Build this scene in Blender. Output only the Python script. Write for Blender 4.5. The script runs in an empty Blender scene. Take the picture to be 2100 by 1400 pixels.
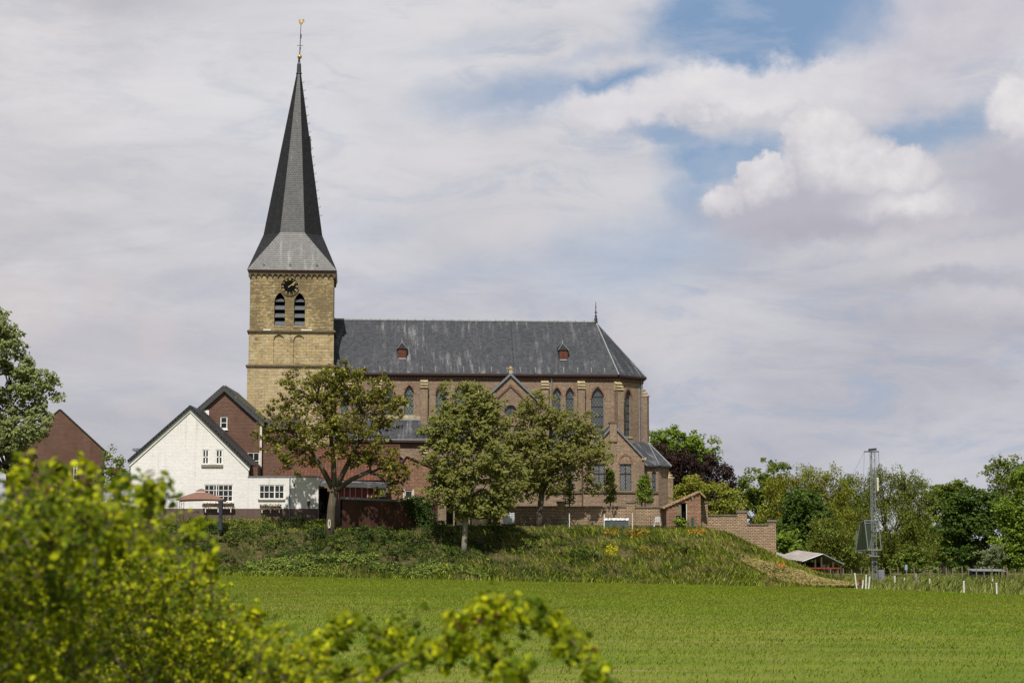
import bpy, bmesh, math, random
import numpy as np
from mathutils import Vector, Matrix

# ------------------------------------------------------------------ camera, world, sun
R = math.radians
scene = bpy.context.scene
col = scene.collection
FPX = 4083.0                      # focal length in photo pixels (photo is 2100 x 1400)
EYE = 2.2                         # camera height above the field
TH = math.atan(440.0 / FPX)       # upward pitch
CAM = Vector((0.0, 0.0, EYE))
cam = bpy.data.cameras.new('camera')
cam.sensor_width = 36.0
cam.lens = 36.0 * FPX / 2100.0
cam.clip_start = 0.2
cam.clip_end = 6000.0
cam.dof.use_dof = True
cam.dof.focus_distance = 180.0
cam.dof.aperture_fstop = 6.0
camo = bpy.data.objects.new('camera', cam)
col.objects.link(camo)
camo.location = CAM
camo.rotation_euler = (math.pi / 2 + TH, 0, 0)
scene.camera = camo

SUN_EL, SUN_AZ = 54.0, 9.0       # behind the camera, a little to its left
ld = bpy.data.lights.new('sun', 'SUN')
ld.energy = 5.0
ld.angle = R(0.6)
ld.color = (1.0, 0.95, 0.87)
sun = bpy.data.objects.new('sun', ld)
col.objects.link(sun)
sdir = Vector((-math.sin(R(SUN_AZ)) * math.cos(R(SUN_EL)), -math.cos(R(SUN_AZ)) * math.cos(R(SUN_EL)), math.sin(R(SUN_EL))))
sun.rotation_euler = sdir.to_track_quat('Z', 'Y').to_euler()

scene.view_settings.view_transform = 'Standard'
scene.view_settings.look = 'None'
scene.view_settings.exposure = 0.0
scene.view_settings.gamma = 1.0
scene.cycles.max_bounces = 6
scene.cycles.transparent_max_bounces = 6


class NT:
    """small wrapper for building node trees"""
    def __init__(s, tree):
        s.t = tree
        s.n = tree.nodes
        s.l = tree.links

    def new(s, typ, **kw):
        n = s.n.new(typ)
        for k, v in kw.items():
            setattr(n, k, v)
        return n

    def put(s, sock, v):
        if v is None:
            return
        if hasattr(v, 'is_output'):
            s.l.new(v, sock)
        else:
            if isinstance(v, tuple) and len(v) == 3 and len(sock.default_value) == 4:
                v = (*v, 1.0)
            sock.default_value = v

    def math(s, op, a, b=None, c=None, clamp=False):
        n = s.new('ShaderNodeMath', operation=op)
        n.use_clamp = clamp
        s.put(n.inputs[0], a)
        if b is not None:
            s.put(n.inputs[1], b)
        if c is not None:
            s.put(n.inputs[2], c)
        return n.outputs[0]

    def mix(s, f, a, b, blend='MIX'):
        n = s.new('ShaderNodeMix', data_type='RGBA', blend_type=blend)
        s.put(n.inputs[0], f)
        s.put(n.inputs[6], a)
        s.put(n.inputs[7], b)
        return n.outputs[2]

    def noise(s, vec, scale, detail=4.0, rough=0.55, lac=2.0, dist=0.0, out=0):
        n = s.new('ShaderNodeTexNoise')
        if vec is not None:
            s.l.new(vec, n.inputs['Vector'])
        n.inputs['Scale'].default_value = scale
        n.inputs['Detail'].default_value = detail
        n.inputs['Roughness'].default_value = rough
        n.inputs['Lacunarity'].default_value = lac
        n.inputs['Distortion'].default_value = dist
        return n.outputs[out]

    def ramp(s, v, lo, hi, a=0.0, b=1.0):
        n = s.new('ShaderNodeMapRange', interpolation_type='SMOOTHSTEP')
        s.put(n.inputs[0], v)
        n.inputs[1].default_value = lo
        n.inputs[2].default_value = hi
        n.inputs[3].default_value = a
        n.inputs[4].default_value = b
        return n.outputs[0]

    def comb(s, x, y, z):
        n = s.new('ShaderNodeCombineXYZ')
        s.put(n.inputs[0], x)
        s.put(n.inputs[1], y)
        s.put(n.inputs[2], z)
        return n.outputs[0]

    def mapping(s, vec, scale=(1, 1, 1), loc=(0, 0, 0)):
        n = s.new('ShaderNodeMapping')
        s.l.new(vec, n.inputs[0])
        n.inputs['Location'].default_value = loc
        n.inputs['Scale'].default_value = scale
        return n.outputs[0]


def make_world():
    w = bpy.data.worlds.new('World')
    scene.world = w
    w.use_nodes = True
    w.node_tree.nodes.clear()
    T = NT(w.node_tree)
    sky = T.new('ShaderNodeTexSky', sky_type='NISHITA')
    sky.sun_disc = False
    sky.sun_elevation = R(SUN_EL)
    sky.sun_rotation = R(180 + SUN_AZ)
    sky.air_density = 1.0
    sky.dust_density = 1.5
    tc = T.new('ShaderNodeTexCoord')
    d = tc.outputs['Generated']
    sep = T.new('ShaderNodeSeparateXYZ')
    T.l.new(d, sep.inputs[0])
    x, y, z = sep.outputs
    az = T.math('MULTIPLY', T.math('ARCTAN2', x, y), 10.0)        # azimuth from north, tenths of a radian
    el = T.math('MULTIPLY', T.math('ARCSINE', z), 10.0)           # elevation
    P = T.comb(az, el, 0.0)
    # domain warp gives every cloud edge its billows
    wn = T.noise(T.mapping(P, (1, 1.3, 1)), 1.3, 7, 0.6, out=1)
    wf = T.noise(T.mapping(P, (1, 1.1, 1)), 3.2, 7, 0.62, out=1)
    sw = T.new('ShaderNodeSeparateXYZ'); T.l.new(wn, sw.inputs[0])
    sf = T.new('ShaderNodeSeparateXYZ'); T.l.new(wf, sf.inputs[0])
    def warped(amt_n, amt_f, ch):
        a = T.math('MULTIPLY', T.math('SUBTRACT', sw.outputs[ch], 0.5), amt_n)
        b = T.math('MULTIPLY', T.math('SUBTRACT', sf.outputs[ch], 0.5), amt_f)
        return T.math('ADD', T.math('ADD', az if ch == 0 else el, a), b)
    ax, ay = warped(0.55, 0.25, 0), warped(0.32, 0.2, 1)
    bx, by = warped(0.14, 0.34, 0), warped(0.12, 0.32, 1)

    def ell(X, Y, px, py, rx, ry, soft, rot=0.0):
        """soft-edged patch of sky, given by azimuth / elevation"""
        cx, cy = (px - 1050) / 408.3, (1140 - py) / 408.3
        dx = T.math('SUBTRACT', X, cx)
        dy = T.math('SUBTRACT', Y, cy)
        if rot:
            c, s_ = math.cos(R(rot)), math.sin(R(rot))
            ux = T.math('ADD', T.math('MULTIPLY', dx, c), T.math('MULTIPLY', dy, s_))
            uy = T.math('SUBTRACT', T.math('MULTIPLY', dy, c), T.math('MULTIPLY', dx, s_))
            dx, dy = ux, uy
        dx = T.math('DIVIDE', dx, rx / 408.3)
        dy = T.math('DIVIDE', dy, ry / 408.3)
        r = T.math('SQRT', T.math('ADD', T.math('MULTIPLY', dx, dx), T.math('MULTIPLY', dy, dy)))
        return T.ramp(r, 1.0 + soft, 1.0 - soft)

    def union(l):
        o = l[0]
        for q in l[1:]:
            o = T.math('MAXIMUM', o, q)
        return o

    # ---- veil of high cloud: nearly everywhere, open in some places
    veil_n = T.noise(T.mapping(P, (0.55, 1.5, 1)), 1.5, 9, 0.62, dist=0.4)
    wisp = T.noise(T.mapping(P, (0.7, 2.2, 1), (5.2, 1.0, 0)), 2.4, 9, 0.66, dist=0.6)
    blue = [(ell(ax, ay, 1600, 40, 270, 130, 0.30), 1.0), (ell(ax, ay, 1260, 178, 130, 24, 0.7, 16), 0.85),
            (ell(ax, ay, 1110, 215, 160, 40, 0.9, 4), 0.6), (ell(ax, ay, 1410, 282, 150, 24, 0.6, -3), 0.75), (ell(ax, ay, 1500, 330, 120, 52, 0.55, -8), 0.95),
            (ell(ax, ay, 1450, 400, 75, 70, 0.8), 0.7), (ell(ax, ay, 1330, 510, 220, 80, 0.9, 14), 0.52),
            (ell(ax, ay, 1880, 280, 190, 42, 0.7, 10), 0.8), (ell(ax, ay, 1250, 110, 120, 16, 0.9, 20), 0.3),
            (ell(ax, ay, 1010, 225, 120, 40, 0.9), 0.42), (ell(ax, ay, 1100, 560, 300, 26, 0.9, 6), 0.3), (ell(ax, ay, 760, 470, 150, 30, 0.9, 8), 0.22),
            (ell(ax, ay, 1000, 90, 140, 26, 0.9, 14), 0.22)]
    bl = None
    for q, wt in blue:
        q = T.math('MULTIPLY', q, wt)
        bl = q if bl is None else T.math('MAXIMUM', bl, q)
    thin = T.ramp(T.math('ADD', T.math('MULTIPLY', wisp, 0.4), T.math('MULTIPLY', veil_n, 0.6)), 0.36, 0.70)
    bl = T.math('MULTIPLY', bl, T.math('SUBTRACT', 1.25, T.math('MULTIPLY', thin, 0.55)), clamp=True)
    gaps = T.math('MULTIPLY', T.ramp(wisp, 0.50, 0.30), T.ramp(az, -2.2, 1.2, 0.10, 0.46))
    # the sky behind and overhead is broken cloud
    back = T.math('MULTIPLY', T.ramp(T.noise(d, 2.2, 5, 0.55), 0.50, 0.42), T.ramp(y, 0.75, 0.45))
    bl = T.math('MAXIMUM', bl, T.math('MAXIMUM', gaps, back))
    # ---- veil colour: lilac grey with paler streaks
    tone = T.noise(T.mapping(P, (0.45, 1.35, 1), (3.1, 0.4, 0)), 1.35, 9, 0.62, dist=0.6)
    tone = T.math('ADD', T.math('MULTIPLY', T.ramp(tone, 0.32, 0.68), 0.75), T.math('MULTIPLY', T.ramp(wisp, 0.35, 0.65), 0.25))
    up = T.ramp(T.math('ADD', el, T.math('MULTIPLY', az, -0.25)), 0.2, 2.9)
    lum = T.math('ADD', T.math('MULTIPLY', tone, 0.55), T.math('MULTIPLY', up, 0.50), clamp=True)
    veil = T.mix(lum, (0.435, 0.44, 0.505), (0.715, 0.71, 0.74))
    warm = T.ramp(az, -0.8, -2.8)
    veil = T.mix(T.math('MULTIPLY', warm, 0.5), veil, T.mix(lum, (0.40, 0.39, 0.43), (0.74, 0.70, 0.69)))
    skyc = T.mix(1.0, sky.outputs[0], (0.46, 0.56, 0.70), 'MULTIPLY')
    # clear sky pales towards the horizon
    strength = 0.1
    base = T.mix(bl, veil, T.mix(T.ramp(el, 2.7, 1.2), (0.215, 0.335, 0.525), (0.33, 0.44, 0.60)))
    base = T.mix(T.ramp(y, 0.8, 0.5), base, T.mix(bl, (0.47, 0.465, 0.485), T.mix(strength, (0, 0, 0), skyc)))
    # ---- white band of cloud
    band = union([ell(bx, by, 1240, 228, 105, 40, 0.4, 8), ell(bx, by, 1330, 212, 120, 46, 0.4, 10), ell(bx, by, 1440, 185, 120, 52, 0.35, 4), ell(bx, by, 1570, 190, 130, 58, 0.35),
                  ell(bx, by, 1700, 195, 120, 52, 0.4, 4), ell(bx, by, 1850, 165, 190, 80, 0.7, 20), ell(bx, by, 2000, 70, 220, 100, 0.8, 20)])
    bn = T.ramp(T.noise(T.mapping(P, (0.8, 1.4, 1)), 3.0, 8, 0.6), 0.3, 0.7)
    bcol = T.mix(T.math('MULTIPLY', T.ramp(by, 1.95, 2.3), T.math('ADD', 0.55, T.math('MULTIPLY', bn, 0.45))), (0.57, 0.56, 0.625), (0.81, 0.78, 0.79))
    bcol = T.mix(T.ramp(az, 1.3, 2.2), bcol, T.mix(bn, (0.53, 0.515, 0.585), (0.64, 0.61, 0.66)))
    base = T.mix(T.math('MULTIPLY', band, 0.92), base, bcol)
    # ---- heaped cloud on the right: white heads over grey bases
    cum = union([ell(bx, by, 1690, 285, 72, 55, 0.10), ell(bx, by, 1715, 350, 115, 85, 0.12), ell(bx, by, 1640, 330, 40, 75, 0.25),
                 ell(bx, by, 1830, 385, 120, 62, 0.14), ell(bx, by, 1560, 388, 55, 48, 0.13), ell(bx, by, 1500, 425, 50, 30, 0.3),
                 ell(bx, by, 1660, 440, 220, 58, 0.35), ell(bx, by, 1950, 450, 160, 70, 0.4), ell(bx, by, 2095, 255, 75, 62, 0.22),
                 ell(bx, by, 2080, 420, 110, 110, 0.45), ell(bx, by, 1930, 425, 40, 30, 0.4)])
    head = union([ell(bx, by, 1680, 285, 95, 75, 0.7), ell(bx, by, 1810, 358, 150, 45, 0.8),
                  ell(bx, by, 1560, 372, 62, 46, 0.6), ell(bx, by, 1490, 415, 40, 22, 0.8), ell(bx, by, 2085, 245, 80, 70, 0.6),
                  ell(bx, by, 1720, 335, 110, 50, 0.7), ell(bx, by, 1890, 435, 100, 36, 0.9)])
    fine = T.ramp(T.noise(P, 3.8, 8, 0.62), 0.3, 0.7)
    cshade = T.math('MULTIPLY', head, T.math('ADD', 0.52, T.math('MULTIPLY', fine, 0.48)))
    ccol = T.mix(cshade, (0.475, 0.462, 0.53), (0.83, 0.80, 0.80))
    base = T.mix(T.math('MULTIPLY', cum, 0.93), base, ccol)
    # lower banks of cloud in stripes
    low = union([ell(ax, ay, 1850, 505, 200, 22, 0.7, 6), ell(ax, ay, 1980, 545, 230, 34, 0.6, 6), ell(ax, ay, 2050, 650, 200, 45, 0.7, 4), ell(ax, ay, 1060, 440, 230, 60, 0.8, 4),
                 ell(ax, ay, 1250, 690, 300, 40, 0.8), ell(ax, ay, 900, 330, 300, 50, 0.9, 6), ell(ax, ay, 1000, 40, 260, 50, 0.9, 8)])
    base = T.mix(T.math('MULTIPLY', low, 0.45), base, (0.69, 0.66, 0.67))
    dark = union([ell(ax, ay, 1700, 482, 180, 22, 0.8), ell(ax, ay, 1950, 700, 280, 40, 0.8), ell(ax, ay, 230, 720, 330, 60, 0.9), ell(ax, ay, 1950, 595, 200, 16, 0.9), ell(ax, ay, 230, 30, 120, 30, 0.9)])
    base = T.mix(T.math('MULTIPLY', dark, 0.42), base, (0.40, 0.39, 0.455))
    pink = union([ell(bx, by, 65, 640, 60, 60, 0.6), ell(bx, by, 210, 620, 45, 40, 0.7), ell(bx, by, 325, 690, 35, 45, 0.6), ell(bx, by, 310, 850, 50, 16, 0.6)])
    base = T.mix(T.math('MULTIPLY', pink, 0.3), base, (0.66, 0.58, 0.57))
    # towards the zenith (out of the picture) plain broken cloud
    bg = T.new('ShaderNodeBackground')
    sc = T.new('ShaderNodeVectorMath', operation='SCALE')
    T.l.new(base, sc.inputs[0])
    sc.inputs['Scale'].default_value = 1.0 / strength
    T.l.new(sc.outputs[0], bg.inputs[0])
    bg.inputs[1].default_value = strength
    out = T.new('ShaderNodeOutputWorld')
    T.l.new(bg.outputs[0], out.inputs[0])
    w.cycles.sampling_method = 'MANUAL'
    w.cycles.sample_map_resolution = 512


make_world()

# ------------------------------------------------------------------ helpers
rng = np.random.default_rng(7)
random.seed(7)


def ray(px, py):
    a, b = (px - 1050) / FPX, (700 - py) / FPX
    c, s = math.cos(TH), math.sin(TH)
    return Vector((a, c - b * s, s + b * c))


def W(px, py, Y):
    """the world point at distance Y that the photo shows at px, py"""
    d = ray(px, py)
    return CAM + d * (Y / d.y)


class Frame:
    """a building's own axes: u along its front, v away from the viewer, z up"""
    def __init__(s, origin, ang):
        s.o = Vector(origin)
        s.a = R(ang)
        s.U = Vector((math.cos(s.a), math.sin(s.a), 0))
        s.V = Vector((-math.sin(s.a), math.cos(s.a), 0))

    def at(s, px, py, v=0.0):
        d = ray(px, py)
        t = ((s.o + s.V * v - CAM).dot(s.V)) / d.dot(s.V)
        r = CAM + d * t - s.o
        return r.dot(s.U), r.z

    def u(s, px, py, v=0.0):
        return s.at(px, py, v)[0]

    def z(s, px, py, v=0.0):
        return s.at(px, py, v)[1]


def tag(o, label=None, cat=None, group=None, kind=None):
    for k, v in (('label', label), ('category', cat), ('group', group), ('kind', kind)):
        if v:
            o[k] = v
    return o


def empty(name, loc, rz=0.0, **kw):
    o = bpy.data.objects.new(name, None)
    col.objects.link(o)
    o.location = loc
    o.rotation_euler = (0, 0, rz)
    return tag(o, **kw)


def copy_tree(o, parent=None):
    c = o.copy()
    col.objects.link(c)
    c.parent = parent
    for ch in list(o.children):
        copy_tree(ch, c)
    return c


class MB:
    """collects shapes and links them as one mesh object"""
    def __init__(s):
        s.v, s.f, s.m = [], [], []

    def add(s, verts, faces, mi=0):
        b = len(s.v)
        s.v += [tuple(p) for p in verts]
        for f in faces:
            s.f.append([b + i for i in f])
            s.m.append(mi)
        return s

    def box(s, x0, x1, y0, y1, z0, z1, mi=0):
        v = [(x0, y0, z0), (x1, y0, z0), (x1, y1, z0), (x0, y1, z0), (x0, y0, z1), (x1, y0, z1), (x1, y1, z1), (x0, y1, z1)]
        return s.add(v, [(0, 3, 2, 1), (4, 5, 6, 7), (0, 1, 5, 4), (1, 2, 6, 5), (2, 3, 7, 6), (3, 0, 4, 7)], mi)

    def hexa(s, bottom, top, mi=0):
        n = len(bottom)
        f = [tuple(reversed(range(n))), tuple(range(n, 2 * n))]
        f += [(i, (i + 1) % n, n + (i + 1) % n, n + i) for i in range(n)]
        return s.add(list(bottom) + list(top), f, mi)

    def prism(s, poly, v0, v1, mi=0):
        """polygon in (u, z), counter-clockwise seen from the viewer, extruded from v0 to v1"""
        n = len(poly)
        a = [(u, v0, z) for u, z in poly]
        b = [(u, v1, z) for u, z in poly]
        f = [tuple(range(n)), tuple(reversed(range(n, 2 * n)))]
        f += [((i + 1) % n, i, n + i, n + (i + 1) % n) for i in range(n)]
        return s.add(a + b, f, mi)

    def face(s, pts, mi=0):
        return s.add(pts, [tuple(range(len(pts)))], mi)

    def slab(s, pts, t, mi=0):
        """a thick sheet below the polygon pts (given anticlockwise from above)"""
        p = [Vector(q) for q in pts]
        n = (p[1] - p[0]).cross(p[-1] - p[0]).normalized()
        return s.hexa([q - n * t for q in p], p, mi)

    def tube(s, pts, rad, n=6, mi=0):
        pts = [Vector(p) for p in pts]
        if not hasattr(rad, '__len__'):
            rad = [rad] * len(pts)
        vs = []
        for i, p in enumerate(pts):
            d = (pts[min(i + 1, len(pts) - 1)] - pts[max(i - 1, 0)])
            d = d.normalized() if d.length > 1e-6 else Vector((0, 0, 1))
            r = Vector((1, 0, 0)) if abs(d.x) < 0.8 else Vector((0, 1, 0))
            e1 = d.cross(r).normalized()
            e2 = d.cross(e1)
            for k in range(n):
                a = 2 * math.pi * k / n
                vs.append(p + (e1 * math.cos(a) + e2 * math.sin(a)) * rad[i])
        fs = []
        for i in range(len(pts) - 1):
            for k in range(n):
                k2 = (k + 1) % n
                fs.append((i * n + k, i * n + k2, (i + 1) * n + k2, (i + 1) * n + k))
        fs.append(tuple(reversed(range(n))))
        fs.append(tuple(range((len(pts) - 1) * n, len(pts) * n)))
        return s.add(vs, fs, mi)

    def lathe(s, prof, c=(0, 0, 0), n=12, mi=0):
        vs = []
        for r, z in prof:
            for k in range(n):
                a = 2 * math.pi * k / n
                vs.append((c[0] + r * math.cos(a), c[1] + r * math.sin(a), c[2] + z))
        fs = []
        for i in range(len(prof) - 1):
            for k in range(n):
                k2 = (k + 1) % n
                fs.append((i * n + k, i * n + k2, (i + 1) * n + k2, (i + 1) * n + k))
        fs.append(tuple(reversed(range(n))))
        fs.append(tuple(range((len(prof) - 1) * n, len(prof) * n)))
        return s.add(vs, fs, mi)

    def wall(s, outer, holes, xf, depth=0.25, mi=0):
        """wall with real openings; xf(u, z, d) places it, d is the depth into the wall"""
        bm = bmesh.new()
        edges = []
        for loop in [outer] + holes:
            vs = [bm.verts.new((u, z, 0)) for u, z in loop]
            for i in range(len(vs)):
                edges.append(bm.edges.new((vs[i], vs[(i + 1) % len(vs)])))
        bmesh.ops.triangle_fill(bm, use_beauty=True, use_dissolve=False, edges=edges, normal=(0, 0, 1))
        bm.verts.index_update()
        vs = [xf(v.co.x, v.co.y, 0.0) for v in bm.verts]
        fs = []
        for f in bm.faces:
            ix = [v.index for v in f.verts]
            f.normal_update()
            fs.append(ix if f.normal.z > 0 else ix[::-1])
        bm.free()
        s.add(vs, fs, mi)
        for loop in holes:
            n = len(loop)
            a = [xf(u, z, 0.0) for u, z in loop]
            b = [xf(u, z, depth) for u, z in loop]
            s.add(a + b, [(i, (i + 1) % n, n + (i + 1) % n, n + i) for i in range(n)], mi)
        return s

    def build(s, name, mats, parent=None, smooth=False):
        me = bpy.data.meshes.new(name)
        me.from_pydata(s.v, [], s.f)
        if not isinstance(mats, (list, tuple)):
            mats = [mats]
        for m in mats:
            me.materials.append(m)
        if len(mats) > 1:
            me.polygons.foreach_set('material_index', s.m)
        uvl = me.uv_layers.new(name='UVMap')
        uv = np.zeros((len(me.loops), 2), dtype=np.float32)
        Z = Vector((0, 0, 1))
        for p in me.polygons:
            n = p.normal
            if abs(n.z) > 0.95:
                t, b = Vector((1, 0, 0)), Vector((0, 1, 0))
            else:
                t = Z.cross(n).normalized()
                b = n.cross(t)
            for li in p.loop_indices:
                co = me.vertices[me.loops[li].vertex_index].co
                uv[li] = (co.dot(t), co.dot(b))
        uvl.data.foreach_set('uv', uv.ravel())
        if smooth:
            me.polygons.foreach_set('use_smooth', [True] * len(me.polygons))
        me.update()
        o = bpy.data.objects.new(name, me)
        col.objects.link(o)
        if parent is not None:
            o.parent = parent
        return o


def lancet(cx, z0, z1, w, n=5):
    """pointed-arch outline, anticlockwise"""
    h = w / 2
    rise = w * 0.95
    zs = z1 - rise
    p = [(cx - h, z0), (cx + h, z0)]
    rad = (rise * rise + h * h) / (2 * h)
    amax = math.asin(min(1.0, rise / rad))
    for i in range(n + 1):
        a = amax * i / n
        p.append((cx + h - rad + rad * math.cos(a), zs + rad * math.sin(a)))
    for i in range(n - 1, -1, -1):
        a = amax * i / n
        p.append((cx - h + rad - rad * math.cos(a), zs + rad * math.sin(a)))
    return p


def roundarch(cx, z0, z1, w, n=8):
    h = w / 2
    p = [(cx - h, z0), (cx + h, z0)]
    for i in range(n + 1):
        a = math.pi * i / n
        p.append((cx + h * math.cos(a), z1 - h + h * math.sin(a)))
    return p


def rect(u0, u1, z0, z1):
    return [(u0, z0), (u1, z0), (u1, z1), (u0, z1)]


# ------------------------------------------------------------------ materials
M = {}


def mat(name):
    m = bpy.data.materials.new(name)
    m.use_nodes = True
    m.node_tree.nodes.clear()
    T = NT(m.node_tree)
    out = T.new('ShaderNodeOutputMaterial')
    M[name] = m
    return m, T, out


def principled(T, out, color, rough=0.7, spec=0.3, metal=0.0, bump=None, bstr=0.4, bdist=0.02):
    b = T.new('ShaderNodeBsdfPrincipled')
    T.put(b.inputs['Base Color'], color)
    T.put(b.inputs['Roughness'], rough)
    T.put(b.inputs['Specular IOR Level'], spec)
    T.put(b.inputs['Metallic'], metal)
    if bump is not None:
        bn = T.new('ShaderNodeBump')
        bn.inputs['Strength'].default_value = bstr
        bn.inputs['Distance'].default_value = bdist
        T.l.new(bump, bn.inputs['Height'])
        T.l.new(bn.outputs[0], b.inputs['Normal'])
    T.l.new(b.outputs[0], out.inputs[0])
    return b


def plain(name, c, rough=0.6, spec=0.3, metal=0.0, var=0.25, scale=3.0):
    m, T, out = mat(name)
    tc = T.new('ShaderNodeTexCoord')
    n = T.noise(tc.outputs['Object'], scale, 5, 0.6)
    n2 = T.noise(T.mapping(tc.outputs['Object'], (4, 4, 0.5)), scale, 4, 0.6)
    f = T.math('MULTIPLY', T.math('ADD', n, n2), 0.5)
    k = T.ramp(f, 0.3, 0.7, 1 - var, 1 + var)
    sc = T.new('ShaderNodeVectorMath', operation='SCALE')
    sc.inputs[0].default_value = c
    T.l.new(k, sc.inputs['Scale'])
    principled(T, out, sc.outputs[0], rough, spec, metal)
    return m


def bricks(T, vec, c1, c2, mo, bw, bh, ms, smooth=0.1, offset=0.5, bias=0.0):
    b = T.new('ShaderNodeTexBrick')
    b.offset = offset
    T.l.new(vec, b.inputs['Vector'])
    T.put(b.inputs['Color1'], c1)
    T.put(b.inputs['Color2'], c2)
    T.put(b.inputs['Mortar'], mo)
    b.inputs['Scale'].default_value = 1.0
    b.inputs['Mortar Size'].default_value = ms
    b.inputs['Mortar Smooth'].default_value = smooth
    b.inputs['Bias'].default_value = bias
    b.inputs['Brick Width'].default_value = bw
    b.inputs['Row Height'].default_value = bh
    return b


def brickmat(name, c1, c2, mo, bw=0.22, bh=0.075, ms=0.012, stain=(0.3, 0.25, 0.2), stain_amt=0.35, bstr=0.5, third=None, noise_scale=0.35, joints=0.0):
    m, T, out = mat(name)
    tc = T.new('ShaderNodeTexCoord')
    uv = tc.outputs['UV']
    wob = T.noise(uv, 1.7, 3, 0.5, out=1)
    va = T.new('ShaderNodeVectorMath', operation='MULTIPLY_ADD')
    T.l.new(wob, va.inputs[0])
    va.inputs[1].default_value = (0.02, 0.012, 0)
    T.l.new(uv, va.inputs[2])
    b = bricks(T, va.outputs[0], c1, c2, mo, bw, bh, ms)
    c = b.outputs[0]
    if third:
        cell = T.noise(T.mapping(uv, (1 / bw, 1 / bh, 1)), 0.9, 1, 0.5)
        fac = T.math('MULTIPLY', T.ramp(cell, 0.56, 0.66), T.math('SUBTRACT', 1.0, b.outputs[1]))
        c = T.mix(fac, c, third)
    n = T.noise(tc.outputs['Object'], noise_scale, 7, 0.62)
    k = T.ramp(n, 0.36, 0.66)
    c = T.mix(T.math('MULTIPLY', k, stain_amt), c, stain, 'MIX')
    n2 = T.noise(uv, 9.0, 4, 0.7)
    c = T.mix(1.0, c, T.mix(n2, (0.62, 0.62, 0.62), (1.38, 1.38, 1.38)), 'MULTIPLY')
    streak = T.noise(T.mapping(uv, (2.2, 0.16, 1)), 1.0, 5, 0.6)
    c = T.mix(T.ramp(streak, 0.52, 0.75, 0.0, 0.35), c, T.mix(1.0, c, (0.45, 0.42, 0.4), 'MULTIPLY'))
    if joints:
        jn = T.ramp(T.noise(T.mapping(uv, (0.8, 5.0, 1)), 1.6, 6, 0.7), 0.54, 0.68)
        c = T.mix(T.math('MULTIPLY', T.math('MULTIPLY', jn, b.outputs[1]), joints), c, (0.22, 0.20, 0.18))
    h = T.math('ADD', T.math('MULTIPLY', b.outputs[1], -1.0), T.math('MULTIPLY', n2, 0.4))
    principled(T, out, c, 0.88, 0.15, bump=h, bstr=bstr, bdist=0.015)
    return m


def slatemat(name, c1, c2, bw, bh, rough, lichen=0.25, spec=0.5):
    m, T, out = mat(name)
    tc = T.new('ShaderNodeTexCoord')
    uv = tc.outputs['UV']
    b = bricks(T, uv, c1, c2, tuple(x * 0.35 for x in c1), bw, bh, 0.016, 0.3)
    c = b.outputs[0]
    st = T.noise(T.mapping(uv, (1.6, 0.22, 1)), 1.2, 7, 0.65)
    pat = T.noise(uv, 0.22, 5, 0.6)
    f = T.math('MULTIPLY', T.ramp(st, 0.48, 0.74), T.ramp(pat, 0.35, 0.62))
    fl = T.noise(uv, 7.0, 5, 0.75)
    f = T.math('MULTIPLY', T.math('MULTIPLY', f, T.ramp(fl, 0.38, 0.6)), lichen)
    c = T.mix(f, c, (0.34, 0.34, 0.33))
    n2 = T.noise(uv, 2.6, 6, 0.7)
    c = T.mix(1.0, c, T.mix(n2, (0.55, 0.55, 0.55), (1.45, 1.45, 1.45)), 'MULTIPLY')
    # each course overlaps the one below: saw-tooth height
    sp = T.new('ShaderNodeSeparateXYZ')
    T.l.new(uv, sp.inputs[0])
    saw = T.math('FRACT', T.math('DIVIDE', sp.outputs[1], bh))
    h = T.math('ADD', T.math('MULTIPLY', saw, -0.6), T.math('ADD', T.math('MULTIPLY', b.outputs[1], -0.5), T.math('MULTIPLY', n2, 0.3)))
    principled(T, out, c, rough, spec, bump=h, bstr=0.5, bdist=0.02)
    return m


brickmat('church_brick', (0.20, 0.108, 0.072), (0.066, 0.043, 0.038), (0.44, 0.355, 0.25), 0.28, 0.122, 0.019, (0.13, 0.092, 0.072), 0.40, third=(0.30, 0.20, 0.115))
brickmat('yard_brick', (0.20, 0.095, 0.055), (0.10, 0.055, 0.04), (0.43, 0.34, 0.23), 0.32, 0.14, 0.026, (0.20, 0.15, 0.09), 0.45, third=(0.33, 0.24, 0.13), noise_scale=0.8)
brickmat('dark_brick', (0.150, 0.076, 0.054), (0.090, 0.048, 0.036), (0.22, 0.15, 0.11), 0.30, 0.13, 0.017, (0.09, 0.045, 0.03), 0.4)
brickmat('old_red_brick', (0.20, 0.075, 0.045), (0.10, 0.045, 0.033), (0.38, 0.27, 0.19), 0.28, 0.125, 0.018, (0.14, 0.08, 0.05), 0.5, third=(0.38, 0.18, 0.09), noise_scale=0.9)
brickmat('plinth_brick', (0.11, 0.062, 0.05), (0.07, 0.045, 0.04), (0.25, 0.2, 0.16), 0.22, 0.085, 0.012, (0.08, 0.05, 0.04), 0.4)
brickmat('white_brick', (0.82, 0.80, 0.785), (0.74, 0.72, 0.705), (0.66, 0.645, 0.625), 0.34, 0.125, 0.010, (0.66, 0.63, 0.59), 0.28, bstr=0.5, joints=0.9)


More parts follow.
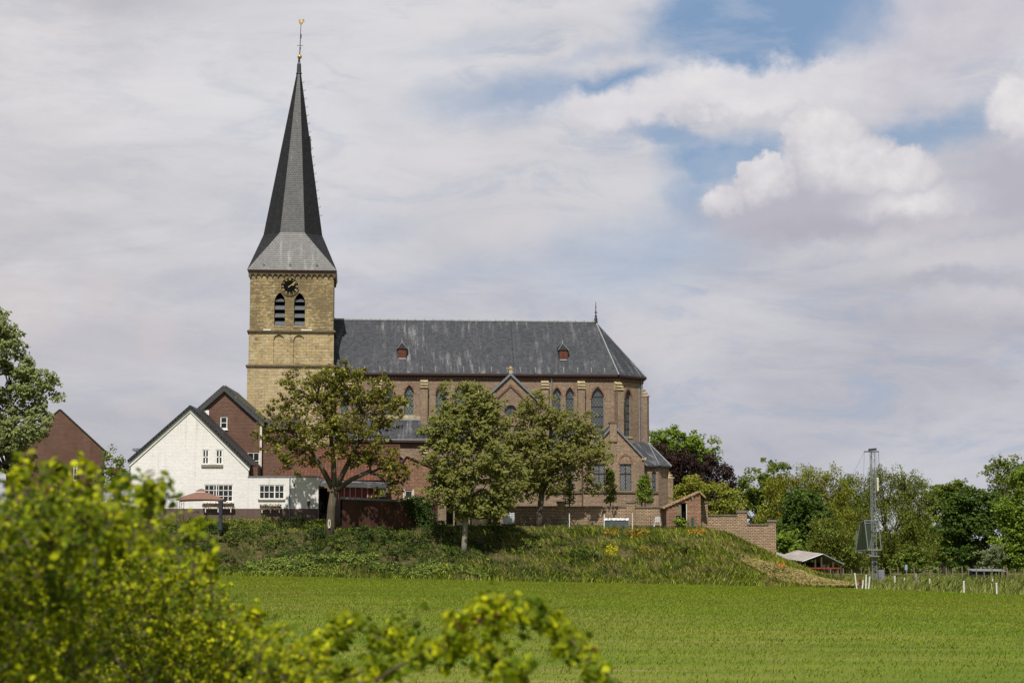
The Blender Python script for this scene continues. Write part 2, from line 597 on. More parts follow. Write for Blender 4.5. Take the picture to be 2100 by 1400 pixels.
def rubblemat(name, c1, c2, mo):
    m, T, out = mat(name)
    tc = T.new('ShaderNodeTexCoord')
    v = T.new('ShaderNodeTexVoronoi')
    T.l.new(T.mapping(tc.outputs['UV'], (3.2, 5.5, 1)), v.inputs['Vector'])
    e = T.new('ShaderNodeTexVoronoi', feature='DISTANCE_TO_EDGE')
    T.l.new(T.mapping(tc.outputs['UV'], (3.2, 5.5, 1)), e.inputs['Vector'])
    sp = T.new('ShaderNodeSeparateColor')
    T.l.new(v.outputs['Color'], sp.inputs[0])
    c = T.mix(sp.outputs[0], c1, c2)
    c = T.mix(T.ramp(e.outputs[0], 0.09, 0.02), c, mo)
    n = T.noise(tc.outputs['Object'], 0.9, 6, 0.65)
    c = T.mix(T.ramp(n, 0.42, 0.62, 0, 0.7), c, T.mix(1.0, c, (0.35, 0.34, 0.3), 'MULTIPLY'))
    principled(T, out, c, 0.9, 0.1, bump=T.ramp(e.outputs[0], 0.0, 0.12), bstr=0.6, bdist=0.03)


rubblemat('rubble', (0.34, 0.25, 0.14), (0.17, 0.11, 0.07), (0.40, 0.33, 0.22))


def marlmat(name, weather, pale=0.0):
    """yellow marl ashlar; `weather` is how much black crust the stones carry"""
    m, T, out = mat(name)
    tc = T.new('ShaderNodeTexCoord')
    uv = tc.outputs['UV']
    b = bricks(T, uv, (0.46, 0.365, 0.195), (0.34, 0.255, 0.125), (0.20, 0.155, 0.09), 0.62, 0.29, 0.016, 0.2)
    c = b.outputs[0]
    cell = T.noise(T.mapping(uv, (1.7, 3.5, 1)), 1.0, 2, 0.6)
    c = T.mix(T.ramp(cell, 0.52, 0.70), c, (0.48, 0.32, 0.115))
    cell2 = T.noise(T.mapping(uv, (1.5, 3.2, 1), (7, 3, 0)), 1.0, 3, 0.6)
    c = T.mix(T.ramp(cell2, 0.52, 0.66, 0, 0.75), c, (0.52, 0.45, 0.31))
    c = T.mix(pale, c, (0.52, 0.46, 0.335))
    # black crust in blotches
    big = T.noise(T.mapping(tc.outputs['Object'], (1, 1, 0.8)), 0.30, 6, 0.65)
    sm = T.noise(T.mapping(uv, (1.3, 2.6, 1)), 1.6, 7, 0.75)
    f = T.math('ADD', T.math('MULTIPLY', big, 0.55), T.math('MULTIPLY', sm, 0.6))
    f = T.ramp(f, 0.655 - weather * 0.25, 0.745 - weather * 0.20)
    c = T.mix(T.math('MULTIPLY', f, 0.75), c, (0.115, 0.09, 0.055))
    st = T.noise(T.mapping(uv, (1.8, 0.2, 1)), 1.3, 6, 0.65)
    c = T.mix(T.ramp(st, 0.55, 0.75, 0, 0.35), c, (0.10, 0.08, 0.055))
    n2 = T.noise(uv, 8.0, 5, 0.75)
    c = T.mix(1.0, c, T.mix(n2, (0.6, 0.6, 0.6), (1.4, 1.4, 1.4)), 'MULTIPLY')
    h = T.math('ADD', T.math('MULTIPLY', b.outputs[1], -1.0), T.math('MULTIPLY', sm, 0.8))
    principled(T, out, c, 0.92, 0.1, bump=h, bstr=0.5, bdist=0.03)


marlmat('marl_weathered', 0.66, 0.0)
marlmat('marl_stained', 0.34, 0.12)
marlmat('marl_clean', 0.24, 0.22)
plain('stone_trim', (0.42, 0.34, 0.20), 0.9, 0.1, var=0.35, scale=1.5)
plain('dark_stone_trim', (0.13, 0.10, 0.065), 0.9, 0.1, var=0.4, scale=1.5)
plain('white_stone', (0.68, 0.65, 0.58), 0.9, 0.1, var=0.1)
plain('coping', (0.16, 0.135, 0.11), 0.9, 0.1, var=0.35, scale=2.0)
slatemat('nave_slate', (0.032, 0.035, 0.042), (0.054, 0.058, 0.068), 0.30, 0.26, 0.62, 1.0, 0.3)
slatemat('spire_slate', (0.011, 0.011, 0.012), (0.020, 0.020, 0.021), 0.26, 0.20, 0.55, 0.06, 0.3)  # kept very dark so the spire's side facets look turned from the sun
slatemat('sunlit_lichen_slate', (0.042, 0.042, 0.042), (0.078, 0.077, 0.076), 0.26, 0.20, 0.55, 0.5, 0.6)  # front spire facet: lichen blotches, base paled to paint in the sun's sheen
slatemat('sunlit_flare_slate', (0.060, 0.058, 0.058), (0.105, 0.100, 0.098), 0.28, 0.22, 0.55, 0.9, 0.6)  # front of the skirt: lichened slate, lightened to carry the sun's gloss
plain('lead', (0.30, 0.31, 0.32), 0.55, 0.5, var=0.25)
plain('slate_board', (0.055, 0.06, 0.066), 0.5, 0.4, var=0.2)
plain('lead_flashing', (0.17, 0.18, 0.20), 0.5, 0.5, var=0.25)
plain('gutter_brown', (0.045, 0.022, 0.017), 0.5, 0.4, var=0.2)
plain('dark_wood', (0.045, 0.03, 0.022), 0.6, 0.3, var=0.3)
plain('dormer_wood', (0.115, 0.032, 0.02), 0.6, 0.3, var=0.35)
plain('louvre_slate', (0.06, 0.065, 0.075), 0.6, 0.4, var=0.3)
plain('black_paint', (0.006, 0.006, 0.007), 0.9, 0.05, var=0.2)
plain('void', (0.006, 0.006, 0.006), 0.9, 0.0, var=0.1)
plain('iron', (0.03, 0.03, 0.033), 0.5, 0.5, var=0.2)
plain('galvanised', (0.42, 0.45, 0.47), 0.4, 0.5, 0.6, var=0.15)
plain('mast_steel', (0.19, 0.21, 0.22), 0.5, 0.5, 0.2, var=0.15)
plain('post_white', (0.60, 0.60, 0.58), 0.6, 0.3, var=0.12)
plain('gold', (0.80, 0.47, 0.10), 0.3, 0.5, 0.85, var=0.12)
plain('gold_paint', (0.55, 0.42, 0.19), 0.45, 0.5, 0.0, var=0.12)
plain('white_paint', (0.78, 0.77, 0.74), 0.5, 0.4, var=0.06)
plain('cream_paint', (0.60, 0.55, 0.44), 0.6, 0.3, var=0.12)
plain('green_paint', (0.015, 0.07, 0.05), 0.5, 0.4, var=0.2)
plain('pale_concrete', (0.44, 0.40, 0.34), 0.9, 0.1, var=0.25)
plain('grey_sill', (0.26, 0.23, 0.19), 0.8, 0.2, var=0.2)
plain('canopy_cloth', (0.20, 0.115, 0.085), 0.9, 0.1, var=0.12)
plain('grey_cloth', (0.045, 0.05, 0.065), 0.9, 0.1, var=0.3)
plain('planter', (0.10, 0.06, 0.04), 0.8, 0.2, var=0.3)
plain('rust_red', (0.22, 0.045, 0.02), 0.7, 0.2, var=0.4)
plain('corrugated', (0.30, 0.27, 0.245), 0.7, 0.3, var=0.3, scale=1.5)
plain('post_wood', (0.20, 0.16, 0.11), 0.85, 0.1, var=0.3)
plain('dark_post', (0.07, 0.055, 0.04), 0.85, 0.1, var=0.3)
plain('tank_white', (0.62, 0.66, 0.66), 0.35, 0.4, var=0.08)
plain('pool_grey', (0.075, 0.09, 0.095), 0.6, 0.3, var=0.15)
plain('tarp', (0.68, 0.68, 0.68), 0.5, 0.3, var=0.15)
plain('shed_green', (0.018, 0.03, 0.022), 0.7, 0.2, var=0.25)
plain('curtain', (0.55, 0.47, 0.36), 0.9, 0.1, var=0.2)
plain('panel_green', (0.05, 0.065, 0.035), 0.85, 0.1, var=0.15)


def glassmat(name, c, rough, lattice=None, spec=0.6):
    m, T, out = mat(name)
    tc = T.new('ShaderNodeTexCoord')
    n = T.noise(tc.outputs['UV'], 1.6, 5, 0.65)
    cc = T.mix(n, tuple(x * 0.5 for x in c), tuple(x * 1.6 for x in c))
    if lattice:
        sp = T.new('ShaderNodeSeparateXYZ')
        T.l.new(tc.outputs['UV'], sp.inputs[0])
        a = T.math('FRACT', T.math('MULTIPLY', T.math('ADD', sp.outputs[0], T.math('MULTIPLY', sp.outputs[1], 0.62)), lattice))
        b = T.math('FRACT', T.math('MULTIPLY', T.math('SUBTRACT', sp.outputs[0], T.math('MULTIPLY', sp.outputs[1], 0.62)), lattice))
        e = T.math('MAXIMUM', T.math('LESS_THAN', a, 0.17), T.math('LESS_THAN', b, 0.17))
        cc = T.mix(e, cc, (0.02, 0.02, 0.022))
    wob = T.noise(tc.outputs['UV'], 4.0, 3, 0.5)
    principled(T, out, cc, rough, spec, bump=wob, bstr=0.25, bdist=0.02)


glassmat('leaded_glass', (0.085, 0.096, 0.098), 0.32, 3.2)
glassmat('green_glass', (0.11, 0.135, 0.12), 0.35, 3.2)
glassmat('diamond_glass', (0.16, 0.175, 0.18), 0.3, 4.4)
glassmat('house_glass', (0.016, 0.018, 0.02), 0.06, None, 0.7)


def tilemat(name, c, bw, bh, rough=0.55, c2=None, stain=None):
    m, T, out = mat(name)
    tc = T.new('ShaderNodeTexCoord')
    uv = tc.outputs['UV']
    sp = T.new('ShaderNodeSeparateXYZ')
    T.l.new(uv, sp.inputs[0])
    wv = T.math('ABSOLUTE', T.math('SINE', T.math('MULTIPLY', sp.outputs[0], math.pi / bw)))
    saw = T.math('FRACT', T.math('DIVIDE', sp.outputs[1], bh))
    b = bricks(T, uv, c, c2 or c, tuple(x * 0.4 for x in c), bw, bh, 0.02, 0.3, 0.0)
    cc = b.outputs[0]
    n = T.noise(tc.outputs['Object'], 1.2, 6, 0.65)
    if stain:
        cc = T.mix(T.ramp(n, 0.42, 0.65, 0, 0.7), cc, stain)
    n2 = T.noise(uv, 6.0, 4, 0.7)
    cc = T.mix(1.0, cc, T.mix(n2, (0.6, 0.6, 0.6), (1.4, 1.4, 1.4)), 'MULTIPLY')
    h = T.math('SUBTRACT', T.math('MULTIPLY', wv, 1.0), T.math('MULTIPLY', saw, 0.9))
    principled(T, out, cc, rough, 0.4, bump=h, bstr=0.9, bdist=0.06)


tilemat('black_pantile', (0.022, 0.023, 0.026), 0.24, 0.33, 0.4, (0.03, 0.031, 0.035))
tilemat('red_pantile', (0.17, 0.058, 0.028), 0.30, 0.34, 0.85, (0.085, 0.036, 0.022), (0.065, 0.042, 0.03))
tilemat('grey_pantile', (0.075, 0.068, 0.055), 0.22, 0.3, 0.8, (0.055, 0.05, 0.042), (0.09, 0.085, 0.05))
tilemat('orange_tile', (0.40, 0.24, 0.13), 0.22, 0.3, 0.85, (0.33, 0.19, 0.10), (0.30, 0.24, 0.16))


def streaked(name, c1, c2, sx=3.0, sy=0.2, rough=0.7):
    m, T, out = mat(name)
    tc = T.new('ShaderNodeTexCoord')
    n = T.noise(T.mapping(tc.outputs['UV'], (sx, sy, 1)), 1.5, 7, 0.65)
    n2 = T.noise(tc.outputs['UV'], 0.6, 6, 0.65)
    f = T.ramp(T.math('ADD', T.math('MULTIPLY', n, 0.6), T.math('MULTIPLY', n2, 0.5)), 0.42, 0.68)
    c = T.mix(f, c1, c2)
    principled(T, out, c, rough, 0.25, bump=n, bstr=0.2)


streaked('rusty_board', (0.028, 0.013, 0.010), (0.085, 0.032, 0.018), 5.0, 0.25)
streaked('red_curtain', (0.22, 0.035, 0.04), (0.42, 0.10, 0.11), 9.0, 0.15)
streaked('shoot_bark', (0.085, 0.06, 0.035), (0.17, 0.125, 0.075), 6.0, 0.8, 0.9)
streaked('bark', (0.05, 0.038, 0.026), (0.13, 0.105, 0.075), 6.0, 0.8, 0.95)
streaked('pale_bark', (0.15, 0.13, 0.10), (0.30, 0.27, 0.21), 6.0, 0.8, 0.95)
streaked('dark_bark', (0.025, 0.02, 0.015), (0.07, 0.055, 0.04), 6.0, 0.8, 0.95)


def leafmat(name, a, b, c=None, transl=0.3, under=None, rough=0.6, var_scale=0.5, spec=0.12, skew=1.6):
    m, T, out = mat(name)
    g = T.new('ShaderNodeNewGeometry')
    tc = T.new('ShaderNodeTexCoord')
    cc = T.mix(T.math('POWER', g.outputs['Random Per Island'], skew), a, b)
    n = T.noise(tc.outputs['Object'], var_scale, 3, 0.6)
    if c is not None:
        cc = T.mix(T.ramp(n, 0.46, 0.62), cc, c)
    r2 = T.math('FRACT', T.math('MULTIPLY', g.outputs['Random Per Island'], 37.7))
    cc = T.mix(1.0, cc, T.mix(r2, (0.6, 0.6, 0.6), (1.4, 1.4, 1.4)), 'MULTIPLY')
    if under is not None:
        cc = T.mix(g.outputs['Backfacing'], cc, under)
    p = T.new('ShaderNodeBsdfPrincipled')
    T.l.new(cc, p.inputs['Base Color'])
    p.inputs['Roughness'].default_value = rough
    p.inputs['Specular IOR Level'].default_value = spec
    tr = T.new('ShaderNodeBsdfTranslucent')
    T.l.new(T.mix(1.0, cc, (1.25, 1.3, 0.6), 'MULTIPLY'), tr.inputs[0])
    mx = T.new('ShaderNodeMixShader')
    mx.inputs[0].default_value = transl
    T.l.new(p.outputs[0], mx.inputs[1])
    T.l.new(tr.outputs[0], mx.inputs[2])
    T.l.new(mx.outputs[0], out.inputs[0])


leafmat('walnut_leaf', (0.080, 0.088, 0.012), (0.38, 0.36, 0.06), (0.13, 0.105, 0.024), 0.35, var_scale=0.6, skew=2.2)
leafmat('whitebeam_leaf', (0.060, 0.074, 0.009), (0.66, 0.61, 0.22), None, 0.25, (0.17, 0.175, 0.045), skew=2.6)
leafmat('olive_leaf', (0.085, 0.096, 0.011), (0.60, 0.53, 0.16), None, 0.3, (0.17, 0.17, 0.045), skew=2.3)
leafmat('linden_leaf', (0.055, 0.090, 0.012), (0.62, 0.62, 0.29), None, 0.26, (0.19, 0.22, 0.08), skew=2.0)
leafmat('copper_leaf', (0.022, 0.012, 0.012), (0.050, 0.024, 0.022), (0.034, 0.020, 0.014), 0.15)
leafmat('green_leaf', (0.065, 0.120, 0.012), (0.24, 0.31, 0.035), None, 0.3)
leafmat('dark_leaf', (0.026, 0.055, 0.008), (0.105, 0.155, 0.022), None, 0.25)
leafmat('mid_leaf', (0.055, 0.085, 0.012), (0.21, 0.25, 0.038), None, 0.3)
leafmat('willow_leaf', (0.125, 0.150, 0.014), (0.34, 0.345, 0.05), (0.17, 0.165, 0.020), 0.34)
leafmat('grey_willow_leaf', (0.085, 0.115, 0.016), (0.25, 0.29, 0.055), (0.15, 0.16, 0.028), 0.34)
leafmat('pale_leaf', (0.07, 0.10, 0.03), (0.20, 0.24, 0.09), None, 0.25, (0.15, 0.18, 0.08))
leafmat('bramble_leaf', (0.013, 0.028, 0.005), (0.060, 0.095, 0.016), None, 0.2, skew=2.2)
leafmat('yellow_leaf', (0.30, 0.28, 0.01), (0.42, 0.36, 0.012), None, 0.25)
leafmat('orange_petal', (0.40, 0.13, 0.01), (0.52, 0.22, 0.012), None, 0.25)
leafmat('red_petal', (0.45, 0.05, 0.03), (0.5, 0.12, 0.06), None, 0.2)
leafmat('ivy_leaf', (0.03, 0.055, 0.012), (0.065, 0.10, 0.022), None, 0.2)
leafmat('hawthorn_leaf', (0.115, 0.155, 0.003), (0.52, 0.525, 0.010), (0.075, 0.12, 0.004), 0.42, var_scale=5.0, skew=1.5)
leafmat('hawthorn_red_leaf', (0.10, 0.045, 0.012), (0.16, 0.06, 0.03), None, 0.3, var_scale=5.0)
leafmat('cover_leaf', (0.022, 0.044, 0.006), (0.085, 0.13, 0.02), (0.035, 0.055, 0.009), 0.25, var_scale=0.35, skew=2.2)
leafmat('bank_grass', (0.16, 0.215, 0.016), (0.38, 0.41, 0.055), (0.30, 0.29, 0.075), 0.3, var_scale=0.5)
leafmat('straw', (0.25, 0.19, 0.075), (0.46, 0.37, 0.17), None, 0.2)
leafmat('pale_weed', (0.075, 0.12, 0.018), (0.25, 0.29, 0.055), None, 0.25)
leafmat('crop_blade', (0.128, 0.188, 0.011), (0.26, 0.305, 0.028), (0.18, 0.20, 0.028), 0.35, var_scale=0.12)
leafmat('meadow_grass', (0.16, 0.19, 0.04), (0.33, 0.34, 0.10), (0.11, 0.15, 0.03), 0.25, var_scale=0.25)

# ------------------------------------------------------------------ leaves


def leaf_cloud(name, C, N, S, mats, parent=None, aspect=0.62, seed=1, mi=None, six=False, tangent=None):
    """many small leaves as one mesh; C centres, N normals, S lengths"""
    r = np.random.default_rng(seed)
    n = len(C)
    C = np.asarray(C, dtype=np.float64)
    N = N / (np.linalg.norm(N, axis=1, keepdims=True) + 1e-9)
    A = r.normal(size=(n, 3)) if tangent is None else tangent + r.normal(size=(n, 3)) * 0.35
    t = A - N * np.sum(A * N, axis=1, keepdims=True)
    t /= (np.linalg.norm(t, axis=1, keepdims=True) + 1e-9)
    b = np.cross(N, t)
    S = np.asarray(S)[:, None]
    L, Wd, F = S * 0.5, S * 0.5 * aspect, S * 0.12
    if six:
        P = np.stack([C - t * L, C - t * L * 0.25 + b * Wd + N * F, C + t * L * 0.45 + b * Wd * 0.8 + N * F, C + t * L, C + t * L * 0.45 - b * Wd * 0.8 + N * F, C - t * L * 0.25 - b * Wd + N * F], axis=1)
    else:
        P = np.stack([C - t * L, C + b * Wd + N * F, C + t * L, C - b * Wd + N * F], axis=1)
    k = P.shape[1]
    me = bpy.data.meshes.new(name)
    me.vertices.add(n * k)
    me.vertices.foreach_set('co', P.reshape(-1).astype(np.float32))
    me.loops.add(n * k)
    me.loops.foreach_set('vertex_index', np.arange(n * k, dtype=np.int32))
    me.polygons.add(n)
    me.polygons.foreach_set('loop_start', np.arange(0, n * k, k, dtype=np.int32))
    if not isinstance(mats, (list, tuple)):
        mats = [mats]
    for m in mats:
        me.materials.append(m)
    if mi is not None:
        me.polygons.foreach_set('material_index', np.asarray(mi, dtype=np.int32))
    me.update(calc_edges=True)
    me.validate()
    o = bpy.data.objects.new(name, me)
    col.objects.link(o)
    if parent is not None:
        o.parent = parent
    return o


def blades(name, base, h, w, mat_, seed=1, lean=0.35, parent=None, wind=(0.25, 0.0), mats=None, mi=None):
    r = np.random.default_rng(seed)
    n = len(base)
    h = np.asarray(h)[:, None]
    w = np.asarray(w)[:, None]
    a = r.uniform(0, 2 * math.pi, n)
    s = np.stack([np.cos(a), np.sin(a), np.zeros(n)], axis=1)
    ln = r.normal(size=(n, 3)) * lean
    ln[:, 2] = 0
    ln[:, 0] += wind[0]
    ln[:, 1] += wind[1]
    up = np.array([[0, 0, 1.0]])
    P = np.stack([base - s * w * .5, base + s * w * .5, base + (up * 0.6 + ln * 0.35) * h + s * w * 0.35, base + (up + ln) * h, base + (up * 0.6 + ln * 0.35) * h - s * w * 0.35], axis=1)
    me = bpy.data.meshes.new(name)
    me.vertices.add(n * 5)
    me.vertices.foreach_set('co', P.reshape(-1).astype(np.float32))
    me.loops.add(n * 5)
    me.loops.foreach_set('vertex_index', np.arange(n * 5, dtype=np.int32))
    me.polygons.add(n)
    me.polygons.foreach_set('loop_start', np.arange(0, n * 5, 5, dtype=np.int32))
    for m in (mats or [mat_]):
        me.materials.append(m)
    if mi is not None:
        me.polygons.foreach_set('material_index', np.asarray(mi, dtype=np.int32))
    me.update(calc_edges=True)
    o = bpy.data.objects.new(name, me)
    col.objects.link(o)
    if parent is not None:
        o.parent = parent
    return o


def cluster_leaves(centres, rad, per, size, r, flat=0.75, up=0.55, outward_from=None):
    """leaves scattered round cluster centres"""
    k = len(centres)
    C = np.repeat(np.asarray(centres), per, axis=0)
    rr = np.repeat(np.asarray(rad), per)[:, None]
    off = r.normal(size=C.shape)
    off /= (np.linalg.norm(off, axis=1, keepdims=True) + 1e-9)
    off *= r.uniform(0.15, 1.0, (len(C), 1)) ** 0.6
    off[:, 2] *= flat
    P = C + off * rr
    N = off * 0.55 + r.normal(size=C.shape) * 0.45
    N += np.array([-.12, -.80, 1.0]) * up          # leaves turn to the southern light
    S = size * r.uniform(0.65, 1.35, len(P))
    return P, N, S


def tree(name, label, cat, base, lobes, ncl, crad, per, lsize, leaf, bark, tr=0.25, fork=0.4, group=None, seed=1, limbs=60, aspect=0.62, shell=0.45, flat=0.75, up=0.55, droop=0.0, trunk_pts=None, mats=None, mixf=None, lean=(0, 0), forks=None, bough=4, brad=.74):
    """tree thing > trunk (with limbs) and crown; lobes are (px, py, rx, ry, dY[, weight]) seen at the tree's own distance"""
    r = np.random.default_rng(seed)
    base = Vector(base)
    Y = base.y
    root = empty(name, base, label=label, cat=cat, group=group)
    LC, LR, LW = [], [], []
    for lb in lobes:
        px, py, rx, ry, dy = lb[:5]
        c = W(px, py, Y + dy) - base
        k = Y / FPX
        LC.append(c)
        LR.append((rx * k, min(rx, ry * 1.2) * k * 0.85, ry * k))
        LW.append(rx * ry * (lb[5] if len(lb) > 5 else 1.0))
    LW = np.array(LW) / sum(LW)
    nb_ = max(len(lobes) * 2, ncl // bough)
    wb = r.choice(len(lobes), nb_, p=LW)
    d = r.normal(size=(nb_, 3))
    d /= np.linalg.norm(d, axis=1, keepdims=True)
    q = (shell + (1 - shell) * r.uniform(0, 1, (nb_, 1)) ** 0.5) * r.uniform(0.82, 1.04, (nb_, 1))
    bc = np.array([LC[i] for i in wb]) + d * q * np.array([LR[i] for i in wb])
    bs = brad * r.uniform(.55, 1.3, nb_) * (Y / 172.0)
    pick = r.choice(nb_, ncl, p=bs / bs.sum())
    pick[:nb_] = np.arange(nb_)[:ncl]
    off = np.clip(r.normal(size=(ncl, 3)), -1.6, 1.6) * .55
    off[:, 2] *= .62
    off[:nb_] = 0
    cen = bc[pick] + off * bs[pick][:, None]
    which = wb[pick]
    rad = crad * r.uniform(0.6, 1.35, ncl)
    P, N, S = cluster_leaves(cen, rad, per, lsize, r, flat, up)
    if droop:
        P[:, 2] -= np.abs(r.normal(size=len(P))) * droop
    keep = P[:, 2] > 0.25
    P, N, S = P[keep], N[keep], S[keep]
    mi = None
    if mats:
        mi = (r.uniform(0, 1, len(P)) < mixf).astype(np.int32)
    tg = None
    if droop:
        tg = np.tile(np.array([[0, 0, -1.0]]), (len(P), 1))
    leaf_cloud('crown', P, N, S, mats or leaf, root, aspect, seed + 5, mi, tangent=tg)
    # trunk and limbs
    mb = MB()
    cc = Vector((0, 0, 0))
    for c, wgt in zip(LC, LW):
        cc += c * float(wgt)
    top = cc + Vector((0, 0, 0.2 * cc.z))
    fk = Vector((cc.x * fork * 0.45 + lean[0], cc.y * fork * 0.4, cc.z * fork))
    pts = trunk_pts or [Vector((0, 0, -0.3)), Vector((fk.x * 0.15, 0, fk.z * 0.12)), fk * 0.55 + Vector((0.05, 0, 0)), fk]
    n = len(pts)
    mb.tube(pts, [tr * (1.25, 1.0, 0.9, 0.8)[min(i, 3)] for i in range(n)], 9)
    fk = pts[-1]
    mains = []
    fork0 = fk
    fps = [fork0]
    if forks:
        fps = [W(px, py, Y + dy) - base for px, py, dy in forks]
        for f_ in fps:
            m_ = fork0.lerp(f_, .5) + Vector((r.normal() * .1, r.normal() * .1, -.05))
            mb.tube([fork0 - Vector((0, 0, .35)), m_, f_], [tr * .68, tr * .52, tr * .42], 7)
    for i, c in enumerate(LC):
        fk = min(fps, key=lambda p: (p - Vector(c)).length)
        e = fk.lerp(Vector(c), 0.8)
        mid = fk.lerp(e, 0.5) + Vector((r.normal() * 0.25, r.normal() * 0.25, abs(r.normal()) * 0.2))
        rr0 = tr * 0.5 * (0.6 + 0.6 * float(LW[i]) * len(LC) * 0.5)
        rr0 = min(rr0, tr * (0.34 if forks else 0.50))
        mb.tube([fk - Vector((0, 0, 0.2)), mid, e], [rr0, rr0 * 0.65, rr0 * 0.25], 6)
        mains.append((fk, mid, e, rr0))
    for j in range(min(limbs, nb_)):
        f0, mid, e, rr0 = mains[which[j]]
        tt = r.uniform(0.3, 1.0)
        s_ = f0.lerp(mid, tt * 2) if tt < 0.5 else mid.lerp(e, tt * 2 - 1)
        t_ = Vector(cen[j])
        m2 = s_.lerp(t_, 0.5) + Vector((r.normal() * 0.12, r.normal() * 0.12, 0.15))
        q0 = rr0 * 0.32
        mb.tube([s_, m2, t_], [q0, q0 * 0.6, q0 * 0.25], 4)
    mb.build('trunk', bark, root, smooth=True)
    return root


def shrub(name, label, cat, base, w, d, h, n, lsize, leaf, group=None, seed=1, up=0.5, aspect=0.6, conical=0.0):
    """leafy plant sitting on the ground at base: foliage over a few stems"""
    r = np.random.default_rng(seed)
    root = empty(name, base, label=label, cat=cat, group=group)
    k = max(6, n // 14)
    a = r.normal(size=(k, 3))
    a /= np.linalg.norm(a, axis=1, keepdims=True)
    a *= r.uniform(0.45, 1.0, (k, 1))
    a[:, 2] = np.abs(a[:, 2]) if not conical else r.uniform(-0.0, 1.0, k)
    if conical:
        f = (1 - a[:, 2] * conical)[:, None]
        a[:, :2] *= f
    cen = a * np.array([w / 2, d / 2, h * 0.9])
    cen[:, 2] += h * 0.06
    P, N, S = cluster_leaves(cen, np.full(k, min(w, h) * 0.17), 14, lsize, r, 0.8, up)
    P[:, 2] = np.maximum(P[:, 2], 0.02)
    leaf_cloud('foliage', P, N, S, leaf, root, aspect, seed + 3)
    mb = MB()
    for i in range(min(7, k)):
        mb.tube([(0, 0, -0.15), tuple(cen[i] * 0.5), tuple(cen[i])], [0.03, 0.02, 0.008], 4)
    mb.build('stem', M['bark'], root)
    return root

# ------------------------------------------------------------------ ground


def smooth(t):
    t = np.clip(t, 0, 1)
    return t * t * (3 - 2 * t)


def field_z(x, y):
    """the field rises gently to the west"""
    return (0.18 - 0.02 * np.clip(x, -45, 24)) * np.clip(y / 163.0, 0, 1)


def bank_scale(x):
    return np.interp(x, [-200, 15.0, 16.4, 19.0, 22.7, 25.7, 28.4, 30], [1, 1.0, 0.985, 0.86, 0.50, 0.22, 0.02, 0.0])


def wob(x, y):
    return (np.sin(x * 0.9 + y * 0.3) * 0.11 + np.sin(x * 0.37 - y * 0.8 + 1.3) * 0.13 + np.sin(x * 2.1 + y * 1.7) * 0.05 + np.sin(x * 0.17 + 2) * 0.12)


def bank_z(x, y):
    t = y - (163.2 + 0.35 * np.sin(x * 0.23) + 0.25 * np.sin(x * 0.61 + 1))
    prof = np.interp(t, [-1.5, -0.3, 0.3, 4.5, 8.8, 11, 14.5, 20, 40, 62, 80], [-0.25, -0.1, 0.12, 2.3, 4.25, 4.7, 5.0, 5.45, 5.5, 2.5, -0.4])
    profw = np.interp(t, [-1.5, -0.3, 0.3, 3.5, 6.3, 8.5, 12, 20, 40, 62, 80], [-0.25, -0.1, 0.12, 2.3, 4.15, 4.6, 5.4, 5.7, 5.5, 2.5, -0.4])
    west = smooth((-9.0 - x) / 6.0)
    prof = prof * (1 - west) + profw * west
    k = smooth((t + 0.3) / 2.0) * (1 - 0.8 * smooth((t - 8.0) / 2.0))
    return field_z(x, y) * (1 - smooth(t / 6.0)) + prof * bank_scale(x) + wob(x, y) * k * np.clip(bank_scale(x) * 1.5, 0, 1) - 0.12 * (1 - bank_scale(x)) - 0.15 * (bank_scale(x) < 0.001)


def ground_at(x, y):
    a = float(field_z(np.array(x), np.array(y)))
    b = float(bank_z(np.array(float(x)), np.array(float(y)))) if 162 < y < 240 else -9
    return max(a, b)


def gridmesh(name, X, Y, Z, m, kind='structure'):
    nx, ny = X.shape[1], X.shape[0]
    me = bpy.data.meshes.new(name)
    v = np.stack([X, Y, Z], axis=-1).reshape(-1, 3)
    i = np.arange(ny - 1)[:, None] * nx + np.arange(nx - 1)[None, :]
    f = np.stack([i, i + 1, i + nx + 1, i + nx], axis=-1).reshape(-1, 4)
    me.vertices.add(len(v))
    me.vertices.foreach_set('co', v.reshape(-1).astype(np.float32))
    me.loops.add(f.size)
    me.loops.foreach_set('vertex_index', f.reshape(-1).astype(np.int32))
    me.polygons.add(len(f))
    me.polygons.foreach_set('loop_start', np.arange(0, f.size, 4, dtype=np.int32))
    me.polygons.foreach_set('use_smooth', np.ones(len(f), dtype=bool))
    me.materials.append(m)
    me.update(calc_edges=True)
    o = bpy.data.objects.new(name, me)
    col.objects.link(o)
    o['kind'] = kind
    return o


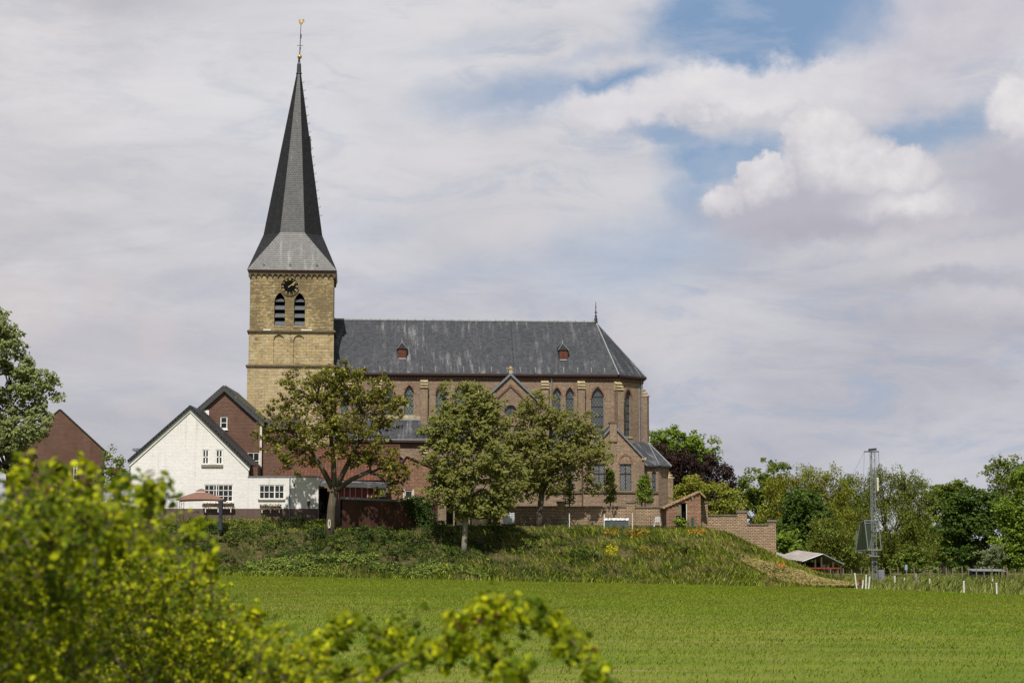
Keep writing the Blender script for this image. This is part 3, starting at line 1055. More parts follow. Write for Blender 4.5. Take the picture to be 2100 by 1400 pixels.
def groundmats():
    m, T, out = mat('crop')
    tc = T.new('ShaderNodeTexCoord')
    P = tc.outputs['Object']
    n1 = T.noise(P, 0.05, 5, 0.6)
    n2 = T.noise(T.mapping(P, (0.10, 0.35, 1)), 1.0, 5, 0.6)
    n3 = T.noise(T.mapping(P, (5.0, 2.2, 1)), 1.0, 5, 0.7)
    f = T.math('ADD', T.math('MULTIPLY', n1, 0.5), T.math('MULTIPLY', n2, 0.5))
    c = T.mix(T.ramp(f, 0.38, 0.62), (0.085, 0.140, 0.010), (0.165, 0.185, 0.024))
    st = T.noise(T.mapping(P, (0.035, 0.9, 1)), 1.0, 6, 0.65)
    c = T.mix(T.math('MULTIPLY', T.ramp(st, 0.50, 0.66), T.ramp(n1, 0.40, 0.60)), c, (0.26, 0.20, 0.085))
    c = T.mix(T.ramp(n3, 0.46, 0.30, 0, 0.7), c, (0.06, 0.10, 0.004))
    principled(T, out, c, 0.9, 0.1, bump=n3, bstr=0.8, bdist=0.1)
    m, T, out = mat('bank_soil')
    tc = T.new('ShaderNodeTexCoord')
    P = tc.outputs['Object']
    n1 = T.noise(P, 0.45, 6, 0.65)
    n2 = T.noise(P, 3.5, 6, 0.7)
    c = T.mix(T.ramp(n1, 0.40, 0.60), (0.035, 0.048, 0.010), (0.115, 0.095, 0.042))
    c = T.mix(T.ramp(n2, 0.35, 0.7), c, T.mix(1.0, c, (0.4, 0.4, 0.4), 'MULTIPLY'))
    principled(T, out, c, 0.95, 0.05, bump=n2, bstr=0.8, bdist=0.08)
    m, T, out = mat('meadow')
    tc = T.new('ShaderNodeTexCoord')
    P = tc.outputs['Object']
    n1 = T.noise(P, 0.12, 6, 0.65)
    n2 = T.noise(P, 2.5, 6, 0.7)
    c = T.mix(T.ramp(n1, 0.38, 0.6), (0.10, 0.125, 0.025), (0.20, 0.20, 0.06))
    c = T.mix(n2, c, T.mix(1.0, c, (0.5, 0.5, 0.5), 'MULTIPLY'))
    principled(T, out, c, 0.95, 0.05, bump=n2, bstr=0.8, bdist=0.1)


groundmats()

ys = np.concatenate([np.linspace(-60, 260, 65), np.geomspace(275, 4500, 14)])
xs = np.concatenate([-np.geomspace(90, 3500, 10)[::-1], np.linspace(-80, 90, 35), np.geomspace(105, 3500, 10)])
X, Y = np.meshgrid(xs, ys)
gridmesh('ground', X, Y, field_z(X, Y) - 0.06, M['meadow'])


def field_far(x):
    return np.interp(x, [-90, 22, 26.0, 32, 40, 60], [164.5, 164.5, 158, 125, 100, 70])


xs = np.linspace(-80, 58, 93)
vv = np.linspace(0, 1, 70)
X = np.tile(xs[None, :], (70, 1))
Y = -15 + vv[:, None] * (field_far(xs)[None, :] + 15)
gridmesh('field', X, Y, field_z(X, Y), M['crop'])
xs = np.linspace(-95, 30.5, 314)
ys = np.concatenate([np.linspace(161.8, 180, 61), np.linspace(181, 243, 40)])
X, Y = np.meshgrid(xs, ys)
gridmesh('bank', X, Y, bank_z(X, Y), M['bank_soil'])

# ------------------------------------------------------------------ church
o = W(507, 1060, 196)
CF = Frame((o.x, o.y, 5.2), 4.5)
church = empty('church', CF.o, CF.a, label='brick village church with yellow stone tower and tall slate spire', cat='church')


def part(mb, name, mats, parent=None, label=None, smooth=False):
    ob = mb.build(name, mats, parent or church, smooth)
    if label:
        ob['label'] = label
    return ob


def flat(v):
    return lambda u, z, d: (u, v + d, z)


def window(parent, outline, xf, glass, depth, bars=None, sill=None, mull=None, frame=None, gname='window', barmat=None, barw=0.035, ft=0.05):
    """window > pane, bars, sill; xf(u, z, d) places it in its wall"""
    us = [p[0] for p in outline]
    zs = [p[1] for p in outline]
    u0, u1, z0, z1 = min(us), max(us), min(zs), max(zs)
    mb = MB()
    fm = frame or M['stone_trim']
    # frame strip just inside the opening
    cx, cz = (u0 + u1) / 2, (z0 + z1) / 2
    n = len(outline)
    inn = [(cx + (u - cx) * (1 - 2 * ft / (u1 - u0)), cz + (z - cz) * (1 - 2 * ft / (z1 - z0))) for u, z in outline]
    a = [xf(u, z, depth - 0.06) for u, z in outline]
    b = [xf(u, z, depth - 0.06) for u, z in inn]
    c = [xf(u, z, depth) for u, z in inn]
    mb.add(a + b, [(i, (i + 1) % n, n + (i + 1) % n, n + i) for i in range(n)])
    mb.add(b + c, [(i, (i + 1) % n, n + (i + 1) % n, n + i) for i in range(n)])
    w = mb.build(gname, fm, parent)
    p = MB()
    p.face([xf(u, z, depth) for u, z in outline])
    p.build('pane', glass, w)
    def bar(ua, ub, za, zb):
        bm_ = MB()
        q = [(ua, za), (ub, za), (ub, zb), (ua, zb)]
        A = [xf(u, z, depth - 0.05) for u, z in q]
        B = [xf(u, z, depth - 0.004) for u, z in q]
        bm_.hexa(B, A)
        bm_.build('glazing_bar', barmat or M['iron'], w)
    if bars:
        for z in bars:
            bar(u0 + 0.02, u1 - 0.02, z - barw / 2, z + barw / 2)
    if mull:
        for u in mull:
            bar(u - barw / 2, u + barw / 2, z0 + 0.02, z1 - 0.02)
    if sill:
        sm, pr, th = sill
        s_ = MB()
        q = [(u0 - 0.08, z0 - th), (u1 + 0.08, z0 - th), (u1 + 0.08, z0 - 0.003), (u0 - 0.08, z0 - 0.003)]
        s_.hexa([xf(u, z, 0.02) for u, z in q], [xf(u, z, -pr) for u, z in q])
        s_.build('sill', sm, w)
    return w


# ---- tower
tu0, tu1 = CF.u(512.5, 620), CF.u(684, 620)
TWD = tu1 - tu0
zt = CF.z(600, 557)
zs1 = CF.z(600, 679)
zs2 = CF.z(600, 750)
zc0 = -0.8


def shell(mb, u0, u1, v0, v1, z0, z1, skip_front=True):
    if not skip_front:
        mb.face([(u0, v0, z0), (u1, v0, z0), (u1, v0, z1), (u0, v0, z1)])
    mb.face([(u1, v0, z0), (u1, v1, z0), (u1, v1, z1), (u1, v0, z1)])
    mb.face([(u1, v1, z0), (u0, v1, z0), (u0, v1, z1), (u1, v1, z1)])
    mb.face([(u0, v1, z0), (u0, v0, z0), (u0, v0, z1), (u0, v1, z1)])


bells = []
for px0, px1, py0, py1 in ((562.5, 584.5, 668, 599.5), (603, 625.5, 668, 600)):
    a, b = CF.u(px0, 640), CF.u(px1, 640)
    bells.append(lancet((a + b) / 2, CF.z(590, py0), CF.z(590, py1), b - a))
mb = MB()
mb.wall(rect(tu0, tu1, zs1, zt), bells, flat(0), 0.5)
shell(mb, tu0, tu1, 0, TWD, zs1, zt)
part(mb, 'tower_wall', M['marl_weathered'], label='blackened upper stage of the yellow stone tower')
e1, e2 = 0.06, 0.17
blind = []
for px0, px1, py0, py1 in ((560.5, 582.5, 748, 686), (601.5, 624, 748, 686.5)):
    a, b = CF.u(px0, 720), CF.u(px1, 720)
    blind.append(roundarch((a + b) / 2, CF.z(590, py0), CF.z(590, py1), b - a))
mb = MB()
mb.wall(rect(tu0 - e1, tu1 + e1, zs2, zs1), blind, flat(-e1), 0.14)
shell(mb, tu0 - e1, tu1 + e1, -e1, TWD + e1, zs2, zs1)
for l in blind:
    mb.face([(u, -e1 + 0.14, z) for u, z in l])
part(mb, 'tower_wall', M['marl_stained'], label='middle stage of the tower with two blind arches')
mb = MB()
shell(mb, tu0 - e2, tu1 + e2, -e2, TWD + e2, zc0, zs2, False)
part(mb, 'tower_wall', M['marl_clean'], label='pale yellow lower stage of the tower')
for z, e in ((zs1, 0.24), (zs2, 0.32)):
    mb = MB()
    e0 = e
    A = [(tu0 - e0, -e0), (tu1 + e0, -e0), (tu1 + e0, TWD + e0), (tu0 - e0, TWD + e0)]
    B = [(tu0, 0.0), (tu1, 0.0), (tu1, TWD), (tu0, TWD)]
    mb.hexa([(x, y, z - 0.10) for x, y in A], [(x, y, z + 0.02) for x, y in A])
    mb.hexa([(x, y, z + 0.02) for x, y in A], [(x, y, z + 0.18) for x, y in B])
    part(mb, 'string_course', M['dark_stone_trim'])
# white repairs in the sill course
for pa, pb in ((540, 556), (618, 640)):
    mb = MB()
    mb.box(CF.u(pa, 676), CF.u(pb, 676), -0.27, -0.05, zs1 + 0.03, zs1 + 0.16)
    part(mb, 'repair_stone', M['white_stone'], label='white replacement stone in the string course')
# louvres
for l in bells:
    us = [p[0] for p in l]
    u0, u1 = min(us), max(us)
    z0, z1 = l[0][1], max(p[1] for p in l)
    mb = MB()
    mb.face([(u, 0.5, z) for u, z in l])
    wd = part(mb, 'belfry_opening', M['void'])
    n = 4
    H = (z1 - z0)
    for k in range(n):
        za = z0 + H * (0.02 + 0.235 * k)
        mb = MB()
        ww = 1.0 if k < 3 else 0.82
        cu = (u0 + u1) / 2
        hw = (u1 - u0) / 2 * ww - 0.01
        hh = 0.145 * H if k < 3 else 0.10 * H
        mb.hexa([(cu - hw, 0.10, za), (cu + hw, 0.10, za), (cu + hw, 0.14, za - 0.02), (cu - hw, 0.14, za - 0.02)],
                [(cu - hw, 0.42, za + hh), (cu + hw, 0.42, za + hh), (cu + hw, 0.46, za + hh - 0.02), (cu - hw, 0.46, za + hh - 0.02)])
        mb.build('louvre', M['louvre_slate'], wd)
    mb = MB()
    mb.box(u0 - 0.05, u1 + 0.05, -0.06, 0.3, z0 - 0.12, z0 - 0.004)
    mb.build('sill', M['stone_trim'], wd)
# arched frieze below the eaves
zf0, zf1 = CF.z(600, 568), CF.z(600, 556)
for side in range(2):
    mb = MB()
    n = 15
    step = TWD / n
    if side == 0:
        poly = [(tu0 - 0.16, zf0 - 0.05), (tu0 + 0.1, zf0 - 0.05)]
        for i in range(n):
            c = tu0 + (i + 0.5) * step
            for k in range(5):
                a = math.pi - math.pi * k / 4
                poly.append((c + 0.40 * step * math.cos(a), zf0 + 0.05 + 0.42 * step * math.sin(a)))
            if i < n - 1:
                poly.append((c + 0.5 * step, zf0 - 0.05))
        poly += [(tu1 - 0.1, zf0 - 0.05), (tu1 + 0.16, zf0 - 0.05), (tu1 + 0.16, zf1 + 0.1), (tu0 - 0.16, zf1 + 0.1)]
        mb.prism(poly, -0.16, 0.02)
    else:
        mb.box(tu1 - 0.02, tu1 + 0.16, 0.03, TWD + 0.16, zf0 + 0.12, zf1 + 0.1)
        part(mb, 'arched_frieze', M['dark_stone_trim'])
        mb = MB()
        mb.box(tu0 - 0.16, tu0 + 0.02, 0.03, TWD + 0.16, zf0 + 0.12, zf1 + 0.1)
    part(mb, 'arched_frieze', M['dark_stone_trim'])

# ---- clock
cku, ckz = CF.at(594.2, 587.3)
ckr = CF.u(612.8, 587) - cku
ck = empty('clock', (cku, -0.1, ckz))
ck.parent = church
ck['label'] = 'black tower clock with gold Roman numerals showing eight past two'


def disc(mb, r, y0, y1, n=40, ri=0.0):
    o_ = [(r * math.cos(2 * math.pi * i / n), r * math.sin(2 * math.pi * i / n)) for i in range(n)]
    if ri == 0:
        mb.prism(o_, y0, y1)
    else:
        i_ = [(x * ri / r, z * ri / r) for x, z in o_]
        vs = [(x, y0, z) for x, z in o_] + [(x, y0, z) for x, z in i_] + [(x, y1, z) for x, z in o_] + [(x, y1, z) for x, z in i_]
        fs = []
        for i in range(n):
            j = (i + 1) % n
            fs += [(i, j, n + j, n + i), (j, i, 2 * n + i, 2 * n + j), (n + i, n + j, 3 * n + j, 3 * n + i)]
        mb.add(vs, fs)


mb = MB(); disc(mb, ckr, 0.0, 0.14); mb.build('clock_face', M['black_paint'], ck)
mb = MB(); disc(mb, ckr + 0.012, -0.03, 0.02, 40, ckr - 0.012); mb.build('clock_rim', M['gold_paint'], ck)
NUM = ['XII', 'I', 'II', 'III', 'IIII', 'V', 'VI', 'VII', 'VIII', 'IX', 'X', 'XI']
for k, s_ in enumerate(NUM):
    mb = MB()
    hh = ckr * 0.115
    adv = {'I': 0.052, 'V': 0.11, 'X': 0.11}
    wtot = sum(adv[c] for c in s_) * ckr
    x = -wtot / 2
    th = ckr * 0.0125
    def stroke(xa, za, xb, zb, t=th):
        mb.hexa([(xa - t, 0, za), (xa + t, 0, za), (xb + t, 0, zb), (xb - t, 0, zb)], [(xa - t, -0.02, za), (xa + t, -0.02, za), (xb + t, -0.02, zb), (xb - t, -0.02, zb)])
    for c in s_:
        a = adv[c] * ckr
        if c == 'I':
            stroke(x + a / 2, -hh, x + a / 2, hh)
        elif c == 'V':
            stroke(x + a * 0.12, hh, x + a * 0.5, -hh)
            stroke(x + a * 0.88, hh, x + a * 0.5, -hh, th * 0.6)
        else:
            stroke(x + a * 0.12, hh, x + a * 0.88, -hh)
            stroke(x + a * 0.88, hh, x + a * 0.12, -hh, th * 0.6)
        x += a
    for zz in (-hh, hh):
        stroke(-wtot / 2, zz - 0.008, -wtot / 2, zz + 0.008, 0.001)
        mb.box(-wtot / 2, wtot / 2, -0.02, 0, zz - th * 0.6, zz + th * 0.6)
    nm = mb.build('numeral', M['gold_paint'], ck)
    ang = -2 * math.pi * k / 12
    nm.location = (math.sin(-ang) * ckr * 0.80, -0.004, math.cos(ang) * ckr * 0.80)
    nm.rotation_euler = (0, -ang, 0)
    mb = MB()
    mb.prism([(0, -ckr * .035), (ckr * .025, 0), (0, ckr * .035), (-ckr * .025, 0)], -0.02, 0)
    dm = mb.build('hour_mark', M['gold_paint'], ck)
    am = 2 * math.pi * (k + 0.5) / 12
    dm.location = (math.sin(am) * ckr * 0.82, -0.004, math.cos(am) * ckr * 0.82)
    dm.rotation_euler = (0, am, 0)
for ang, L, wd, yy in ((51, 0.92, 0.034, -0.09), (64, 0.62, 0.045, -0.05)):
    mb = MB()
    l = ckr * L
    w_ = ckr * wd
    mb.prism([(-w_ * .7, -l * .25), (w_ * .7, -l * .25), (w_, l * .55), (w_ * 2.0, l * .62), (0, l), (-w_ * 2.0, l * .62), (-w_, l * .55)], yy - 0.015, yy + 0.015)
    hd = mb.build('clock_hand', M['gold_paint'], ck)
    hd.rotation_euler = (0, R(ang), 0)

# ---- spire
cu, cv = (tu0 + tu1) / 2, TWD / 2
hs = TWD / 2 + 0.30
ze = CF.z(600, 553.5, -0.3)
zo = CF.z(600, 478, cv - 2.6)
oo = (CF.u(661.5, 478, cv) - CF.u(541.5, 478, cv)) / 2
ot = math.tan(math.pi / 8)
ocu = (CF.u(661.5, 478, cv) + CF.u(541.5, 478, cv)) / 2
tipu, tipz = CF.at(613.2, 143, cv)
SQ = [(cu - hs, cv - hs), (cu + hs, cv - hs), (cu + hs, cv + hs), (cu - hs, cv + hs)]
OC = []
for sx, sy in ((-ot, -1), (ot, -1), (1, -ot), (1, ot), (ot, 1), (-ot, 1), (-1, ot), (-1, -ot)):
    OC.append((ocu + sx * oo, cv + sy * oo))
mb = MB()
s3 = [(x, y, ze) for x, y in SQ]
o3 = [(x, y, zo) for x, y in OC]
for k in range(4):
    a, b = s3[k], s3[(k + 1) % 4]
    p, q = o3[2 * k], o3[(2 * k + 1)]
    mb.face([a, b, q, p], 1 if k == 0 else 0)  # only the front face gets the slate with sunlight in its colour
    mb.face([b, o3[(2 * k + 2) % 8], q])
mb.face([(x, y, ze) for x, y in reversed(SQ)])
flare = part(mb, 'spire_skirt', [M['spire_slate'], M['sunlit_flare_slate']])
mb = MB()
r_t = 0.16
t3 = [(tipu + (x - ocu) / oo * r_t, cv + (y - cv) / oo * r_t, tipz) for x, y in OC]
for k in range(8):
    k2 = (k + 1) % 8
    mb.face([(o3[k][0], o3[k][1], o3[k][2]), o3[k2], t3[k2], t3[k]], 1 if k == 0 else 0)   # front facet: some lichen, and its sunlit sheen put into a paler slate
spire = part(mb, 'spire', [M['spire_slate'], M['sunlit_lichen_slate']])
# eaves board under the skirt
mb = MB()
mb.hexa([(x * 1.0, y, ze - 0.30) for x, y in [(cu - hs + .12, cv - hs + .12), (cu + hs - .12, cv - hs + .12), (cu + hs - .12, cv + hs - .12), (cu - hs + .12, cv + hs - .12)]],
        [(x, y, ze - 0.005) for x, y in [(cu - hs + .03, cv - hs + .03), (cu + hs - .03, cv - hs + .03), (cu + hs - .03, cv + hs - .03), (cu - hs + .03, cv + hs - .03)]])
part(mb, 'eaves_board', M['gutter_brown'])
# lead cap, gold ball, rod and cock
mb = MB()
bz = CF.z(614.3, 117, cv)
mb.lathe([(0.25, -0.5), (0.33, -0.42), (0.24, -0.3), (0.20, 0.55), (0.12, 0.75), (0.10, bz - tipz - 0.1)], (tipu, cv, tipz), 10)
mb.build('lead_cap', M['iron'], spire)
mb = MB()
br = 0.235
mb.lathe([(0.03, -br), (0.16, -0.17), (br, -0.05), (br, 0.07), (0.15, 0.18), (0.04, br)], (tipu + 0.05, cv, bz), 14)
mb.build('gold_ball', M['gold'], spire, smooth=True)
rz = CF.z(617, 50, cv)
ru = CF.u(617.2, 52, cv)
mb = MB()
mb.tube([(tipu + 0.05, cv, bz), (ru, cv, rz)], [0.06, 0.03], 6)
mb.tube([(tipu + 0.08, cv, bz + 1.0 - 0.25), (tipu + 0.11, cv, bz + 1.0)], 0.07, 6)
zc = CF.z(615, 94, cv)
mb.tube([(tipu - 0.19, cv, zc), (tipu + 0.36, cv, zc)], 0.025, 5)
for sx in (-1, 1):
    mb.tube([(tipu + 0.08 + sx * .26, cv, zc), (tipu + 0.08 + sx * .30, cv, zc + .06), (tipu + 0.08 + sx * .27, cv, zc + .1)], 0.02, 5)
zc = CF.z(615.5, 75, cv)
mb.tube([(tipu + 0.14, cv, zc - .22), (tipu + 0.17, cv, zc + .22)], 0.075, 6)
mb.build('rod', M['iron'], spire)
# weathercock: body, raised tail, head with comb
q = 1.0 / (FPX / (CF.o.y + cv))
prof = [(-4.5, 4.8), (-4.0, 8.5), (-3.2, 9.3), (-3.4, 11), (-2.2, 10), (-1.4, 10.6), (-1.3, 8.8), (-1.5, 6.5), (-0.6, 4.0), (1.0, 3.2), (2.6, 4.2), (3.2, 7.2), (2.8, 9.8), (4.2, 11.2), (6.6, 10.6), (7.4, 7.5), (6.7, 3.2), (6.0, 4.5), (5.4, 7.2), (4.8, 4.0), (4.0, 1.8), (2.0, -0.6), (0.5, -1.6), (-1.6, -0.8), (-3.3, 1.4), (-4.3, 3.4)]
mb = MB()
mb.prism([(ru + x * q, rz + z * q) for x, z in reversed(prof)][::1], cv - 0.05, cv + 0.05)
mb.build('weathercock', M['gold'], spire)
# climbing hooks on the east hip
for k in range(17):
    t = 0.12 + 0.80 * k / 16
    p0, p1 = Vector(o3[2]).lerp(Vector(o3[3]), 0.15), Vector(t3[2]).lerp(Vector(t3[3]), 0.15)
    p = p0.lerp(p1, t)
    mb = MB()
    mb.tube([p, p + Vector((0.17, -0.03, 0.03)), p + Vector((0.20, -0.03, 0.16))], 0.022, 4)
    mb.build('climbing_hook', M['iron'], spire)
p = Vector(o3[2]).lerp(Vector(t3[2]), 0.55)
mb = MB()
mb.tube([p + Vector((0.06, 0, -0.75)), p + Vector((-0.06, 0, 0.75))], 0.09, 6)
mb.build('roof_hatch', M['iron'], spire)
for px in (541, 595, 650):
    f_ = 0.10
    a = CF.u(px, 543)
    pz = ze + (zo - ze) * f_
    mb = MB()
    yy = cv - hs + (hs - oo) * f_ - 0.03
    mb.box(a - 0.03, a + 0.03, yy - 0.05, yy + 0.02, pz - 0.1, pz + 0.25)
    mb.box(a - 0.12, a + 0.12, yy - 0.05, yy + 0.0, pz + 0.15, pz + 0.21)
    mb.build('roof_hook', M['lead_flashing'], flare)

# ---- nave
NV = 0.7                                    # front wall plane
HALF = 4.6
NC = NV + HALF
nu0 = tu1 - 0.4
uA = CF.u(1266, 772, NV)
zE = CF.z(930, 766, NV - 0.35)
zR = CF.z(930, 657.5, NC)
uR = CF.u(1222, 660, NC)
apse = [(uA, NV), (uA + 2.95, NV + 2.65), (uA + 2.95, NV + 2 * HALF - 2.65), (uA, NV + 2 * HALF)]


def pxl(v, px0, px1, py0, py1, shape=lancet):
    a, b = CF.u(px0, py0, v), CF.u(px1, py0, v)
    return shape((a + b) / 2, CF.z((px0 + px1) / 2, py0, v), CF.z((px0 + px1) / 2, py1, v), b - a)


nave_w = []
for p0, p1 in ((700, 715), (726, 741), (784, 806), (829, 849)):
    nave_w.append(('green_glass', pxl(NV, p0 if p0 < 780 else p0, p1, 851, 789)))
for p0, p1 in ((893.5, 917), (932, 953)):
    nave_w.append(('green_glass', pxl(NV, p0, p1, 851, 788)))
for p0, p1 in ((1133.5, 1151.5), (1160, 1178)):
    nave_w.append(('leaded_glass', pxl(NV, p0, p1, 862, 794)))
nave_w.append(('leaded_glass', pxl(NV, 1212.5, 1239.5, 893, 793)))
mb = MB()
mb.wall(rect(nu0, uA, zc0, zE), [w_[1] for w_ in nave_w], flat(NV), 0.3)
mb.face([(uA, NV + 2 * HALF, zc0), (nu0, NV + 2 * HALF, zc0), (nu0, NV + 2 * HALF, zE), (uA, NV + 2 * HALF, zE)])


def facet(P0, P1):
    d = Vector((P1[0] - P0[0], P1[1] - P0[1], 0))
    L = d.length
    d.normalize()
    n = Vector((-d.y, d.x, 0))      # pointing inwards
    def xf(u, z, dd):
        p = Vector((P0[0], P0[1], 0)) + d * u + n * dd
        return (p.x, p.y, z)
    return xf, L


xfA, LA = facet(apse[0], apse[1])
zw0, zw1 = CF.z(1292, 895, NV + 1.2), CF.z(1292, 798, NV + 1.2)
apw = lancet(LA * 0.42, zw0, zw1, 1.05)
mb.wall(rect(0, LA, zc0, zE), [apw], xfA, 0.3)
mb.face([(*apse[1], zc0), (*apse[2], zc0), (*apse[2], zE), (*apse[1], zE)])
mb.face([(*apse[2], zc0), (*apse[3], zc0), (*apse[3], zE), (*apse[2], zE)])
part(mb, 'nave_wall', M['church_brick'])
for g, l in nave_w:
    zs = [p[1] for p in l]
    n = 5 if (max(zs) - min(zs)) > 3.6 else 3
    bars = [min(zs) + (max(zs) - min(zs)) * k / n for k in range(1, n)]
    us = [p[0] for p in l]
    window(church, l, flat(NV), M[g], 0.27, bars=bars, sill=(M['stone_trim'], 0.06, 0.16), frame=M['grey_sill'])
window(church, apw, xfA, M['leaded_glass'], 0.27, bars=[zw0 + (zw1 - zw0) * k / 6 for k in range(1, 6)], sill=(M['stone_trim'], 0.06, 0.16), frame=M['grey_sill'])
# brick window surrounds, slightly proud
for l, xf in [(w_[1], flat(NV)) for w_ in nave_w] + [(apw, xfA)]:
    arch = l[2:]
    us = [p[0] for p in l]
    cx = (min(us) + max(us)) / 2
    zb = arch[0][1]
    mb = MB()
    out_ = [(cx + (u - cx) * 1.0 + (0.14 if u > cx + 1e-4 else (-0.14 if u < cx - 1e-4 else 0)), z + 0.16 * min(1, max(0, (z - zb)) / 0.5)) for u, z in arch]
    for i in range(len(arch) - 1):
        q = [arch[i], out_[i], out_[i + 1], arch[i + 1]]
        mb.hexa([xf(u, z, 0.01) for u, z in q], [xf(u, z, -0.03) for u, z in q])
    part(mb, 'window_arch', M['old_red_brick'])

# roof
ov = 0.35
eA = (uA + 0.12, NV - ov)
eB = (apse[1][0] + 0.36, apse[1][1] - 0.12)
eC = (apse[2][0] + 0.36, apse[2][1] + 0.12)
eD = (uA + 0.12, NV + 2 * HALF + ov)
zEo = zE + 0.02
mb = MB()
rid0, rid1 = (nu0, NC, zR), (uR, NC, zR)
mb.face([(nu0, NV - ov, zEo), (*eA, zEo), rid1, rid0])
mb.face([(*eA, zEo), (*eB, zEo), rid1])
mb.face([(*eB, zEo), (*eC, zEo), rid1])
mb.face([(*eC, zEo), (*eD, zEo), rid1])
mb.face([(*eD, zEo), (nu0, NV + 2 * HALF + ov, zEo), rid0, rid1])
mb.face([(nu0, NV + 2 * HALF + ov, zEo - .01), (*eD, zEo - .01), (*eC, zEo - .01), (*eB, zEo - .01), (*eA, zEo - .01), (nu0, NV - ov, zEo - .01)][::1])
roof = part(mb, 'nave_roof', M['nave_slate'])
nrm = Vector((0, -(zR - zEo), HALF + ov)).normalized()


def on_roof(u, f, lift=0.0):
    p = Vector((u, NV - ov, zEo)).lerp(Vector((u, NC, zR)), f) + nrm * lift
    return p


mb = MB()
mb.tube([(nu0, NC, zR + 0.02), (uR, NC, zR + 0.02)], 0.12, 6)
nclip = 30
mb.build('ridge_cap', M['lead'], roof)
for k in range(nclip):
    u = nu0 + 0.5 + (uR - nu0 - 0.8) * k / (nclip - 1)
    mb = MB()
    mb.box(u - 0.035, u + 0.035, NC - 0.14, NC + 0.14, zR - 0.02, zR + 0.17)
    mb.build('ridge_clip', M['lead'], roof)
mb = MB()
mb.tube([rid1, (*eA, zEo + 0.02)], 0.055, 5)
mb.tube([rid1, (*eB, zEo + 0.02)], 0.055, 5)
mb.build('hip_flashing', M['lead'], roof)
# snow hooks above the eaves
for px in (722, 748, 779, 866, 893, 925, 951, 983, 1008, 1040, 1067, 1098, 1126, 1156, 1185, 1213, 1240):
    u = CF.u(px, 757, NV)
    p = on_roof(u, 0.085)
    mb = MB()
    mb.tube([on_roof(u - 0.12, 0.10, 0.05), on_roof(u + 0.12, 0.10, 0.05)], 0.018, 4)
    mb.tube([on_roof(u, 0.03, 0.02), on_roof(u, 0.12, 0.06)], 0.026, 4)
    mb.build('snow_hook', M['lead'], roof)
u = CF.u(1047, 700, NC)
mb = MB()
mb.tube([on_roof(u, 0.02, 0.03), on_roof(u, 0.98, 0.03)], 0.02, 4)
mb.build('lightning_wire', M['iron'], roof)
# finial
mb = MB()
fz = CF.z(1221.5, 618, NC) - zR
mb.lathe([(0.2, -0.1), (0.16, 0.35), (0.09, 0.55), (0.16, 0.62), (0.06, 0.7), (0.05, 0.95), (0.13, 1.02), (0.05, 1.1), (0.03, fz - .2), (0.01, fz)], (uR, NC, zR), 8)
mb.tube([(uR - .12, NC, zR + fz * .72), (uR + .12, NC, zR + fz * .72)], 0.02, 4)
mb.tube([(uR - .16, NC, zR + .95), (uR + .16, NC, zR + .95)], 0.02, 4)
mb.build('finial', M['iron'], roof)
# dormers
for px in (824.5, 1154.5):
    u = CF.u(px, 720, NV + 1.4)
    f0 = 0.27
    p = on_roof(u, f0)
    w_, h_ = 0.46, 1.0
    z0 = p.z
    y0 = p.y - 0.05
    dm = MB()
    dm.box(u - w_, u + w_, y0, y0 + 0.9, z0, z0 + h_)
    d_ = part(dm, 'dormer', M['dark_wood'])
    mb = MB()
    mb.box(u - w_ + .1, u - .012, y0 - 0.03, y0, z0 + .1, z0 + h_ - .08)
    mb.box(u + .012, u + w_ - .1, y0 - 0.03, y0, z0 + .1, z0 + h_ - .08)
    mb.build('shutter', M['dormer_wood'], d_)
    mb = MB()
    mb.box(u - w_ + .08, u + w_ - .08, y0 - 0.10, y0 + 0.01, z0 - 0.07, z0 + 0.05)
    mb.build('sill', M['lead'], d_)
    mb = MB()
    e = w_ + 0.10
    zt_ = z0 + h_ - .02
    ap = (u, y0 + 0.75, zt_ + 0.78)
    q = [(u - e, y0 - .12, zt_), (u + e, y0 - .12, zt_), (u + e, y0 + 1.2, zt_ + 0.35), (u - e, y0 + 1.2, zt_ + 0.35)]
    mb.face([q[0], q[1], ap]); mb.face([q[1], q[2], ap]); mb.face([q[2], q[3], ap]); mb.face([q[3], q[0], ap]); mb.face([q[3], q[2], q[1], q[0]])
    mb.build('dormer_roof', M['spire_slate'], d_)
    mb = MB()
    mb.tube([q[0], ap], 0.022, 4); mb.tube([q[1], ap], 0.022, 4)
    mb.tube([ap, (ap[0], ap[1], ap[2] + 0.32)], [0.05, 0.015], 5)
    mb.build('flashing', M['lead'], d_)
# gutter and brick frieze
def run(path, y_out, z0, z1, thick):
    mb = MB()
    for i in range(len(path) - 1):
        a, b = Vector((*path[i], 0)), Vector((*path[i + 1], 0))
        d = (b - a).normalized()
        n = Vector((d.y, -d.x, 0))
        A = [a + n * y_out, b + n * y_out + d * 0.0, b + n * (y_out - thick), a + n * (y_out - thick)]
        mb.hexa([(p.x, p.y, z0) for p in A], [(p.x, p.y, z1) for p in A])
    return mb


wl = [(nu0, NV), apse[0], apse[1], apse[2]]
part(run(wl, 0.42, zE - 0.16, zE + 0.03, 0.16), 'gutter', M['gutter_brown'])
part(run(wl, 0.25, zE - 0.30, zE - 0.165, 0.26), 'eaves_cornice', M['gutter_brown'])
part(run(wl, 0.10, zE - 0.62, zE - 0.31, 0.12), 'brick_frieze', M['dark_brick'])
mb = MB()
n = 90
for k in range(n):
    u = nu0 + 0.6 + (uA - nu0 - 0.7) * k / (n - 1)
    mb.box(u - 0.05, u + 0.05, NV - 0.16, NV - 0.10, zE - 0.52, zE - 0.36)
part(mb, 'frieze_dentil', M['church_brick'])['kind'] = 'stuff'

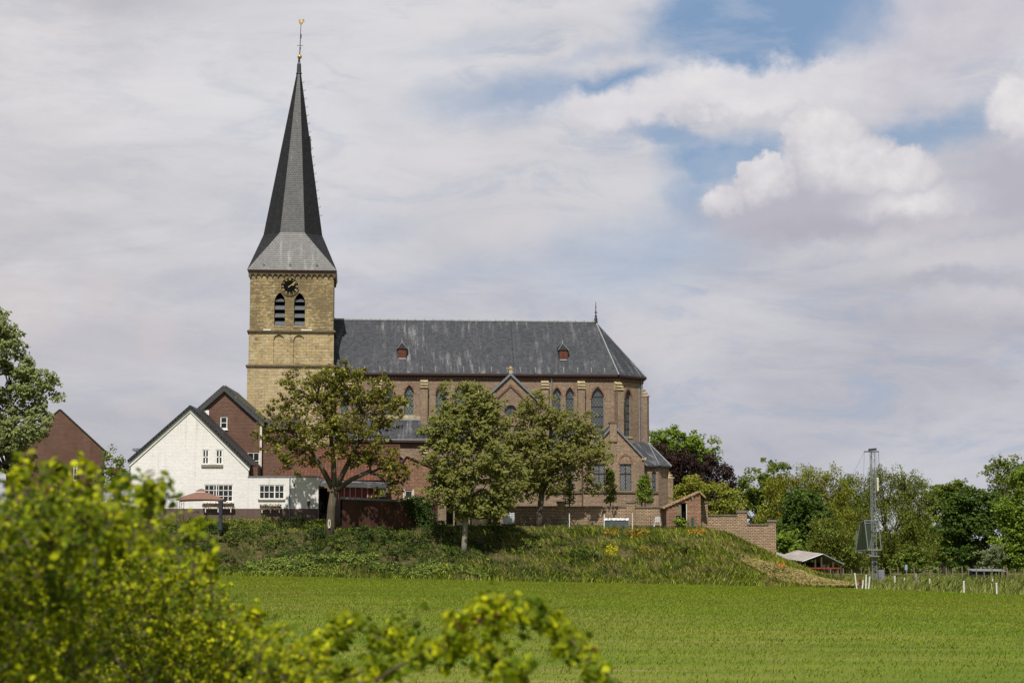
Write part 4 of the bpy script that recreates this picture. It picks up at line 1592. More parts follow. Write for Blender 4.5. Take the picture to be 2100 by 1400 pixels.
# buttresses
def buttress(P, n, w_, z_top, dep, cap):
    """P foot on the wall line, n outward normal"""
    n = Vector((*n, 0)).normalized()
    t = Vector((-n.y, n.x, 0))
    P = Vector((*P, 0))
    def box_(d0, d1, z0, z1a, z1b, m_, name, par):
        mb = MB()
        A = [P + t * w_ / 2 + n * d0, P - t * w_ / 2 + n * d0, P - t * w_ / 2 + n * d1, P + t * w_ / 2 + n * d1]
        zt_ = [z1a, z1a, z1b, z1b]
        mb.hexa([(p.x, p.y, z0) for p in A], [(p.x, p.y, z) for p, z in zip(A, zt_)])
        return mb.build(name, m_, par)
    b = box_(-0.05, dep, zc0, z_top, z_top, M['church_brick'], 'buttress', church)
    zt_ = z_top
    for i in range(3):
        ww = w_ * 0.08
        d1 = dep + 0.10 - 0.20 * i
        mb = MB()
        A = [P + t * (w_ / 2 + .04) + n * -0.03, P - t * (w_ / 2 + .04) + n * -0.03, P - t * (w_ / 2 + .04) + n * d1, P + t * (w_ / 2 + .04) + n * d1]
        za = zt_ + cap * i / 3
        zb = zt_ + cap * (i + 1) / 3
        zz = [zb, zb, zb - cap * 0.22, zb - cap * 0.22]
        mb.hexa([(p.x, p.y, za + 0.004) for p in A], [(p.x, p.y, z) for p, z in zip(A, zz)])
        mb.build('stone_cap', M['stone_trim'], b)
    return b


zcap0, zcap1 = CF.z(870, 795, NV - .5), CF.z(870, 777, NV - .5)
for px in (722, 775.5, 870, 1118, 1192.5):
    buttress((CF.u(px, 790, NV - .5), NV), (0, -1), 0.68, zcap0, 0.62, zcap1 - zcap0)
nA = Vector((apse[1][1] - apse[0][1], -(apse[1][0] - apse[0][0]))).normalized()
buttress(apse[0], (nA.x * .5 + 0, nA.y * .5 - .5), 0.66, zcap0 - .1, 0.7, zcap1 - zcap0)
nB = ((nA.x + 1) / 2, nA.y / 2)
buttress(apse[1], nB, 0.66, zcap0 - .5, 0.55, zcap1 - zcap0)
buttress(apse[2], (nB[0], -nB[1]), 0.66, zcap0 - .5, 0.55, zcap1 - zcap0)
# downpipes
for px, zb in ((1131.5, 862), (1318, 880)):
    u = CF.u(px, 800, NV - .1)
    yv = NV - 0.12 if px < 1300 else apse[1][1] - 0.35
    if px > 1300:
        u = apse[1][0] - 0.18
    mb = MB()
    mb.tube([(u, yv, zE - .3), (u, yv, zc0)], 0.06, 6)
    part(mb, 'downpipe', M['lead_flashing'])
mb = MB()
mb.tube([(apse[1][0] - .42, apse[1][1] - .42, zE - .3), (apse[1][0] - .42, apse[1][1] - .42, 0)], 0.03, 5)
part(mb, 'downpipe', M['lead'])

# ---- aisle with lean-to slate roof
AV = -1.7
zA1 = CF.z(860, 861, NV)
zA0 = CF.z(860, 903, AV - 0.2)
ua0, ua1 = tu1 + e2 + 0.02, CF.u(985, 880, AV)
ais_w = [pxl(AV, a, b, 1000, 935, roundarch) for a, b in ((716, 738), (806, 828), (905, 927))]
mb = MB()
mb.wall(rect(ua0, ua1, zc0, zA0), ais_w, flat(AV), 0.25)
mb.face([(ua0, NV, zc0), (ua0, AV, zc0), (ua0, AV, zA0), (ua0, NV, zA1)])
part(mb, 'aisle_wall', M['church_brick'])
for l in ais_w:
    window(church, l, flat(AV), M['leaded_glass'], 0.22, bars=[l[0][1] + .7, l[0][1] + 1.4], sill=(M['stone_trim'], .06, .14), frame=M['grey_sill'])
mb = MB()
mb.slab([(ua0 - .0, AV - .3, zA0 + .02), (ua1, AV - .3, zA0 + .02), (ua1, NV - .01, zA1), (ua0, NV - .01, zA1)], 0.08)
ar = part(mb, 'aisle_roof', M['nave_slate'])
mb = MB()
mb.box(ua0, ua1, NV - .1, NV - .005, zA1 - .02, zA1 + .14)
mb.build('flashing', M['lead'], ar)
mb = MB()
mb.tube([(ua0, AV - .3, zA0 + .07), (ua1, AV - .3, zA0 + .07)], 0.045, 5)
mb.build('flashing', M['lead'], ar)
mb = MB(); mb.box(ua0, ua1, AV - .42, AV - .28, zA0 - .19, zA0 + .02); part(mb, 'gutter', M['gutter_brown'])
mb = MB(); mb.box(ua0, ua1, AV - .09, AV - .003, zA0 - .6, zA0 - .22); part(mb, 'brick_frieze', M['dark_brick'])
mb = MB(); mb.box(nu0 + .5, ua1, NV - .07, NV - .003, zA1 + .16, zA1 + .40); part(mb, 'string_course', M['stone_trim'])
zq = CF.z(870, 930, AV - .5)
for px in (762, 870, 960):
    buttress((CF.u(px, 920, AV - .5), AV), (0, -1), 0.62, zq, 0.55, CF.z(870, 912, AV - .5) - zq)

# ---- gabled chapel bay
GV = AV - 0.05
ga, gz = CF.at(1047, 767, GV)
gl, gr = CF.u(968, 845, GV), CF.u(1126, 845, GV)
gzl = CF.z(1047, 842, GV)
grow = [pxl(GV, 1035, 1060, 872, 826, lancet)]
outl = [(gl, zc0), (gr, zc0), (gr, gzl), (ga, gz), (gl, gzl)]
rose = [(ga + 0.62 * math.cos(2 * math.pi * i / 20), CF.z(1047, 843, GV) + 0.62 * math.sin(2 * math.pi * i / 20)) for i in range(20)]
twin = [pxl(GV, 1026, 1042, 920, 868, lancet), pxl(GV, 1053, 1069, 920, 868, lancet)]
mb = MB()
mb.wall(outl, [rose] + twin, flat(GV), 0.3)
mb.face([(gr, GV, zc0), (gr, NV, zc0), (gr, NV, gzl), (gr, GV, gzl)])
mb.face([(gl, NV, zc0), (gl, GV, zc0), (gl, GV, gzl), (gl, NV, gzl)])
part(mb, 'gable_wall', M['church_brick'])
for l in [rose] + twin:
    window(church, l, flat(GV), M['leaded_glass'], 0.26, bars=None, frame=M['stone_trim'], mull=[(min(p[0] for p in l) + max(p[0] for p in l)) / 2], barw=.06)
mb = MB()
mb.slab([(gl - .12, GV - .12, gzl - .1), (ga, GV - .12, gz + .02), (ga, NC - 1.0, gz + .02), (gl - .12, NV + .6, gzl - .1)][::-1], 0.1)
mb.slab([(ga, GV - .12, gz + .02), (gr + .12, GV - .12, gzl - .1), (gr + .12, NV + .6, gzl - .1), (ga, NC - 1.0, gz + .02)][::-1], 0.1)
part(mb, 'chapel_roof', M['nave_slate'])
sl = (gz - gzl) / (ga - gl)
for sgn in (-1, 1):
    mb = MB()
    ue = ga + sgn * (ga - gl + .1)
    za_ = gz - (ga - gl + .1) * sl
    q = [(ga, gz + .12), (ga, gz - .14), (ue, za_ - .14), (ue, za_ + .12)]
    if sgn > 0:
        q = [q[0], q[1], q[2], q[3]]
    else:
        q = q[::-1]
    mb.prism(q, GV - .22, GV + .15)
    part(mb, 'gable_coping', M['lead_flashing'])
    mb = MB()
    u2 = ga + sgn * 2.3
    q = [(ga, gz - 1.02), (ga, gz - 1.26), (u2, gz - 2.3 * sl - 1.26), (u2, gz - 2.3 * sl - 1.02)]
    if sgn < 0:
        q = q[::-1]
    mb.prism(q, GV - .09, GV + .02)
    part(mb, 'gable_moulding', M['dark_brick'])
mb = MB()
mb.box(ga - .17, ga + .17, GV - .2, GV + .2, gz + .05, gz + .50)
mb.box(ga - .24, ga + .24, GV - .26, GV + .26, gz + .501, gz + .60)
mb.box(ga - .11, ga + .11, GV - .12, GV + .12, gz + .601, gz + .78)
part(mb, 'gable_finial', M['stone_trim'])

# ---- sacristy: gabled front with chimney, wing to the left, polygonal end to the right
SV = -3.6
su, sz = CF.at(1257.5, 872, SV)
sl_, sr_ = CF.u(1196, 938, SV), CF.u(1321, 938, SV)
szl = CF.z(1258, 938, SV)
sw = []
sw.append((pxl(SV, 1271.5, 1295, 1005, 951, rect) if False else None))
def prect(v, px0, px1, py0, py1):
    return rect(CF.u(px0, py0, v), CF.u(px1, py0, v), CF.z((px0 + px1) / 2, py0, v), CF.z((px0 + px1) / 2, py1, v))


sw = [prect(SV, 1271.5, 1295, 1006, 951), prect(SV, 1217, 1240.5, 1006, 951)]
mb = MB()
mb.wall([(sl_, zc0), (sr_, zc0), (sr_, szl), (su, sz), (sl_, szl)], sw, flat(SV), 0.22)
mb.face([(sr_, SV, zc0), (sr_, NV, zc0), (sr_, NV, szl), (sr_, SV, szl)])
mb.face([(sl_, NV, zc0), (sl_, SV, zc0), (sl_, SV, szl), (sl_, NV, szl)])
part(mb, 'sacristy_wall', M['church_brick'])
for l in sw:
    u0, u1, z0, z1 = l[0][0], l[1][0], l[0][1], l[2][1]
    window(church, l, flat(SV), M['diamond_glass'], 0.16, bars=[z0 + (z1 - z0) * .64], mull=[(u0 + u1) / 2], sill=(M['stone_trim'], .07, .12), frame=M['gutter_brown'], barmat=M['gutter_brown'], barw=.09)
    cx = (u0 + u1) / 2
    w_ = (u1 - u0) * 1.0
    mb = MB()
    n = 8
    a0 = [(cx + (w_ / 2 + .02) * math.cos(math.pi * i / n), z1 + .04 + (w_ * .72) * math.sin(math.pi * i / n)) for i in range(n + 1)]
    a1 = [(cx + (w_ / 2 + .17) * math.cos(math.pi * i / n), z1 + .04 + (w_ * .72 + .15) * math.sin(math.pi * i / n)) for i in range(n + 1)]
    for i in range(n):
        q = [a0[i], a1[i], a1[i + 1], a0[i + 1]]
        mb.hexa([(u, SV + .01, z) for u, z in q], [(u, SV - .05, z) for u, z in q])
    part(mb, 'window_arch', M['old_red_brick'])
ssl = (sz - szl) / (su - sl_)
mb = MB()
mb.slab([(sl_ - .12, SV - .1, szl - .1), (su, SV - .1, sz + .02), (su, NV, sz + .02), (sl_ - .12, NV, szl - .1)][::-1], .1)
mb.slab([(su, SV - .1, sz + .02), (sr_ + .12, SV - .1, szl - .1), (sr_ + .12, NV, szl - .1), (su, NV, sz + .02)][::-1], .1)
part(mb, 'sacristy_roof', M['nave_slate'])
for sgn in (-1, 1):
    mb = MB()
    a_, b_ = su + sgn * .36, su + sgn * (su - sl_ + .05)
    q = [(a_, sz - .36 * ssl + .14), (a_, sz - .36 * ssl - .10), (b_, szl - .14), (b_, szl + .08)]
    if sgn < 0:
        q = q[::-1]
    mb.prism(q, SV - .2, SV + .12)
    part(mb, 'gable_coping', M['lead_flashing'])
    mb = MB()
    mb.box(b_ - .22, b_ + .22, SV - .16, SV + .2, szl - .22, szl + .02)
    part(mb, 'kneeler', M['stone_trim'])
mb = MB()
mb.box(su - .36, su + .36, SV - .14, SV + .6, sz - 1.6, sz + .20)
ch_ = part(mb, 'chimney', M['church_brick'])
mb = MB(); mb.box(su - .43, su + .43, SV - .2, SV + .66, sz + .203, sz + .31); mb.build('chimney_cap', M['dark_stone_trim'], ch_)
# wing between chapel and sacristy
WV = -2.6
wz = CF.z(1160, 930, WV)
wl_ = gr - .2
ww_ = [prect(WV, 1157, 1176, 1006, 951)]
mb = MB()
mb.wall(rect(wl_, sl_ + .3, zc0, wz), ww_, flat(WV), .2)
part(mb, 'sacristy_wall', M['church_brick'])
for l in ww_:
    window(church, l, flat(WV), M['diamond_glass'], .15, mull=[(l[0][0] + l[1][0]) / 2], bars=[l[0][1] + 1.5], sill=(M['stone_trim'], .07, .12), frame=M['gutter_brown'], barmat=M['gutter_brown'], barw=.08)
mb = MB()
mb.slab([(wl_, WV - .25, wz), (sl_ + .3, WV - .25, wz), (sl_ + .3, NV - .01, CF.z(1160, 872, NV)), (wl_, NV - .01, CF.z(1160, 872, NV))], .09)
part(mb, 'wing_roof', M['nave_slate'])
mb = MB(); u = CF.u(1194, 980, WV); mb.tube([(u, WV - .1, wz - .1), (u, WV - .1, 0)], .055, 6); part(mb, 'downpipe', M['iron'])
# polygonal end
ez = CF.z(1345, 954, SV + 1)
ez1 = CF.z(1310, 904, NV + .4)
e_u0 = sr_ - .05
ev = SV + 1.1
ea = (CF.u(1350, 990, ev), ev)
eb = (CF.u(1372, 990, ev + 1.6), ev + 1.7)
ecn = (eb[0], NV + 3)
xfE = flat(ev)
mb = MB()
ew = pxl(ev, 1336.5, 1346.5, 1009, 966, roundarch)
mb.wall(rect(e_u0, ea[0], zc0, ez), [ew], xfE, .22)
mb.face([(*ea, zc0), (*eb, zc0), (*eb, ez), (*ea, ez)])
mb.face([(*eb, zc0), (*ecn, zc0), (*ecn, ez), (*eb, ez)])
part(mb, 'sacristy_wall', M['church_brick'])
window(church, ew, xfE, M['leaded_glass'], .18, bars=[ew[0][1] + .55, ew[0][1] + 1.1], sill=(M['stone_trim'], .06, .12), frame=M['grey_sill'])
mb = MB()
tA, tB = (CF.u(1289, 903, NV + 1.3), NV + 1.3, ez1), (CF.u(1329, 908, NV + 2.6), NV + 2.6, ez1)
ee = [(e_u0, ev - .25), (ea[0] + .1, ev - .25), (eb[0] + .28, eb[1] - .1), (ecn[0] + .28, ecn[1])]
mb.face([(*ee[0], ez), (*ee[1], ez), tB, tA])
mb.face([(*ee[1], ez), (*ee[2], ez), tB])
mb.face([(*ee[2], ez), (*ee[3], ez), tB])
mb.face([(x, y, ez - .01) for x, y in ee[::-1]])
part(mb, 'apse_roof', M['nave_slate'])
mb = MB(); mb.tube([(*ee[2], ez + .03), tB], .05, 5); mb.tube([(*ee[1], ez + .03), tB], .03, 5); part(mb, 'hip_flashing', M['lead'])
part(run([(e_u0, ev), ea, eb, ecn], .32, ez - .14, ez + .0, .12), 'gutter', M['iron'])
nE = Vector((eb[1] - ea[1], -(eb[0] - ea[0]))).normalized()
buttress(eb, ((nE.x + 1) / 2, nE.y / 2), .5, ez - 1.2, .45, .75)
# base course
zb1 = CF.z(1250, 1008, SV)
for (a, b, v) in ((wl_, sl_ - .02, WV), (sl_, sr_, SV), (sr_ + .1, ea[0] - .02, ev)):
    mb = MB()
    mb.box(a, b, v - .12, v - .002, zb1 - .12, zb1 + .06)
    part(mb, 'base_course', M['dark_stone_trim'])

# ------------------------------------------------------------------ white house
o = W(268, 1060, 176)
HF = Frame((o.x, o.y, o.z), 0)
white_house = empty('house', HF.o, HF.a, label='white painted brick house with black pantile roof and flat wing', cat='house')
hb = -1.2
hu0, hu1 = HF.u(267.5, 1000), HF.u(509, 1000)
ha, haz = HF.at(390.5, 842)
hel, her = HF.z(267, 950), HF.z(509, 955)
hp = HF.z(400, 1042.5)
hx1 = HF.u(653, 1000)
hxz = HF.z(580, 978)


def hrect(F, px0, px1, py0, py1, v=0):
    return rect(F.u(px0, py0, v), F.u(px1, py0, v), F.z((px0 + px1) / 2, py0, v), F.z((px0 + px1) / 2, py1, v))


hw = [hrect(HF, 414.5, 428, 951.5, 921.5), hrect(HF, 442, 456, 951.5, 921.5), hrect(HF, 418, 477.5, 1028.5, 993), hrect(HF, 290.5, 303.5, 1026, 992.5), hrect(HF, 531, 583, 1023, 993.5)]
mb = MB()
hL = 8.2
mb.wall([(hu0, hp), (hu1 + .003, hp), (hx1, hp), (hx1, hxz), (hu1, hxz), (hu1, her), (ha, haz), (hu0, hel)], hw, flat(0), .16)
mb.face([(hu0, hL, hb), (hu0, 0, hb), (hu0, 0, hel), (hu0, hL, hel)])
mb.face([(hu1, 0.01, hxz), (hu1, hL, hxz), (hu1, hL, her), (hu1, 0.01, her)])
mb.face([(hx1, 0, hb), (hx1, 3.2, hb), (hx1, 3.2, hxz), (hx1, 0, hxz)])
mb.face([(hu1, hL, hb), (hu0, hL, hb), (hu0, hL, hel), (ha, hL, haz), (hu1, hL, her)])
mb.build('wall', M['white_brick'], white_house)
mb = MB()
mb.box(hu0 - .02, hx1 + .0, -.025, 0.2, hb, hp)
mb.build('plinth', M['plinth_brick'], white_house)
mb = MB()
mb.box(hu1 - .05, hx1 + .06, -.06, 3.3, hxz + .003, hxz + .10)
mb.build('flat_roof', M['lead_flashing'], white_house)
# roof
ro = .30
zl2, zr2 = HF.z(263, 946), HF.z(512, 955)
lx, rx_ = HF.u(263, 946), HF.u(514.5, 950)
ra, raz = HF.at(390.5, 834)
sL = (raz - zl2) / (ra - lx)
sR = (raz - zr2) / (rx_ - ra)
mb = MB()
mb.slab([(lx, -.18, zl2), (ra, -.18, raz), (ra, hL + .15, raz), (lx, hL + .15, zl2)][::-1], .13)
mb.slab([(ra, -.18, raz), (rx_, -.18, zr2), (rx_, hL + .15, zr2), (ra, hL + .15, raz)][::-1], .13)
hr = mb.build('roof', M['black_pantile'], white_house)
mb = MB(); mb.tube([(ra, -.22, raz + .03), (ra, hL + .15, raz + .03)], .12, 8); mb.build('ridge_tile', M['black_pantile'], hr)
for k in range(2):
    mb = MB()
    if k == 0:
        q = [(lx + .05, zl2 - .14), (lx + .14, zl2 - .42), (ra, raz - .46), (ra, raz - .16)]
    else:
        q = [(ra, raz - .16), (ra, raz - .46), (rx_ - .14, zr2 - .42), (rx_ - .05, zr2 - .14)]
    mb.prism(q, -.10, -.003)
    mb.build('bargeboard', M['white_paint'], white_house)
# dark verge tiles over the white bargeboards
for k, (xa, za, xb, zb) in enumerate(((lx, zl2, ra, raz), (ra, raz, rx_, zr2))):
    mb = MB()
    q = [(xa, za - .15), (xb, zb - .15), (xb, zb + .06), (xa, za + .06)]
    mb.prism(q, -.27, -.185)
    mb.build('verge_tile', M['black_pantile'], hr)
# dormer on the far slope
du, dz = HF.at(282, 923, 3)
mb = MB()
mb.box(HF.u(279, 930, 3), HF.u(297, 930, 3), 3.0, 5.0, HF.z(280, 945, 3), HF.z(280, 924, 3))
dd = mb.build('dormer', M['white_paint'], white_house)
mb = MB()
mb.box(HF.u(272, 930, 3), HF.u(300, 930, 3), 2.8, 5.2, HF.z(280, 924, 3) + .003, HF.z(280, 919, 3))
mb.build('dormer_roof', M['lead_flashing'], dd)


def paned(parent, l, F_v, nx, nz, depth=.1, fm='white_paint', sill=True, sillm='grey_sill', bw=.055, ft=.09):
    u0, u1, z0, z1 = l[0][0], l[1][0], l[0][1], l[2][1]
    mu = [u0 + (u1 - u0) * k / nx for k in range(1, nx)]
    bz_ = [z0 + (z1 - z0) * k / nz for k in range(1, nz)]
    return window(parent, l, flat(F_v), M['house_glass'], depth, bars=bz_, mull=mu, sill=(M[sillm], .1, .14) if sill else None, frame=M[fm], barmat=M[fm], barw=bw, ft=ft)


paned(white_house, hw[0], 0, 2, 2, sill=False, bw=.09)
paned(white_house, hw[1], 0, 2, 2, sill=False, bw=.09)
mb = MB(); mb.box(HF.u(413, 953), HF.u(457.5, 953), -.13, .0, HF.z(435, 957), HF.z(435, 952)); mb.build('sill', M['grey_sill'], white_house)
w3 = paned(white_house, hw[2], 0, 6, 3, sillm='white_paint')
u0 = hw[2][0][0]
mb = MB(); mb.box(u0 + 1.05, u0 + 1.13, .03, .1, hw[2][0][1] + .03, hw[2][2][1] - .03); mb.build('casement_post', M['white_paint'], w3)
paned(white_house, hw[3], 0, 2, 4)
w5 = paned(white_house, hw[4], 0, 5, 2)
mb = MB(); u0 = hw[4][0][0]; mb.box(u0 + 1.33, u0 + 1.43, .02, .1, hw[4][0][1] + .03, hw[4][2][1] - .03); mb.build('casement_post', M['white_paint'], w5)
for px, z0, z1 in ((594.5, 978, 1060),):
    mb = MB(); u = HF.u(px, 1000); mb.tube([(u, -.08, HF.z(px, z0)), (u, -.08, hb)], .05, 6); mb.build('downpipe', M['lead_flashing'], white_house)
mb = MB(); mb.box(HF.u(601.5, 995), HF.u(605, 995), -.02, .0, HF.z(603, 997), HF.z(603, 992)); mb.build('air_vent', M['void'], white_house)
mb = MB()
q = HF.at(633, 1035)
mb.prism([(q[0] - .1, q[1] + .35), (q[0] - .13, q[1] + .15), (q[0], q[1] - .3), (q[0] + .13, q[1] + .15), (q[0] + .1, q[1] + .35)], -.1, -.004)
tag(mb.build('wall_planter', M['planter']), 'small pointed dark basket hung on the white wall of the flat wing', 'planter').matrix_world = Matrix.Translation(HF.o)
mb = MB(); mb.box(hu1 + .1, hu1 + .75, .6, 2.5, hxz + .1, HF.z(515, 956)); mb.build('roof_hut', M['dark_brick'], white_house)

# flower boxes
def flower_box(px0, px1, py0, py1, leg_py, label, seed):
    u0, u1 = HF.u(px0, py0, -.4), HF.u(px1, py0, -.4)
    z0, z1 = HF.z(px0, py0, -.4), HF.z(px0, py1, -.4)
    zg = HF.z(px0, leg_py, -.4)
    r_ = empty('flower_box', (HF.o.x + (u0 + u1) / 2, HF.o.y - .4, HF.o.z + z0), label=label, cat='flower box', group='flower boxes along the white house')
    w_ = (u1 - u0) / 2
    mb = MB(); mb.box(-w_, w_, -.13, .13, 0, (z1 - z0) * .5); mb.build('trough', M['planter'], r_)
    for s_ in (-.8, 0, .8):
        mb = MB(); mb.box(w_ * s_ - .03, w_ * s_ + .03, -.05, .05, zg - z0, -.002); mb.build('leg', M['white_paint'], r_)
    rr_ = np.random.default_rng(seed)
    n = 260
    C = np.stack([rr_.uniform(-w_, w_, n), rr_.uniform(-.18, .18, n), (z1 - z0) * .4 + np.abs(rr_.normal(0, .11, n))], 1)
    leaf_cloud('flowers', C, rr_.normal(size=(n, 3)) + np.array([0, -.3, .6]), rr_.uniform(.08, .16, n), [M['dark_leaf'], M['red_petal']], r_, .7, seed, (rr_.uniform(0, 1, n) < .22).astype(np.int32))
    return r_


flower_box(415, 480, 1039, 1031, 1050, 'long flower box with red blooms on white legs under the big paned window', 31)
flower_box(533, 577, 1042, 1034, 1051, 'flower box on white legs under the window of the flat wing', 32)

# ------------------------------------------------------------------ brown brick house behind
o = W(412, 1040, 185.6)
BF = Frame((o.x, o.y, 5.2), 0)
brown = empty('house', BF.o, BF.a, label='brown brick house with tall gable behind the white house', cat='house')
ba, baz = BF.at(460.5, 801)
bl_, br_ = BF.u(400, 900), BF.u(534, 900)
bzl, bzr = BF.z(400, 850), BF.z(534, 868)
slb = (baz - bzr) / (br_ - ba)
bzl = baz - (ba - bl_) * slb
bw_ = [hrect(BF, 451.5, 466, 879, 854), hrect(BF, 507, 532, 962, 927)]
mb = MB()
bL = 8.6
bx1 = BF.u(612, 930)
mb.wall([(bl_, hb), (br_, hb), (br_, bzr), (ba, baz), (bl_, bzl)], bw_, flat(0), .15)
mb.face([(br_, 0, hb), (br_, bL, hb), (br_, bL, bzr), (br_, 0, bzr)])
mb.face([(bl_, bL, hb), (bl_, 0, hb), (bl_, 0, bzl), (bl_, bL, bzl)])
mb.face([(br_, bL, hb), (bl_, bL, hb), (bl_, bL, bzl), (ba, bL, baz), (br_, bL, bzr)])
mb.build('wall', M['dark_brick'], brown)
mb = MB()
rz1 = BF.z(560, 880, 1)
mb.box(br_ + .02, bx1, .35, 6.5, hb, rz1)
mb.build('wing_wall', M['dark_brick'], brown)
mb = MB()
mb.slab([(br_ + .03, .1, rz1), (bx1 + .25, .1, rz1), (bx1 + .25, 3.4, rz1 + 1.1), (br_ + .03, 3.4, rz1 + 1.1)], .12)
mb.slab([(br_ + .03, 3.4, rz1 + 1.1), (bx1 + .25, 3.4, rz1 + 1.1), (bx1 + .25, 6.7, rz1), (br_ + .03, 6.7, rz1)], .12)
mb.build('wing_roof', M['grey_pantile'], brown)
mb = MB()
e = .35
tz = baz + .38
lo = tz - (ba - bl_ + e) * slb
mb.slab([(bl_ - e, -.25, lo), (ba, -.25, tz), (ba, bL, tz), (bl_ - e, bL, lo)][::-1], .16)
hi = tz - (br_ - ba + e) * slb
mb.slab([(ba, -.25, tz), (br_ + e, -.25, hi), (br_ + e, bL, hi), (ba, bL, tz)][::-1], .16)
mb.build('roof', M['grey_pantile'], brown)
for sgn in (-1, 1):
    mb = MB()
    ex, ez_ = (bl_ - e, lo) if sgn < 0 else (br_ + e, hi)
    q = [(ba, tz - .02), (ba, tz - .42), (ex, ez_ - .40), (ex, ez_ - .02)]
    if sgn < 0:
        q = q[::-1]
    mb.prism(q[::1], -.31, -.255)
    mb.build('bargeboard', M['slate_board'], brown)
w_ = paned(brown, bw_[0], 0, 1, 2, sillm='white_paint')
mb = MB(); l = bw_[0]; mb.box(l[0][0] + .1, l[1][0] - .1, .13, .145, l[0][1] + .1, l[2][1] - .1); mb.build('curtain', M['curtain'], w_)
paned(brown, bw_[1], 0, 2, 2, sillm='white_paint')
mb = MB(); u = BF.u(535, 900, -.1); mb.box(u - .10, u + .10, -.14, -.003, BF.z(535, 962), BF.z(535, 868)); mb.build('downpipe', M['cream_paint'], brown)
mb = MB(); mb.box(BF.u(415, 840), BF.u(429, 840), -.1, -.003, BF.z(420, 851), BF.z(420, 841)); mb.build('sign_board', M['white_paint'], brown)

# ------------------------------------------------------------------ barn with red pantiles
o = W(560, 1055, 179.5)
RF = Frame((o.x, o.y, 5.2), 1.5)
barn = empty('barn', RF.o, RF.a, label='low barn with worn red pantile roof between the white house and church', cat='barn')
u0, u1 = RF.u(566, 985), RF.u(818, 985)
ze_, zr_ = RF.z(650, 984), RF.z(650, 914, 3.0)
u0r = RF.u(600, 930, 3.)
mb = MB()
mb.box(u0 + .25, u1 - .1, .25, 5.6, hb, ze_ + .05)
mb.build('wall', M['old_red_brick'], barn)
mb = MB()
mb.slab([(u0, -.05, ze_), (u1, -.05, ze_), (u1, 3.0, zr_), (u0r, 3.0, zr_)], .12)
mb.slab([(u1, 6., ze_), (u0, 6., ze_), (u0r, 3.0, zr_), (u1, 3.0, zr_)], .12)
mb.slab([(u0, 6.0, ze_), (u0, -.05, ze_), (u0r, 3.0, zr_)], .12)
br2 = mb.build('roof', M['red_pantile'], barn)
mb = MB(); mb.tube([(u0r, 3, zr_ + .03), (u1, 3, zr_ + .03)], .11, 6); mb.tube([(u0, -.05, ze_ + .03), (u0r, 3, zr_ + .03)], .10, 6); mb.build('ridge_tile', M['red_pantile'], br2)
u2, u3 = u1 - .08, RF.u(897, 985)
zk = RF.z(850, 962)
ka, kz = RF.at(834, 938)
lw = hrect(RF, 830, 846, 1022, 1005)
mb = MB()
mb.wall([(u2, hb), (u3, hb), (u3, zk), (ka, kz), (u2, zk)], [lw], flat(.1), .2)
mb.face([(u3, .1, hb), (u3, 5, hb), (u3, 5, zk), (u3, .1, zk)])
mb.build('gable_wall', M['old_red_brick'], barn)
mb = MB()
mb.slab([(u2 - .1, -.05, zk - .05), (ka, -.05, kz + .1), (ka, 5, kz + .1), (u2 - .1, 5, zk - .05)][::-1], .1)
mb.slab([(ka, -.05, kz + .1), (u3 + .15, -.05, zk - .1), (u3 + .15, 5, zk - .1), (ka, 5, kz + .1)][::-1], .1)
mb.build('gable_roof', M['red_pantile'], barn)
paned(barn, lw, .1, 1, 1, fm='cream_paint', sill=False)
for px in (828.5, 847.5):
    mb = MB(); u = RF.u(px, 1012); mb.box(u - .08, u + .08, .04, .097, RF.z(835, 1024), RF.z(835, 1003)); mb.build('quoin', M['cream_paint'], barn)
mb = MB(); u = RF.u(893, 985); mb.box(u - .06, u + .06, -.02, .09, RF.z(893, 1003), RF.z(893, 975)); mb.build('downpipe', M['white_paint'], barn)

# veranda with red curtains
o = W(654, 1060, 176.6)
VF = Frame((o.x, o.y, o.z), 1.5)
ver = empty('veranda', VF.o, VF.a, label='glazed veranda hung with faded red curtains behind the walnut tree', cat='veranda')
u0, u1 = VF.u(655, 1030), VF.u(792, 1030)
zt_, zm = VF.z(700, 994), VF.z(700, 1037)
mb = MB()
mb.box(VF.u(683, 1000), VF.u(776, 1000), .08, .12, zm, zt_)
mb.build('curtain', M['red_curtain'], ver)
mb = MB(); mb.box(u0, u1, .15, 2.6, hb, zm - .003); mb.build('dwarf_wall', M['plinth_brick'], ver)
mb = MB(); mb.box(VF.u(682, 1037), VF.u(778, 1037), -.1, .14, zm, zm + .08); mb.build('sill', M['pale_concrete'], ver)
mb = MB(); mb.box(u0 + .9, u1 - .5, .5, 2.6, zm, zt_); mb.build('back_wall', M['plinth_brick'], ver)
mb = MB(); mb.slab([(u0 - .1, -.3, zt_ + .05), (u1 + .2, -.3, zt_ - .15), (u1 + .2, 2.6, zt_ + .35), (u0 - .1, 2.6, zt_ + .5)], .08); mb.build('veranda_roof', M['lead_flashing'], ver)
mb = MB(); mb.hexa([(u0 - .1, -.36, zt_ - .10), (u1 + .2, -.36, zt_ - .32), (u1 + .2, -.305, zt_ - .32), (u0 - .1, -.305, zt_ - .10)], [(u0 - .1, -.36, zt_ + .16), (u1 + .2, -.36, zt_ - .06), (u1 + .2, -.305, zt_ - .06), (u0 - .1, -.305, zt_ + .16)]); mb.build('fascia', M['white_paint'], ver)
for px in (683, 694, 706, 718, 729, 742, 754, 766, 777):
    mb = MB(); u = VF.u(px, 1020); mb.box(u - .035, u + .035, -.02, .07, zm + .08, zt_); mb.build('post', M['cream_paint'], ver)
mb = MB(); mb.box(VF.u(656, 1020), VF.u(671, 1020), .02, .1, hb, VF.z(660, 1000)); mb.build('door', M['void'], ver)
